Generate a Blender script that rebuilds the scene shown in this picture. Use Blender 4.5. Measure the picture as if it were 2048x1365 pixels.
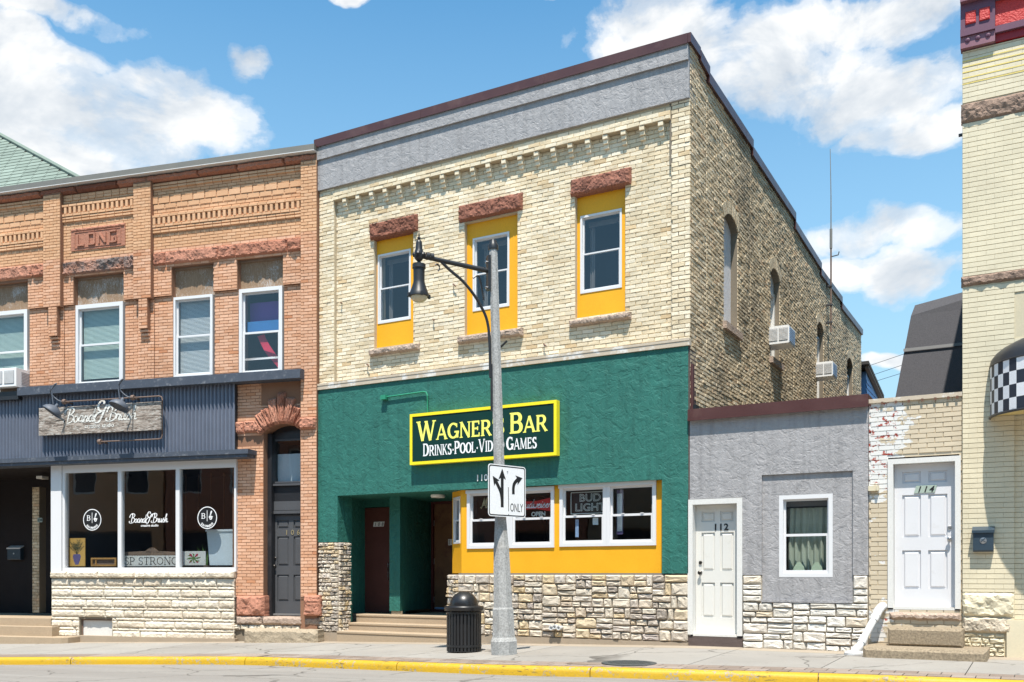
import bpy, bmesh, math, random
from mathutils import Matrix, Vector, noise as mnoise

for o in list(bpy.data.objects):
    bpy.data.objects.remove(o)
SC = bpy.context.scene
COL = SC.collection

# ------------------------------------------------------------------ camera
# The lens: level camera across the street, 33 mm, shifted up (verticals stay upright).
FPX, CXP, YV, WPX, HPX = 1901.0, 1024.0, 1148.0, 2048.0, 1365.0
TH = math.atan(1056 / 1901.0)          # how far the view is turned to the west of the facade's normal
DIST, CZ = 14.43, 1.20                 # metres from the bar's facade, eye height
cam = bpy.data.cameras.new('camera')
cam.sensor_width = 36.0
cam.lens = FPX / WPX * 36.0
cam.shift_x = 0.0
cam.shift_y = (YV - HPX / 2) / WPX
cam.clip_start, cam.clip_end = 0.1, 5000.0
camo = bpy.data.objects.new('camera', cam)
COL.objects.link(camo)
camo.location = (0, -DIST, CZ)
camo.rotation_euler = (math.radians(90), 0, TH)
SC.camera = camo

# ------------------------------------------------------------------ light
SUN_TO = Vector((0.45, -1.0, 2.60)).normalized()
SUN_EL = math.asin(SUN_TO.z)
SUN_AZ = math.atan2(SUN_TO.x, SUN_TO.y)
sun = bpy.data.lights.new('sun', 'SUN')
sun.energy, sun.angle, sun.color = 4.7, math.radians(0.53), (1.0, 0.935, 0.845)
suno = bpy.data.objects.new('sun', sun)
COL.objects.link(suno)
suno.rotation_euler = (-SUN_TO).to_track_quat('-Z', 'Y').to_euler()
suno.location = (10, -20, 40)

SC.view_settings.view_transform = 'Standard'
SC.view_settings.look = 'None'
SC.view_settings.exposure = 0.83
SC.view_settings.gamma = 1.0
SC.view_settings.use_curve_mapping = False
SC.render.engine = 'CYCLES'
SC.cycles.use_denoising = True
SC.cycles.max_bounces = 8
SC.cycles.transparent_max_bounces = 12

def px_dir(px, py):
    k = (px - CXP) / FPX
    return Vector((-math.sin(TH) + k * math.cos(TH), math.cos(TH) + k * math.sin(TH), (YV - py) / FPX)).normalized()

class Nodes:
    """small helper to write node trees"""
    def __init__(s, tree):
        s.t = tree
        tree.nodes.clear()
    def n(s, typ, **kw):
        nd = s.t.nodes.new(typ)
        for k, v in kw.items():
            setattr(nd, k, v)
        return nd
    def l(s, a, b):
        s.t.links.new(a, b)
    def put(s, sock, v):
        if hasattr(v, 'is_output') or isinstance(v, bpy.types.NodeSocket):
            s.l(v, sock)
        else:
            sock.default_value = v
    def math(s, op, a, b=None, c=None, clamp=False):
        nd = s.n('ShaderNodeMath', operation=op)
        nd.use_clamp = clamp
        for i, v in enumerate((a, b, c)):
            if v is not None:
                s.put(nd.inputs[i], v)
        return nd.outputs[0]
    def vmath(s, op, a, b=None):
        nd = s.n('ShaderNodeVectorMath', operation=op)
        s.put(nd.inputs[0], a)
        if b is not None:
            s.put(nd.inputs[1], b)
        return nd
    def noise(s, vec, scale, detail=4, rough=0.55, dist=0.0):
        nd = s.n('ShaderNodeTexNoise')
        s.put(nd.inputs['Vector'], vec)
        nd.inputs['Scale'].default_value = scale
        nd.inputs['Detail'].default_value = detail
        nd.inputs['Roughness'].default_value = rough
        nd.inputs['Distortion'].default_value = dist
        return nd.outputs['Fac']
    def ramp(s, fac, stops, interp='LINEAR'):
        nd = s.n('ShaderNodeValToRGB')
        nd.color_ramp.interpolation = interp
        els = nd.color_ramp.elements
        while len(els) < len(stops):
            els.new(0.5)
        for e, (p, c) in zip(els, stops):
            e.position = p
            e.color = (c, c, c, 1) if isinstance(c, (int, float)) else (c[0], c[1], c[2], 1)
        s.put(nd.inputs[0], fac)
        return nd.outputs[0]
    def mix(s, fac, a, b, typ='MIX'):
        nd = s.n('ShaderNodeMix', data_type='RGBA', blend_type=typ)
        s.put(nd.inputs[0], fac)
        for i, v in ((6, a), (7, b)):
            if isinstance(v, (tuple, list)):
                v = (v[0], v[1], v[2], 1)
            s.put(nd.inputs[i], v)
        return nd.outputs[2]

# ------------------------------------------------------------------ sky: clear blue with fair-weather cumulus
world = bpy.data.worlds.new('World')
SC.world = world
world.use_nodes = True
N = Nodes(world.node_tree)
tc = N.n('ShaderNodeTexCoord')
sky = N.n('ShaderNodeTexSky', sky_type='NISHITA')
sky.sun_disc = False
sky.sun_elevation, sky.sun_rotation = SUN_EL, SUN_AZ
sky.air_density, sky.dust_density, sky.ozone_density, sky.altitude = 1.0, 0.6, 1.6, 200
dirv = N.vmath('NORMALIZE', tc.outputs['Generated']).outputs[0]
sep = N.n('ShaderNodeSeparateXYZ')
N.l(dirv, sep.inputs[0])
az = N.math('ARCTAN2', sep.outputs[0], sep.outputs[1])
el = N.math('ARCSINE', sep.outputs[2])
cmb = N.n('ShaderNodeCombineXYZ')
N.l(az, cmb.inputs[0]); N.l(el, cmb.inputs[1])
ae = cmb.outputs[0]
CLOUDS = [(110, 215, 390, 140), (330, 215, 220, 105), (110, 320, 380, 70), (500, 130, 80, 44), (60, 90, 210, 60), (60, 0, 240, 40),
          (705, 8, 56, 18), (1160, -5, 60, 18),
          (1320, 75, 175, 95), (1230, 120, 90, 50), (1660, 45, 330, 80), (1720, 190, 290, 85), (1560, 150, 230, 95), (1850, 250, 170, 55),
          (1760, 452, 185, 62), (1830, 535, 140, 60), (1700, 545, 110, 45), (1780, 720, 75, 26)]
wob = N.n('ShaderNodeTexNoise'); N.l(ae, wob.inputs['Vector']); wob.inputs['Scale'].default_value = 9.0; wob.inputs['Detail'].default_value = 4
ae_w = N.vmath('ADD', ae, N.vmath('MULTIPLY', N.vmath('SUBTRACT', wob.outputs['Color'], (.5, .5, .5)).outputs[0], (.12, .08, 0)).outputs[0]).outputs[0]
mx = None
for (bx, by, rx, ry) in CLOUDS:
    d0 = px_dir(bx, by); d1 = px_dir(bx + rx, by); d2 = px_dir(bx, by - ry)
    a0, e0 = math.atan2(d0.x, d0.y), math.asin(d0.z)
    ra = abs(math.atan2(d1.x, d1.y) - a0); re = abs(math.asin(d2.z) - e0)
    q = N.vmath('MULTIPLY', N.vmath('SUBTRACT', ae_w, (a0, e0, 0)).outputs[0], (1 / ra, 1 / re, 0)).outputs[0]
    r2 = N.vmath('DOT_PRODUCT', q, q).outputs['Value']
    b = N.math('SUBTRACT', 1.0, r2)
    mx = b if mx is None else N.math('MAXIMUM', mx, b)
mx = N.math('MAXIMUM', mx, -1.3)
cv = N.vmath('MULTIPLY', ae, (1.0, 1.45, 1)).outputs[0]
big = N.noise(cv, 2.1, 2, 0.5)
fbm = N.noise(cv, 8.5, 7, 0.60, 0.35)
fine = N.noise(cv, 27.0, 6, 0.62, 0.2)
dens = N.math('ADD', N.math('ADD', N.math('MULTIPLY', mx, 1.15), 0.0), N.math('MULTIPLY', N.math('SUBTRACT', fbm, 0.5), 3.3))
dens = N.math('ADD', dens, N.math('MULTIPLY', N.math('SUBTRACT', fine, 0.5), 1.0))
dens = N.math('ADD', dens, N.math('MULTIPLY', N.math('SUBTRACT', big, 0.56), 0.6))
mask = N.ramp(dens, [(0.0, 0.0), (0.20, 0.16), (0.60, 0.70), (1.0, 0.97)], 'EASE')
# cloud light: bright where the vapour thins toward the sun, soft grey underneath
cv2 = N.vmath('ADD', cv, (0.03, 0.075, 0)).outputs[0]
up = N.noise(cv2, 8.5, 5, 0.60, 0.35)
lit = N.math('MULTIPLY', N.math('SUBTRACT', fbm, up), 2.2)
lit = N.math('ADD', lit, 0.62)
lit = N.math('SUBTRACT', lit, N.math('MULTIPLY', dens, 0.16))
ccol = N.ramp(lit, [(0.05, (2.9, 3.2, 3.55)), (0.42, (3.75, 3.95, 4.15)), (0.78, (5.0, 5.0, 4.95))])
skyc = N.mix(1.0, sky.outputs[0], (0.60, 1.03, 1.07), 'MULTIPLY')
haze_f = N.ramp(sep.outputs[2], [(0.0, 0.96), (0.14, 0.82), (0.30, 0.40), (0.52, 0.0)])
skyc = N.mix(haze_f, skyc, (2.5, 3.6, 4.3))
mask = N.math('MULTIPLY', mask, N.ramp(sep.outputs[2], [(0.0, 0.0), (0.12, 1.0)]))
wcol = N.mix(mask, skyc, ccol)
bg = N.n('ShaderNodeBackground')
bg.inputs['Strength'].default_value = 0.123
N.l(wcol, bg.inputs['Color'])
wo = N.n('ShaderNodeOutputWorld')
N.l(bg.outputs[0], wo.inputs['Surface'])

# ------------------------------------------------------------------ frames: vertical facade planes
class Frame:
    """u runs along a facade, y into the building, z up"""
    def __init__(s, ox, oy, ang):
        s.o, s.a = (ox, oy), ang
        s.d = (math.cos(ang), math.sin(ang)); s.nn = (-math.sin(ang), math.cos(ang))
        s.M = Matrix.Translation((ox, oy, 0)) @ Matrix.Rotation(ang, 4, 'Z')
    def at(s, px, py, off=0.0):
        k = (px - CXP) / FPX
        rx, ry = -math.sin(TH) + k * math.cos(TH), math.cos(TH) + k * math.sin(TH)
        cx, cy = -s.o[0], -DIST - s.o[1]
        t = (off - (cx * s.nn[0] + cy * s.nn[1])) / (rx * s.nn[0] + ry * s.nn[1])
        x, y = cx + rx * t, cy + ry * t
        return x * s.d[0] + y * s.d[1], CZ - (py - YV) / FPX * t
    def U(s, px, off=0.0):
        return s.at(px, 0, off)[0]
    def Z(s, px, py, off=0.0):
        return s.at(px, py, off)[1]
    def scale(s, u, y=0.0):
        w = s.M @ Vector((u, y, 0))
        t = -math.sin(TH) * w.x + math.cos(TH) * (w.y + DIST)
        return FPX / max(t, 0.1)
    def sub(s, u, y, ang):
        w = s.M @ Vector((u, y, 0))
        return Frame(w.x, w.y, s.a + ang)

WF = Frame(0, 0, 0)                       # the bar's street front and its neighbours to the east
U638 = WF.U(638)
OF = Frame(U638, 0, math.radians(13))     # the orange brick front: the street bends here
SF = Frame(WF.U(1380), 0, math.radians(90))   # the bar's east side wall, u = metres from the front

# ------------------------------------------------------------------ ground heights (the street climbs to the east)
GZ = [(-60, -2.0), (-30, -1.68), (-18.5, -1.45), (-12.34, -1.315), (-8, -1.20), (-4.81, -1.125), (0, -1.115), (12, -1.10), (60, -1.1)]
KY = [(-60, -14.9), (-22, -6.0), (-15.75, -4.51), (-13.55, -3.78), (-11.3, -3.22), (-8.96, -3.42), (-6.1, -3.60), (-4.7, -3.50), (-3.5, -3.27), (-1.8, -2.98), (-.15, -2.85), (8, -2.6), (60, -2.6)]
def lerp_tab(tab, x):
    if x <= tab[0][0]:
        return tab[0][1]
    for (x0, y0), (x1, y1) in zip(tab, tab[1:]):
        if x <= x1:
            f = (x - x0) / (x1 - x0)
            return y0 + (y1 - y0) * f
    return tab[-1][1]
def wall_y(x):
    return (x - U638) * math.tan(math.radians(13)) if x < U638 else 0.0
def kerb_y(x):
    return sum(lerp_tab(KY, x + d) for d in (-0.8, -0.4, 0, 0.4, 0.8)) / 5
def gz(x, y):
    return CZ + lerp_tab(GZ, x) - 0.016 * max(0.0, wall_y(x) - y)
# ------------------------------------------------------------------ objects
WM = {}
def _link(o, parent, W):
    COL.objects.link(o)
    if parent is not None:
        o.parent = parent
        o.matrix_basis = WM[parent.name].inverted() @ W
    else:
        o.matrix_basis = W
    WM[o.name] = W
def thing(name, label, cat, loc=(0, 0, 0), rz=0.0, group=None, fr=None):
    o = bpy.data.objects.new(name, None)
    o.empty_display_size = 0.2
    W = Matrix.Translation(loc) @ Matrix.Rotation(rz, 4, 'Z')
    if fr is not None:
        W = fr.M @ W
    _link(o, None, W)
    o['label'], o['category'] = label, cat
    if group:
        o['group'] = group
    return o
def tag(o, label, cat, group=None):
    o['label'], o['category'] = label, cat
    if group:
        o['group'] = group
    return o
def part(parent, name, mb, mat, fr=None, loc=None, smooth=False, kind=None, W=None, label=None):
    me = mb.mesh(name, smooth) if isinstance(mb, MB) else mb
    if mat is not None and not me.materials:
        me.materials.append(MAT[mat])
    o = bpy.data.objects.new(name, me)
    if W is None:
        W = fr.M.copy() if fr is not None else Matrix.Identity(4)
        if fr is None and parent is not None and fr is not WF and parent.type == 'EMPTY' and parent.get('local'):
            W = WM[parent.name].copy()
        if loc is not None:
            W = W @ Matrix.Translation(loc)
    _link(o, parent, W)
    if kind:
        o['kind'] = kind
    if label:
        o['label'] = label
    return o

class MB:
    """collects vertices and faces of one mesh"""
    def __init__(s):
        s.v, s.f, s.t = [], [], []
    def add(s, vs, fs, tint=0.5):
        b = len(s.v)
        s.v += [tuple(p) for p in vs]
        s.t += [tint] * len(vs)
        s.f += [tuple(i + b for i in f) for f in fs]
        return s
    def box(s, x0, x1, y0, y1, z0, z1, tint=0.5):
        if x0 > x1: x0, x1 = x1, x0
        if y0 > y1: y0, y1 = y1, y0
        if z0 > z1: z0, z1 = z1, z0
        return s.add([(x0, y0, z0), (x1, y0, z0), (x1, y1, z0), (x0, y1, z0), (x0, y0, z1), (x1, y0, z1), (x1, y1, z1), (x0, y1, z1)],
                     [(0, 3, 2, 1), (4, 5, 6, 7), (0, 1, 5, 4), (1, 2, 6, 5), (2, 3, 7, 6), (3, 0, 4, 7)], tint)
    def cbox(s, x0, x1, y0, y1, z0, z1, c=0.01, tint=0.5):
        """box with chamfered edges on its front (y0) face"""
        return s.add([(x0, y0 + c, z0), (x1, y0 + c, z0), (x1, y0 + c, z1), (x0, y0 + c, z1),
                      (x0 + c, y0, z0 + c), (x1 - c, y0, z0 + c), (x1 - c, y0, z1 - c), (x0 + c, y0, z1 - c),
                      (x0, y1, z0), (x1, y1, z0), (x1, y1, z1), (x0, y1, z1)],
                     [(4, 5, 6, 7), (0, 1, 5, 4), (1, 2, 6, 5), (2, 3, 7, 6), (3, 0, 4, 7),
                      (0, 8, 9, 1), (1, 9, 10, 2), (2, 10, 11, 3), (3, 11, 8, 0), (8, 11, 10, 9)], tint)
    def prism(s, poly, y0, y1, tint=0.5):
        n = len(poly)
        vs = [(p[0], y0, p[1]) for p in poly] + [(p[0], y1, p[1]) for p in poly]
        fs = [tuple(range(n)), tuple(range(2 * n - 1, n - 1, -1))] + [(i, i + n, (i + 1) % n + n, (i + 1) % n) for i in range(n)]
        return s.add(vs, fs, tint)
    def prism_z(s, poly, z0, z1, tint=0.5):
        n = len(poly)
        vs = [(p[0], p[1], z0) for p in poly] + [(p[0], p[1], z1) for p in poly]
        fs = [tuple(range(n)), tuple(range(2 * n - 1, n - 1, -1))] + [(i, i + n, (i + 1) % n + n, (i + 1) % n) for i in range(n)]
        return s.add(vs, fs, tint)
    def prism_x(s, poly, x0, x1, tint=0.5):
        n = len(poly)
        vs = [(x0, p[0], p[1]) for p in poly] + [(x1, p[0], p[1]) for p in poly]
        fs = [tuple(range(n)), tuple(range(2 * n - 1, n - 1, -1))] + [(i, i + n, (i + 1) % n + n, (i + 1) % n) for i in range(n)]
        return s.add(vs, fs, tint)
    def frame(s, u0, u1, z0, z1, w, y0, y1, wb=None, wt=None):
        """rectangular picture-frame: sides, then head and sill between them"""
        wb = w if wb is None else wb
        wt = w if wt is None else wt
        s.box(u0, u0 + w, y0, y1, z0, z1); s.box(u1 - w, u1, y0, y1, z0, z1)
        s.box(u0 + w, u1 - w, y0 + .001, y1, z0, z0 + wb); s.box(u0 + w, u1 - w, y0 + .001, y1, z1 - wt, z1)
        return s
    def tube(s, pts, r, n=8, caps=True):
        pts = [Vector(p) for p in pts]
        rs = r if isinstance(r, (list, tuple)) else [r] * len(pts)
        rings = []
        ref = None
        for i, p in enumerate(pts):
            a = pts[max(i - 1, 0)]; b = pts[min(i + 1, len(pts) - 1)]
            t = (b - a).normalized()
            if ref is None:
                ref = Vector((0, 0, 1)) if abs(t.z) < 0.9 else Vector((1, 0, 0))
            x = ref.cross(t)
            if x.length < 1e-5:
                x = Vector((0, 1, 0)).cross(t)
            x.normalize(); y = t.cross(x); ref = y.copy() if False else ref
            rings.append([p + (x * math.cos(2 * math.pi * k / n) + y * math.sin(2 * math.pi * k / n)) * rs[i] for k in range(n)])
        vs = [q for rg in rings for q in rg]
        fs = []
        for i in range(len(pts) - 1):
            for k in range(n):
                fs.append((i * n + k, i * n + (k + 1) % n, (i + 1) * n + (k + 1) % n, (i + 1) * n + k))
        if caps:
            fs.append(tuple(range(n - 1, -1, -1))); fs.append(tuple((len(pts) - 1) * n + k for k in range(n)))
        return s.add(vs, fs)
    def lathe(s, prof, c=(0, 0, 0), n=24, rot=0.0, M=None):
        vs, fs = [], []
        for (r, z) in prof:
            for k in range(n):
                a = rot + 2 * math.pi * k / n
                p = Vector((r * math.cos(a), r * math.sin(a), z))
                if M is not None:
                    p = M @ p
                vs.append((p.x + c[0], p.y + c[1], p.z + c[2]))
        m = len(prof)
        for i in range(m - 1):
            for k in range(n):
                fs.append((i * n + k, i * n + (k + 1) % n, (i + 1) * n + (k + 1) % n, (i + 1) * n + k))
        fs.append(tuple(range(n - 1, -1, -1))); fs.append(tuple((m - 1) * n + k for k in range(n)))
        return s.add(vs, fs)
    def mesh(s, name, smooth=False):
        me = bpy.data.meshes.new(name)
        me.from_pydata(s.v, [], s.f)
        bm = bmesh.new(); bm.from_mesh(me)
        bmesh.ops.recalc_face_normals(bm, faces=bm.faces)
        bm.to_mesh(me); bm.free()
        if smooth:
            me.polygons.foreach_set('use_smooth', [True] * len(me.polygons))
            try:
                me.set_sharp_from_angle(angle=math.radians(38))
            except Exception:
                pass
        at = me.attributes.new('tint', 'FLOAT', 'POINT')
        if len(s.t) == len(me.vertices):
            at.data.foreach_set('value', s.t)
        me.update()
        return me

def wall_holes(mb, u0, u1, z0, z1, y0, y1, holes):
    """a wall slab with rectangular openings"""
    us = sorted({u0, u1} | {min(max(h[i], u0), u1) for h in holes for i in (0, 1)})
    zs = sorted({z0, z1} | {min(max(h[i], z0), z1) for h in holes for i in (2, 3)})
    idx = {}
    vs, fs = [], []
    def vid(i, j, k):
        key = (i, j, k)
        if key not in idx:
            idx[key] = len(vs)
            vs.append((us[i], (y0, y1)[k], zs[j]))
        return idx[key]
    def solid(i, j):
        if i < 0 or j < 0 or i >= len(us) - 1 or j >= len(zs) - 1:
            return False
        cu, cz = (us[i] + us[i + 1]) / 2, (zs[j] + zs[j + 1]) / 2
        return not any(h[0] < cu < h[1] and h[2] < cz < h[3] for h in holes)
    for i in range(len(us) - 1):
        for j in range(len(zs) - 1):
            if not solid(i, j):
                continue
            fs.append((vid(i, j, 0), vid(i + 1, j, 0), vid(i + 1, j + 1, 0), vid(i, j + 1, 0)))
            fs.append((vid(i, j, 1), vid(i, j + 1, 1), vid(i + 1, j + 1, 1), vid(i + 1, j, 1)))
            if not solid(i - 1, j): fs.append((vid(i, j, 0), vid(i, j + 1, 0), vid(i, j + 1, 1), vid(i, j, 1)))
            if not solid(i + 1, j): fs.append((vid(i + 1, j, 0), vid(i + 1, j, 1), vid(i + 1, j + 1, 1), vid(i + 1, j + 1, 0)))
            if not solid(i, j - 1): fs.append((vid(i, j, 0), vid(i, j, 1), vid(i + 1, j, 1), vid(i + 1, j, 0)))
            if not solid(i, j + 1): fs.append((vid(i, j + 1, 0), vid(i + 1, j + 1, 0), vid(i + 1, j + 1, 1), vid(i, j + 1, 1)))
    mb.add(vs, fs)
    return mb

# ------------------------------------------------------------------ masonry
class Brick:
    __slots__ = ('fr', 'u0', 'u1', 'z0', 'z1', 'y', 'd')
def lay(out, fr, u0, u1, z0, z1, y, d, ch, bl, jt, holes=(), phase=0, rng=random, zbase=None, bond=0.5, jv=None):
    """running-bond bricks on plane y (bricks stand d proud of it), cut at the openings"""
    zb = z0 if zbase is None else zbase
    jv = jt if jv is None else jv
    k0 = int(math.floor((z0 - zb) / ch + 1e-6))
    k = k0
    while zb + k * ch < z1 - 0.012:
        za, zc = max(zb + k * ch, z0), min(zb + (k + 1) * ch, z1)
        k += 1
        if zc - za < 0.02:
            continue
        segs = [(u0, u1)]
        for h in holes:
            if h[2] < zc - 0.01 and h[3] > za + 0.01:
                ns = []
                for a, b in segs:
                    if h[1] <= a or h[0] >= b:
                        ns.append((a, b))
                    else:
                        if h[0] > a: ns.append((a, h[0]))
                        if h[1] < b: ns.append((h[1], b))
                segs = ns
        off = (((k + phase) % 2) * bond) * bl + rng.uniform(-.006, .006)
        for a, b in segs:
            i = math.floor((a - off) / bl)
            x = off + i * bl
            while x < b:
                p, q = max(x, a), min(x + bl, b)
                if q - p > 0.03:
                    if q < b and b - q < 0.035: q = b
                    bk = Brick()
                    bk.fr, bk.u0, bk.u1, bk.z0, bk.z1, bk.y, bk.d = fr, p + jv / 2, q - jv / 2, za + jt / 2, zc - jt / 2, y, d
                    out.append(bk)
                    if q == b: break
                x += bl
    return out
def brick_mesh_into(mb, w, h, d, rng, o=(0, 0, 0), rough=0.002, ch=0.004, tint=0.5):
    j = lambda a: rng.uniform(-a, a)
    x, y, z = o
    e = ch
    t = d + j(rough)
    vs = [(x + j(rough), y, z + j(rough)), (x + w + j(rough), y, z + j(rough)), (x + w + j(rough), y, z + h + j(rough)), (x + j(rough), y, z + h + j(rough)),
          (x + e + j(rough), y - t + j(rough * .6), z + e + j(rough)), (x + w - e + j(rough), y - t + j(rough * .6), z + e + j(rough)),
          (x + w - e + j(rough), y - t + j(rough * .6), z + h - e + j(rough)), (x + e + j(rough), y - t + j(rough * .6), z + h - e + j(rough))]
    mb.add(vs, [(4, 5, 6, 7), (0, 1, 5, 4), (1, 2, 6, 5), (2, 3, 7, 6), (3, 0, 4, 7)], tint)
def set_bricks(root, bricks, mat, seed, n_parts=300, rough=0.002, ch=0.004, name='brick'):
    rng = random.Random(seed)
    def area(b):
        s = b.fr.scale((b.u0 + b.u1) / 2)
        k = abs(math.cos(TH - b.fr.a))
        return (b.u1 - b.u0) * (b.z1 - b.z0) * s * s * (k + 0.3) * rng.uniform(.97, 1.03)
    order = sorted(bricks, key=area, reverse=True)
    shared = {}
    for b in order[:n_parts]:
        w, h = b.u1 - b.u0, b.z1 - b.z0
        key = (round(w, 2), round(h, 2), round(b.d, 3), rng.randrange(10))
        if key not in shared:
            m = MB(); brick_mesh_into(m, w, h, b.d, rng, rough=rough, ch=ch, tint=rng.random())
            me = m.mesh(name); me.materials.append(MAT[mat]); shared[key] = me
        part(root, name, shared[key], mat, fr=b.fr, loc=(b.u0, b.y, b.z0))
    groups = {}
    for b in order[n_parts:]:
        groups.setdefault(id(b.fr), []).append(b)
    if groups:
        m = MB(); base = order[0].fr
        inv = base.M.inverted()
        for g in groups.values():
            T = inv @ g[0].fr.M
            for b in g:
                s0 = len(m.v)
                brick_mesh_into(m, b.u1 - b.u0, b.z1 - b.z0, b.d, rng, (b.u0, b.y, b.z0), rough, ch, rng.random())
                if g[0].fr is not base:
                    for i in range(s0, len(m.v)):
                        m.v[i] = tuple(T @ Vector(m.v[i]))
        part(root, 'brick_courses', m, mat, fr=base, kind='stuff')

def rock_mesh(w, h, d, seed, amp=0.03, cell=0.03, margin=0.012, back=0.05, tint=0.5, scale=9.0, taper=0.0):
    """rock-faced block: flat back, broken front. origin at its lower left on the wall plane, proud towards -y"""
    nx, nz = max(3, int(w / cell)), max(3, int(h / cell))
    rng = random.Random(seed)
    off = Vector((rng.uniform(0, 90), rng.uniform(0, 90), rng.uniform(0, 90)))
    m = MB(); vs, fs = [], []
    for j in range(nz + 1):
        for i in range(nx + 1):
            fx, fz = i / nx, j / nz
            x, z = fx * w, fz * h
            edge = min(x, w - x, z, h - z)
            if 0 < i < nx and 0 < j < nz:
                x += rng.uniform(-.35, .35) * w / nx; z += rng.uniform(-.35, .35) * h / nz
            e = min(1.0, edge / max(margin * 2.5, 1e-4))
            p = Vector((x * scale, 0.0, z * scale)) + off
            nv = mnoise.noise(p) * .6 + abs(mnoise.noise(p * 2.3)) * .55 + mnoise.noise(p * 4.7) * .2
            yy = -(d * (0.25 + 0.75 * e) + amp * nv * (0.25 + .75 * e))
            if edge == 0:
                x += rng.uniform(-.004, .004); z += rng.uniform(-.004, .004)
            vs.append((x, yy, z))
    W1 = nx + 1
    for j in range(nz):
        for i in range(nx):
            a, b, c, dd = j * W1 + i, j * W1 + i + 1, (j + 1) * W1 + i + 1, (j + 1) * W1 + i
            if (i + j) % 2:
                fs += [(a, b, c), (a, c, dd)]
            else:
                fs += [(a, b, dd), (b, c, dd)]
    ring = [i for i in range(nx + 1)] + [j * W1 + nx for j in range(1, nz + 1)] + [nz * W1 + i for i in range(nx - 1, -1, -1)] + [j * W1 for j in range(nz - 1, 0, -1)]
    b0 = len(vs)
    for r in ring:
        vs.append((vs[r][0], back, vs[r][2]))
    n = len(ring)
    for k in range(n):
        fs.append((ring[k], b0 + k, b0 + (k + 1) % n, ring[(k + 1) % n]))
    m.add(vs, fs, tint)
    return m

def field_stones(x0, x1, z0, z1, rng, wmin=.14, wmax=.42, hmin=.055, hmax=.20):
    """irregular ashlar: cut a rectangle into uneven stones"""
    out, todo = [], [(x0, x1, z0, z1)]
    while todo:
        a, b, c, d = todo.pop()
        w, h = b - a, d - c
        mw = rng.uniform(wmin * 1.25, wmax); mh = rng.uniform(hmin * 1.5, hmax)
        cut_h = h > mh and h > 2 * hmin
        cut_w = w > max(mw, 0.9 * h) and w > 2 * wmin * .8
        if cut_h and cut_w:
            if h / w > 0.40: cut_w = False
            else: cut_h = False
        if cut_h:
            f = rng.uniform(.32, .68); m = c + max(hmin, min(h - hmin, h * f))
            todo += [(a, b, c, m), (a, b, m, d)]
        elif cut_w:
            f = rng.uniform(.3, .7); m = a + max(wmin * .6, min(w - wmin * .6, w * f))
            todo += [(a, m, c, d), (m, b, c, d)]
        else:
            out.append((a, b, c, d))
    return out
def stone_mesh(w, h, rng, d=0.05, jt=0.011, tint=0.5, rough=1.0):
    """one veneer stone, about 40 triangles, pillowed and chipped. origin at its centre"""
    m = MB(); hw, hh = w / 2 - jt / 2, h / 2 - jt / 2
    c = min(hw, hh) * rng.uniform(.12, .45)
    ring = []
    for sx, sz in ((-1, -1), (1, -1), (1, 1), (-1, 1)):
        c1 = c * rng.uniform(.3, 1.3); c2 = c * rng.uniform(.3, 1.3)
        p, q = (sx * (hw - c1), sz * hh), (sx * hw, sz * (hh - c2))
        ring += [p, q] if sx * sz < 0 else [q, p]
    # order: build counter-clockwise by angle, with mid points on the long edges
    ring += [(rng.uniform(-.3, .3) * hw, hh * rng.uniform(.93, 1.0)), (rng.uniform(-.3, .3) * hw, -hh * rng.uniform(.93, 1.0))]
    ring.sort(key=lambda p: math.atan2(p[1] / hh, p[0] / hw))
    n = len(ring)
    j = lambda a: rng.uniform(-a, a)
    e = min(.016, hh * .3)
    o1 = [(x, 0.03, z) for x, z in ring]
    o2 = [(x, -d * .55 + j(.006) * rough, z) for x, z in ring]
    o3 = [(x * (1 - e / hw) + j(.003), -d + j(.009) * rough, z * (1 - e / hh) + j(.003)) for x, z in ring]
    o4 = [(x * .5 + j(.15 * hw), -d + j(.013) * rough - .004, z * .5 + j(.15 * hh)) for x, z in ring[::2]]
    vs = o1 + o2 + o3 + o4 + [(j(.2 * hw), -d + j(.012) * rough, j(.2 * hh))]
    fs = []
    for k in range(n):
        q = (k + 1) % n
        fs += [(k, q, n + q, n + k), (n + k, n + q, 2 * n + q, 2 * n + k)]
    h2 = n // 2; b4 = 3 * n; cen = 3 * n + h2
    for k in range(h2):
        a, b, cc = 2 * n + 2 * k, 2 * n + (2 * k + 1) % n, 2 * n + (2 * k + 2) % n
        p, q = b4 + k, b4 + (k + 1) % h2
        fs += [(a, b, p), (b, q, p), (b, cc, q), (p, q, cen)]
    m.add(vs, fs, tint)
    return m

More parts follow.
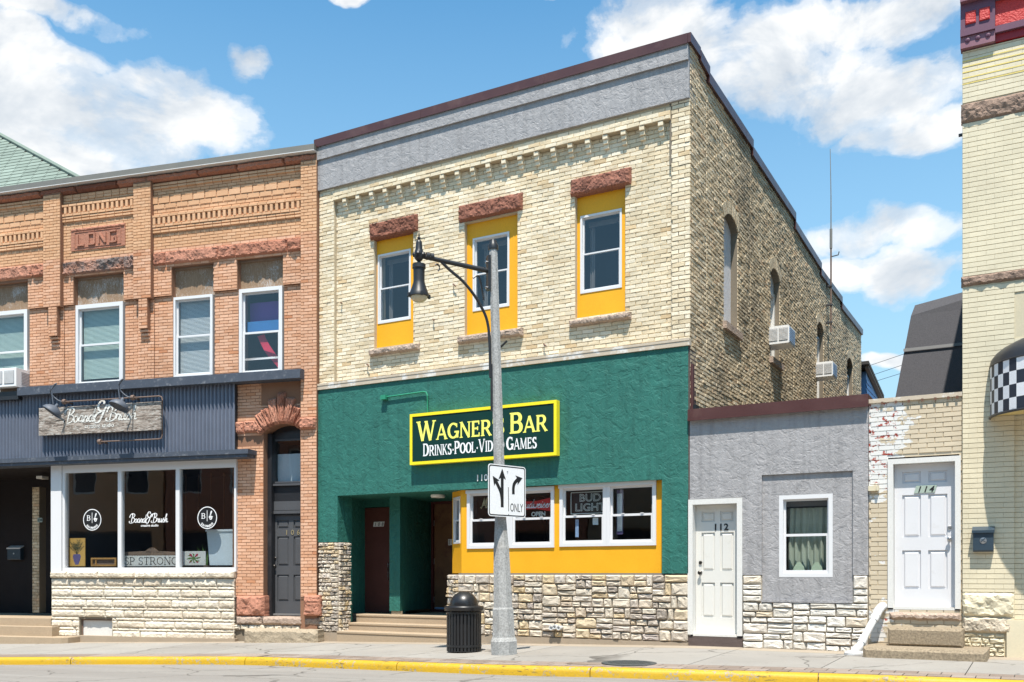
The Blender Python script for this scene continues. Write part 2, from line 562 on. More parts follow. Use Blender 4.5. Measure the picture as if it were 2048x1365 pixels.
# ------------------------------------------------------------------ lettering
def text_mb(txt, h, fr_u, y, z, align='LEFT', shear=0.0, stretch=1.0, ext=0.004, bold=0.0, spacing=1.0, outline=None):
    """plain letters, lower left (or centre) at fr_u, z on plane y, facing -y; h = capital height"""
    cu = bpy.data.curves.new('t', 'FONT')
    cu.body = txt; cu.size = 1.0; cu.align_x = align; cu.shear = shear; cu.space_character = spacing
    cu.resolution_u = 3
    if outline:
        cu.fill_mode = 'NONE'; cu.bevel_depth = outline / h * 0.7; cu.bevel_resolution = 0
    else:
        cu.offset = bold
    ob = bpy.data.objects.new('t', cu)
    me = bpy.data.meshes.new_from_object(ob)
    k = h / 0.70
    m = MB()
    pts = [v.co.copy() for v in me.vertices]
    fs = [tuple(p.vertices) for p in me.polygons]
    if outline:
        m.add([(fr_u + p.x * k * stretch, y - p.z * k, z + p.y * k) for p in pts], fs)
    else:
        n = len(pts)
        ec = {}
        for f in fs:
            for a, b in zip(f, f[1:] + f[:1]):
                ec[(a, b)] = ec.get((a, b), 0) + 1
        sides = [(a, b, b + n, a + n) for (a, b) in ec if (b, a) not in ec]
        m.add([(fr_u + p.x * k * stretch, y - ext, z + p.y * k) for p in pts] + [(fr_u + p.x * k * stretch, y, z + p.y * k) for p in pts], fs + sides)
    bpy.data.objects.remove(ob); bpy.data.curves.remove(cu); bpy.data.meshes.remove(me)
    return m
A_ = lambda cx, cy, rx, ry, a0, a1, w: ('a', cx, cy, rx, ry, a0, a1, w)
L_ = lambda x0, y0, x1, y1, w: ('l', x0, y0, x1, y1, w)
S_ = lambda x, y, h: ('s', x, y, h)
K, T = 0.17, 0.10
SERIF = {   # capitals one unit high: (advance, strokes)
 'A': (.98, [L_(.10, 0, .47, 1, T), L_(.47, 1, .86, 0, K), L_(.22, .32, .72, .32, T), S_(.10, 0, .13), S_(.86, 0, .15)]),
 'B': (.84, [L_(.16, 0, .16, 1, K), L_(.1, .95, .45, .95, T), L_(.1, .05, .47, .05, T), L_(.2, .53, .45, .53, T), A_(.45, .74, .23, .21, -90, 90, K), A_(.47, .29, .26, .24, -90, 90, K), S_(.13, 1, .12), S_(.13, 0, .12)]),
 'D': (.95, [L_(.16, 0, .16, 1, K), L_(.1, .95, .42, .95, T), L_(.1, .05, .42, .05, T), A_(.42, .5, .38, .45, -90, 90, K), S_(.13, 1, .12), S_(.13, 0, .12)]),
 'E': (.78, [L_(.16, 0, .16, 1, K), L_(.1, .95, .66, .95, T), L_(.1, .05, .68, .05, T), L_(.2, .52, .55, .52, T), L_(.64, 1, .64, .76, T * .8), L_(.67, 0, .67, .25, T * .8), L_(.54, .40, .54, .64, T * .8), S_(.13, 1, .12), S_(.13, 0, .12)]),
 'G': (1.0, [A_(.5, .5, .40, .45, 50, 355, K), L_(.80, .95, .80, .70, T * .8), L_(.60, .42, .98, .42, T), L_(.86, .42, .86, .04, K * .9)]),
 'I': (.38, [L_(.19, 0, .19, 1, K), S_(.19, 0, .18), S_(.19, 1, .18)]),
 'K': (.92, [L_(.16, 0, .16, 1, K), L_(.2, .42, .74, 1, T), L_(.36, .58, .78, 0, K), S_(.16, 0, .16), S_(.16, 1, .16), S_(.74, 1, .14), S_(.79, 0, .14)]),
 'L': (.74, [L_(.16, 0, .16, 1, K), L_(.1, .05, .66, .05, T), L_(.65, 0, .65, .26, T * .8), S_(.16, 1, .16), S_(.13, 0, .12)]),
 'M': (1.18, [L_(.16, 0, .20, 1, T), L_(.20, 1, .58, .06, K), L_(.58, .06, .97, 1, T), L_(.97, 1, 1.0, 0, K), S_(.15, 0, .13), S_(1.0, 0, .15), S_(.15, 1, .09), S_(1.02, 1, .09)]),
 'N': (1.0, [L_(.16, 0, .16, 1, T), L_(.16, 1, .84, 0, K), L_(.84, 0, .84, 1, T), S_(.16, 0, .14), S_(.12, 1, .10), S_(.84, 1, .14)]),
 'O': (1.0, [A_(.5, .5, .40, .45, 0, 360, K)]),
 'P': (.80, [L_(.16, 0, .16, 1, K), L_(.1, .95, .42, .95, T), L_(.2, .46, .42, .46, T), A_(.42, .705, .26, .245, -90, 90, K), S_(.13, 1, .12), S_(.16, 0, .17)]),
 'R': (.92, [L_(.16, 0, .16, 1, K), L_(.1, .95, .44, .95, T), L_(.2, .48, .44, .48, T), A_(.44, .715, .25, .235, -90, 90, K), L_(.46, .48, .80, 0, K), S_(.13, 1, .12), S_(.16, 0, .16), S_(.82, 0, .11)]),
 'S': (.74, [A_(.37, .735, .23, .215, 30, 270, K * .9), A_(.37, .265, .25, .235, -150, 90, K * .9), L_(.61, 1, .61, .74, T * .8), L_(.11, 0, .11, .28, T * .8)]),
 'T': (.84, [L_(.42, 0, .42, 1, K), L_(.05, .95, .79, .95, T), L_(.06, 1, .06, .74, T * .8), L_(.78, 1, .78, .74, T * .8), S_(.42, 0, .17)]),
 'V': (.94, [L_(.12, 1, .48, 0, K), L_(.48, 0, .82, 1, T), S_(.12, 1, .15), S_(.82, 1, .13)]),
 'W': (1.34, [L_(.12, 1, .42, 0, K), L_(.42, 0, .68, .98, T), L_(.66, .98, .96, 0, K), L_(.96, 0, 1.22, 1, T), S_(.12, 1, .15), S_(.66, 1, .12), S_(1.22, 1, .13)]),
 "'": (.26, [L_(.13, 1.0, .11, .72, K * .8)]), '-': (.42, [L_(.12, .42, .32, .42, .16)]), ' ': (.36, []), '.': (.3, [L_(.15, 0, .15, .16, .16)]),
}
def stroke_quads(m, pts, w, y, k):
    """a stroke of width w along pts (u, z)"""
    n = len(pts)
    lft, rgt = [], []
    for i in range(n):
        a, b = pts[max(i - 1, 0)], pts[min(i + 1, n - 1)]
        dx, dz = b[0] - a[0], b[1] - a[1]
        q = math.hypot(dx, dz) or 1
        ww = w[i] if isinstance(w, list) else w
        nx, nz = -dz / q * ww / 2, dx / q * ww / 2
        lft.append((pts[i][0] + nx, y - k, pts[i][1] + nz)); rgt.append((pts[i][0] - nx, y - k, pts[i][1] - nz))
    vs = lft + rgt
    m.add(vs, [(i, i + 1, n + i + 1, n + i) for i in range(n - 1)])
def serif_mb(parts, u, y, z, stretch=1.0, weight=1.0, space=0.03):
    """parts: list of (text, capital height). letters sit on z, facing -y. returns mesh builder, end u"""
    m = MB(); c = 0
    for txt, h in parts:
        for chh in txt:
            adv, st = SERIF[chh]
            for s in st:
                c += 1; k = 0.003 + (c % 9) * 0.00012
                if s[0] == 'l':
                    _, x0, y0, x1, y1, w = s
                    horiz = abs(y1 - y0) < 1e-6
                    stroke_quads(m, [(u + x0 * h * stretch, z + y0 * h), (u + x1 * h * stretch, z + y1 * h)], w * h * weight * (1 if horiz else stretch), y, k)
                elif s[0] == 's':
                    _, x, yy, hw = s
                    zz = z + (yy * h) + (0.03 * h if yy < .5 else -0.03 * h)
                    stroke_quads(m, [(u + (x - hw) * h * stretch, zz), (u + (x + hw) * h * stretch, zz)], 0.06 * h, y, k)
                else:
                    _, cx, cy, rx, ry, a0, a1, w = s
                    nn = max(5, int(abs(a1 - a0) / 18))
                    pts, ws = [], []
                    for i in range(nn + 1):
                        a = math.radians(a0 + (a1 - a0) * i / nn)
                        pts.append((u + (cx + rx * math.cos(a)) * h * stretch, z + (cy + ry * math.sin(a)) * h))
                        ws.append((T + (w - T) * abs(math.cos(a))) * h * weight)
                    stroke_quads(m, pts, ws, y, k)
            u += (adv + space) * h * stretch
    return m, u
SCRIPT = {  # joined handwriting, x-height .5: (advance, list of curves)
 'B': (.86, [[(.30, .02), (.34, .5), (.42, 1.02), (.36, 1.12), (.28, 1.0)], [(-.06, .66), (.0, .95), (.3, 1.18), (.68, 1.1), (.76, .88), (.58, .68), (.36, .62), (.66, .58), (.84, .38), (.7, .08), (.36, -.06), (.04, -.02), (-.06, .14), (.06, .2)]]),
 'o': (.46, [[(.34, .44), (.16, .48), (.04, .24), (.14, .02), (.32, .04), (.40, .26), (.32, .46), (.46, .38)]]),
 'a': (.52, [[(.40, .44), (.18, .5), (.03, .22), (.14, .01), (.32, .14), (.42, .48), (.38, .12), (.44, .0), (.56, .12)]]),
 'r': (.40, [[(-.02, .1), (.1, .46), (.14, .52), (.2, .42), (.34, .42), (.26, .16), (.30, .0), (.42, .1)]]),
 'd': (.54, [[(.40, .44), (.18, .5), (.03, .22), (.14, .01), (.32, .14), (.5, 1.05), (.38, .12), (.46, .0), (.56, .1)]]),
 'u': (.54, [[(.0, .3), (.1, .5), (.06, .14), (.14, .0), (.28, .1), (.42, .48), (.38, .1), (.46, .0), (.56, .12)]]),
 's': (.40, [[(-.02, .1), (.22, .54), (.22, .4), (.36, .18), (.26, .0), (.06, .04), (.2, .04), (.42, .12)]]),
 'h': (.54, [[(-.02, .2), (.22, .84), (.22, 1.06), (.14, .94), (.06, .0), (.2, .42), (.34, .46), (.34, .12), (.42, .0), (.56, .12)]]),
 'w': (.62, [[(.0, .3), (.1, .48), (.06, .1), (.16, .0), (.28, .12), (.32, .44), (.3, .1), (.4, .0), (.52, .2), (.54, .46), (.66, .4)]]),
 'e': (.40, [[(.02, .2), (.28, .34), (.2, .5), (.05, .26), (.14, .0), (.30, .02), (.44, .14)]]),
 'i': (.26, [[(.0, .22), (.1, .48), (.08, .1), (.14, .0), (.28, .1)], [(.15, .66), (.17, .72)]]),
 '&': (.78, [[(.74, .62), (.82, .8), (.70, .86), (.56, .6), (.36, .0), (.12, -.06), (.0, .16), (.14, .42), (.36, .52), (.2, .62), (.12, .84), (.24, 1.08), (.44, 1.06), (.46, .9)], [(.3, .5), (.6, .56)]]),
 'M': (.95, [[(-.05, .1), (.12, .0), (.28, .9), (.34, 1.0), (.38, .2), (.62, .95), (.7, .95), (.68, .1), (.8, .0), (.95, .2)]]),
 'l': (.3, [[(.0, .2), (.22, .8), (.2, 1.05), (.1, .9), (.08, .1), (.16, 0), (.3, .12)]]), ' ': (.16, []),
}
def spline(pts, n=6):
    out = []
    for i in range(len(pts) - 1):
        p0, p1, p2, p3 = pts[max(i - 1, 0)], pts[i], pts[i + 1], pts[min(i + 2, len(pts) - 1)]
        for k in range(n):
            t = k / n
            out.append(tuple(.5 * (2 * b + (c - a) * t + (2 * a - 5 * b + 4 * c - d) * t * t + (3 * b - a - 3 * c + d) * t ** 3) for a, b, c, d in zip(p0, p1, p2, p3)))
    out.append(tuple(pts[-1]))
    return out
def script_mb(txt, h, u, y, z, w=0.1, shear=0.18, slope=0.0, stretch=1.0, big='&', bigk=1.25):
    m = MB(); c = 0; u0 = u
    for chh in txt:
        adv, cs = SCRIPT[chh]
        hh = h * (bigk if chh == big else 1)
        for cv_ in cs:
            c += 1
            pts = [(u + (x + shear * zz) * hh * stretch, z + zz * hh + (u + x * hh - u0) * slope) for x, zz in spline(cv_, 5)]
            ws = []
            for i in range(len(pts)):
                a, b = pts[max(i - 1, 0)], pts[min(i + 1, len(pts) - 1)]
                v = abs(b[1] - a[1]) / (math.hypot(b[0] - a[0], b[1] - a[1]) or 1)
                ws.append(w * hh * (.55 + .6 * v))
            stroke_quads(m, pts, ws, y, .003 + (c % 9) * .00012)
        u += adv * hh * stretch
    return m, u
# ------------------------------------------------------------------ materials
MAT = {}
def _new(name):
    m = bpy.data.materials.new(name)
    m.use_nodes = True
    n = Nodes(m.node_tree)
    out = n.n('ShaderNodeOutputMaterial')
    b = n.n('ShaderNodeBsdfPrincipled')
    n.l(b.outputs[0], out.inputs['Surface'])
    geo = n.n('ShaderNodeNewGeometry')
    MAT[name] = m
    return n, b, geo.outputs['Position']
def _bump(n, b, h, strength, dist):
    bp = n.n('ShaderNodeBump')
    bp.inputs['Strength'].default_value = strength
    bp.inputs['Distance'].default_value = dist
    n.put(bp.inputs['Height'], h)
    n.l(bp.outputs[0], b.inputs['Normal'])
def mul(c, k):
    return tuple(min(1.0, x * k) for x in c)
def plain(name, c, rough=.6, var=.10, vs=2.5, bump=.0, bs=60, dist=.004, metal=0.0, spec=.4, fine=.06, fs=45, dirt=None, dirt_s=1.6, dirt_a=(.56, .74), coat=0.0):
    """painted or bare surface with blotches, fine mottling, optional dirt patches and relief"""
    n, b, P = _new(name)
    f1 = n.noise(P, vs, 5, .6)
    col = n.mix(f1, mul(c, 1 - var), mul(c, 1 + var))
    f2 = n.ramp(n.noise(P, fs, 3, .6), [(.3, 1 - fine), (.7, 1 + fine)])
    col = n.mix(1.0, col, f2, 'MULTIPLY')
    if dirt is not None:
        d = n.ramp(n.noise(P, dirt_s, 7, .68), [(dirt_a[0], 0.0), (dirt_a[1], 1.0)])
        col = n.mix(d, col, dirt)
    n.put(b.inputs['Base Color'], col)
    r = n.ramp(f1, [(.3, max(.02, rough - .07)), (.7, min(1, rough + .07))])
    n.put(b.inputs['Roughness'], r)
    b.inputs['Metallic'].default_value = metal
    b.inputs['Specular IOR Level'].default_value = spec
    if coat: b.inputs['Coat Weight'].default_value = coat
    if bump:
        h = n.math('ADD', n.noise(P, bs, 5, .6), n.math('MULTIPLY', n.noise(P, bs * 4, 3, .6), .4))
        _bump(n, b, h, bump, dist)
    return n, b, P
def tinted(name, stops, rough=.85, bump=.5, bs=55, dist=.006, soot=None, soot_a=(.55, .75), soot_s=1.1, speck=.10, spec=.25, stain=None, speck_dark=None):
    """masonry whose every piece has its own shade (attribute tint)"""
    n, b, P = _new(name)
    at = n.n('ShaderNodeAttribute'); at.attribute_name = 'tint'
    col = n.ramp(at.outputs['Fac'], stops)
    f2 = n.ramp(n.noise(P, 38, 4, .65), [(.28, 1 - speck), (.72, 1 + speck)])
    col = n.mix(1.0, col, f2, 'MULTIPLY')
    f3 = n.ramp(n.noise(P, 1.3, 4, .6), [(.3, .90), (.7, 1.08)])
    col = n.mix(1.0, col, f3, 'MULTIPLY')
    if speck_dark:
        sp = n.ramp(n.noise(P, 70, 3, .7), [(.60, 0), (.68, .8)])
        col = n.mix(sp, col, speck_dark)
    if soot is not None:
        a = n.math('ADD', n.math('MULTIPLY', n.noise(P, soot_s, 6, .66), .78), n.math('MULTIPLY', n.noise(P, 14, 4, .65), .22))
        col = n.mix(n.ramp(a, [(soot_a[0], 0.0), (soot_a[1], .92)]), col, soot)
    if stain is not None:
        a = n.noise(P, 5.5, 6, .7)
        col = n.mix(n.ramp(a, [(.60, 0.0), (.72, .7)]), col, stain)
    n.put(b.inputs['Base Color'], col)
    b.inputs['Roughness'].default_value = rough
    b.inputs['Specular IOR Level'].default_value = spec
    h = n.math('ADD', n.noise(P, bs, 6, .65), n.math('MULTIPLY', n.noise(P, bs * 3.5, 3, .6), .5))
    _bump(n, b, h, bump, dist)
    return n, b, P
def stucco(name, c, strength=.6, dist=.02, sc=1.0, dark=None, var=.08):
    """skip-trowelled stucco: smooth flats crossed by short ragged ridges"""
    n, b, P = _new(name)
    wn = n.n('ShaderNodeTexNoise'); n.l(P, wn.inputs['Vector']); wn.inputs['Scale'].default_value = 5 * sc; wn.inputs['Detail'].default_value = 3
    wv = n.vmath('MULTIPLY', n.vmath('SUBTRACT', wn.outputs['Color'], (.5, .5, .5)).outputs[0], (.22, .22, .22)).outputs[0]
    Pw = n.vmath('ADD', P, wv).outputs[0]
    flat = n.noise(Pw, 7.5 * sc, 3, .5, .8)
    step = n.ramp(flat, [(.40, 0.0), (.46, .55), (.55, .62), (.585, 1.0), (.7, .9)])
    flat2 = n.noise(n.vmath('ADD', Pw, (7.3, 3.1, 5.7)).outputs[0], 15 * sc, 3, .55, 1.0)
    step2 = n.ramp(flat2, [(.48, 0.0), (.525, 1.0), (.75, .75)])
    h = n.math('ADD', n.math('MULTIPLY', step, .8), n.math('MULTIPLY', step2, .28))
    h = n.math('ADD', h, n.math('MULTIPLY', n.noise(P, 70, 4, .65), .30))
    f1 = n.noise(P, 1.4, 5, .6)
    col = n.mix(f1, mul(c, 1 - var), mul(c, 1 + var))
    col = n.mix(1.0, col, n.ramp(n.noise(P, 30, 4, .6), [(.3, .95), (.7, 1.05)]), 'MULTIPLY')
    st = n.noise(n.vmath('MULTIPLY', P, (5, 5, .45)).outputs[0], 2.0, 5, .65)
    col = n.mix(1.0, col, n.ramp(st, [(.28, .80), (.5, 1.0), (.75, 1.12)]), 'MULTIPLY')
    if dark is not None:
        d = n.ramp(n.noise(P, 2.2, 7, .7), [(.56, 0.0), (.76, .7)])
        col = n.mix(d, col, dark)
    n.put(b.inputs['Base Color'], col)
    b.inputs['Roughness'].default_value = .62
    b.inputs['Specular IOR Level'].default_value = .3
    _bump(n, b, h, strength, dist)

# masonry
tinted('orange_brick', [(0, (.545, .288, .170)), (.30, (.59, .328, .202)), (.65, (.62, .358, .23)), (.93, (.65, .393, .262)), (.98, (.55, .265, .14)), (1, (.48, .21, .11))], bump=.35, speck=.08, stain=(.52, .27, .15))
tinted('tan_brick', [(0, (.56, .315, .172)), (.5, (.60, .35, .198)), (1, (.635, .385, .228))], bump=.35, speck=.08)
tinted('cream_brick', [(0, (.62, .505, .335)), (.25, (.70, .595, .42)), (.6, (.745, .645, .475)), (.93, (.78, .69, .53)), (.98, (.62, .47, .28)), (1, (.55, .40, .23))], bump=.5, bs=30, dist=.010, speck=.07, stain=(.62, .53, .37), soot=(.30, .235, .15), soot_a=(.60, .82), soot_s=.6)
tinted('side_brick', [(0, (.46, .365, .24)), (.35, (.56, .455, .31)), (.7, (.63, .525, .365)), (.93, (.68, .58, .425)), (1, (.56, .39, .24))], bump=.6, bs=26, dist=.014, speck=.12, soot=(.11, .095, .075), soot_a=(.52, .74), soot_s=.45, stain=(.30, .245, .165))
tinted('painted_brick', [(0, (.62, .55, .395)), (1, (.65, .58, .42))], rough=.6, bump=.3, bs=40, speck=.04, spec=.35)
tinted('veneer_stone', [(0, (.32, .275, .23)), (.12, (.47, .41, .345)), (.35, (.57, .495, .395)), (.6, (.62, .555, .455)), (.72, (.50, .44, .385)), (.82, (.60, .49, .34)), (.93, (.58, .45, .27)), (1, (.40, .35, .32))], bump=.8, bs=22, dist=.02, speck=.12, stain=(.46, .37, .25))
tinted('pale_veneer', [(0, (.58, .54, .47)), (.3, (.70, .66, .59)), (.7, (.76, .73, .67)), (.9, (.66, .60, .52)), (1, (.58, .48, .33))], bump=.8, bs=22, dist=.02, speck=.10, stain=(.50, .42, .32))
tinted('lime_block', [(0, (.56, .48, .37)), (.5, (.63, .56, .45)), (1, (.69, .63, .52))], bump=.7, bs=24, dist=.015, speck=.10, stain=(.52, .40, .24))
tinted('red_sandstone', [(0, (.34, .145, .092)), (.5, (.41, .185, .122)), (1, (.48, .24, .165))], bump=.8, bs=20, dist=.02, speck=.14, soot=(.16, .10, .08), soot_a=(.62, .78), soot_s=1.6)
tinted('dark_red_stone', [(0, (.19, .075, .048)), (.5, (.235, .098, .065)), (1, (.28, .122, .085))], bump=.9, bs=20, dist=.02, speck=.2, soot=(.12, .07, .06), soot_a=(.56, .74), soot_s=2.5)
tinted('sooty_sandstone', [(0, (.30, .15, .10)), (1, (.40, .21, .15))], bump=.9, bs=20, dist=.02, speck=.2, soot=(.13, .115, .11), soot_a=(.46, .60), soot_s=2.2)
tinted('sill_stone', [(0, (.36, .27, .21)), (1, (.46, .36, .29))], bump=.9, bs=24, dist=.02, speck=.22, soot=(.16, .12, .10), soot_a=(.55, .7), soot_s=3)
tinted('brown_stone', [(0, (.24, .165, .125)), (1, (.31, .22, .17))], bump=.9, bs=18, dist=.025, speck=.18)
tinted('paver', [(0, (.20, .155, .125)), (.5, (.245, .195, .16)), (1, (.28, .23, .195))], bump=.4, speck=.1)
tinted('shingle_green', [(0, (.165, .205, .175)), (.5, (.19, .235, .20)), (1, (.215, .265, .228))], bump=.4, bs=80, speck=.12)
plain('orange_mortar', (.24, .125, .075), .95, bump=.3)
plain('cream_mortar', (.47, .39, .27), .95, .2, bump=.5)
plain('side_mortar', (.19, .16, .12), .95, .2, bump=.5)
plain('painted_joint', (.54, .475, .335), .8, .1)
plain('stone_mortar', (.34, .295, .235), .95, .2, bump=.4)
plain('lime_mortar', (.20, .165, .12), .95, .2, bump=.4)
# stucco
stucco('grey_stucco', (.315, .307, .310), .42, .02, .95, dark=(.235, .228, .232), var=.10)
stucco('green_stucco', (.026, .136, .110), .38, .026, .6, dark=(.015, .098, .078), var=.16)
plain('yellow_paint', (.78, .375, .010), .55, .09, bump=.25, bs=55, dist=.006)
# metal, wood, paint
plain('brown_metal', (.075, .028, .024), .38, .15, spec=.5, dirt=(.12, .06, .05), coat=.1)
plain('grey_metal', (.22, .20, .17), .45, .12, metal=.3)
plain('white_metal', (.58, .57, .55), .4, .05)
plain('beige_trim', (.50, .42, .32), .5, .1, dirt=(.68, .66, .62), dirt_s=2.5, dirt_a=(.52, .6))
plain('white_vinyl', (.655, .655, .66), .35, .02, spec=.45, fine=.01)
plain('white_paint', (.64, .63, .60), .45, .04, dirt=(.42, .38, .32), dirt_s=7, dirt_a=(.64, .72))
plain('white_door', (.63, .63, .645), .35, .03, fine=.015, spec=.45, dirt=(.50, .49, .47), dirt_s=4, dirt_a=(.60, .85))
plain('cream_door', (.64, .63, .59), .4, .03, fine=.015, spec=.45, dirt=(.50, .47, .41), dirt_s=4, dirt_a=(.60, .85))
plain('black_iron', (.015, .0155, .017), .42, .2, spec=.5)
plain('black_plastic', (.014, .0135, .014), .36, .2, spec=.5)
plain('black_paint', (.018, .019, .022), .38, .15, spec=.5, dirt=(.04, .04, .045))
plain('door_charcoal', (.075, .078, .085), .42, .08, spec=.45)
plain('blueblack_wood', (.060, .072, .095), .6, .25, vs=6, dirt=(.16, .17, .19), dirt_s=9, dirt_a=(.55, .68), bump=.3, bs=20)
plain('corrugated', (.16, .18, .23), .36, .12, spec=.5, dirt=(.30, .32, .34), dirt_s=14, dirt_a=(.68, .74), metal=.25)
plain('brown_door', (.115, .042, .034), .5, .18, vs=4, dirt=(.20, .12, .09), dirt_s=7, dirt_a=(.62, .75))
plain('wood_door', (.20, .105, .055), .5, .25, vs=4, dirt=(.12, .05, .035), dirt_s=3, dirt_a=(.5, .65))
plain('dark_red_frame', (.10, .028, .026), .5)
plain('rust_pipe', (.17, .115, .09), .7, .3, vs=20)
plain('fixture_blue', (.085, .10, .125), .5, .08)
plain('sign_green', (.006, .036, .030), .5, .05, fine=.02, spec=.15)
plain('sign_yellow', (.86, .70, .02), .45, .04)
plain('sign_cream', (.88, .86, .16), .5, .03)
plain('sign_white', (.82, .82, .82), .5, .03)
plain('letter_black', (.012, .012, .013), .45, .1)
plain('letter_brass', (.55, .45, .25), .35, .1, metal=.6)
plain('plate_grey', (.33, .40, .34), .5, .05)
plain('concrete_pole', (.33, .33, .32), .9, .16, vs=2, fine=.36, fs=42, dirt=(.22, .20, .175), dirt_s=2.5, dirt_a=(.55, .75), bump=.5, bs=60)
plain('conduit_green', (.03, .24, .14), .4, .05)
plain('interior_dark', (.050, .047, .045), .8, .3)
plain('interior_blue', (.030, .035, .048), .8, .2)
plain('interior_wall', (.16, .155, .15), .8, .2)
plain('shop_wall', (.075, .073, .072), .8, .35, vs=1.2)
plain('bar_wall', (.11, .105, .105), .8, .35, vs=1.5)
plain('stained_paving', (.20, .155, .12), .9, .3, vs=8)
plain('interior_floor', (.13, .09, .06), .6, .2)
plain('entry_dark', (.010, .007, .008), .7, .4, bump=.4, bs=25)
plain('blind', (.56, .58, .56), .6, .05)
plain('green_blind', (.50, .62, .54), .6, .05)
plain('purple_cloth', (.16, .05, .30), .8, .1)
plain('blue_cloth', (.04, .18, .42), .7, .1)
plain('red_cloth', (.55, .02, .06), .8, .2)
plain('curtain_cloth', (.40, .44, .34), .85, .15)
plain('curtain_low', (.44, .52, .36), .85, .1)
plain('pvc', (.62, .62, .61), .3, .03, spec=.5)
plain('mailbox', (.030, .050, .070), .35, .1, spec=.5)
plain('blue_siding', (.19, .33, .56), .6, .08)
plain('roof_dark', (.05, .045, .04), .8)
plain('mansard', (.068, .067, .075), .85, .22, vs=1.2, bump=.5, bs=35, fine=.2)
plain('seam_grey', (.16, .16, .16), .7)
plain('cornice_red', (.26, .016, .024), .5, .12)
plain('cornice_scarlet', (.50, .035, .03), .5, .1, bump=.8, bs=10, dist=.02)
plain('cornice_mauve', (.22, .10, .13), .5, .12)
plain('cornice_plum', (.13, .055, .09), .5, .12)
plain('yellow_line', (.66, .52, .16), .6)
plain('awning_black', (.020, .021, .025), .45, .1, spec=.5)
plain('awning_white', (.78, .78, .80), .5, .03)
plain('awning_navy', (.022, .027, .042), .5, .1)
plain('awning_under', (.62, .49, .21), .7, .1)
plain('vase_board', (.62, .37, .10), .6, .15)
plain('vase_blue', (.13, .11, .24), .6, .1)
plain('leaf_ink', (.03, .05, .03), .6)
plain('wood_tray', (.45, .24, .07), .6, .25, vs=9)
plain('old_white', (.60, .60, .55), .7, .12, dirt=(.35, .33, .28), dirt_s=6)
plain('old_brown', (.20, .14, .10), .8, .3, vs=8)
plain('green_leaf', (.09, .17, .04), .6, .2)
plain('flower_red', (.36, .03, .06), .6)
plain('frosted_white', (.62, .70, .72), .5, .04)
plain('neon_white', (.72, .78, .72), .3)
plain('bow_red', (.55, .02, .02), .4)
plain('ac_white', (.74, .74, .73), .45, .04)
plain('ac_grille', (.30, .30, .31), .5, .1)
plain('ac_blue', (.30, .42, .60), .45, .1)
plain('concrete_step', (.37, .285, .195), .9, .10, fine=.14, fs=60, bump=.5, bs=50)
plain('aggregate', (.32, .255, .175), .95, .10, fine=.40, fs=38, bump=1.0, bs=85, dist=.012)
plain('step_stone', (.36, .295, .21), .9, .2, fine=.2, bump=.8, bs=20, dist=.015)
plain('dark_sill', (.10, .075, .068), .9, .25, bump=.6, bs=20, dist=.015)
plain('footing', (.33, .265, .195), .9, .15, bump=.5)
plain('iron_cover', (.060, .066, .064), .7, .25, bump=.8, bs=50, dist=.01)
plain('ground', (.20, .19, .17), .95, .1, vs=.3)
plain('wood_plank', (.12, .12, .13), .7)
plain('anchor_rust', (.14, .07, .045), .8, .3)
plain('cable', (.05, .05, .055), .6)
plain('steel', (.5, .5, .5), .3, .1, metal=.9)
plain('knob_dark', (.05, .045, .04), .3, .1, metal=.7)
plain('lens_amber', (.50, .44, .30), .12, .05, spec=.6)
plain('lamp_white', (.78, .77, .72), .4)

def worn(n, P, col, crack=.85, gum=.6):
    """hairline cracks, gum spots and drip stains on paving"""
    wn = n.n('ShaderNodeTexNoise'); n.l(P, wn.inputs['Vector']); wn.inputs['Scale'].default_value = 2.2; wn.inputs['Detail'].default_value = 5
    Pw = n.vmath('ADD', P, n.vmath('MULTIPLY', n.vmath('SUBTRACT', wn.outputs['Color'], (.5, .5, .5)).outputs[0], (.5, .5, .0)).outputs[0]).outputs[0]
    v = n.n('ShaderNodeTexVoronoi', feature='DISTANCE_TO_EDGE'); n.l(Pw, v.inputs['Vector']); v.inputs['Scale'].default_value = .55
    ck = n.ramp(v.outputs['Distance'], [(.0, 1.0), (.006, .9), (.011, 0.0)])
    ck = n.math('MULTIPLY', ck, n.ramp(n.noise(P, .8, 3, .5), [(.40, 0.0), (.50, crack)]))
    col = n.mix(ck, col, (.07, .062, .052))
    g = n.n('ShaderNodeTexVoronoi'); n.l(P, g.inputs['Vector']); g.inputs['Scale'].default_value = 3.2
    gs = n.math('MULTIPLY', n.ramp(g.outputs['Distance'], [(.0, 1.0), (.07, .9), (.10, 0.0)]), gum)
    col = n.mix(gs, col, (.115, .10, .09))
    s2 = n.ramp(n.noise(P, 11, 6, .75), [(.58, 0.0), (.72, .6)])
    return n.mix(s2, col, (.16, .135, .11))
def slab_mat():
    n, b, P = _new('slab')
    at = n.n('ShaderNodeAttribute'); at.attribute_name = 'tint'
    col = n.ramp(at.outputs['Fac'], [(0, (.248, .230, .205)), (.5, (.266, .248, .222)), (1, (.288, .27, .243))])
    col = n.mix(1, col, n.ramp(n.noise(P, .9, 5, .6), [(.3, .9), (.7, 1.07)]), 'MULTIPLY')
    col = n.mix(1, col, n.ramp(n.noise(P, 70, 3, .6), [(.3, .94), (.7, 1.05)]), 'MULTIPLY')
    st = n.ramp(n.noise(P, 3.0, 7, .7), [(.64, 0), (.76, .5)])
    col = n.mix(st, col, (.20, .17, .14))
    col = worn(n, P, col)
    n.put(b.inputs['Base Color'], col)
    b.inputs['Roughness'].default_value = .9
    _bump(n, b, n.noise(P, 90, 4, .6), .3, .005)
slab_mat()
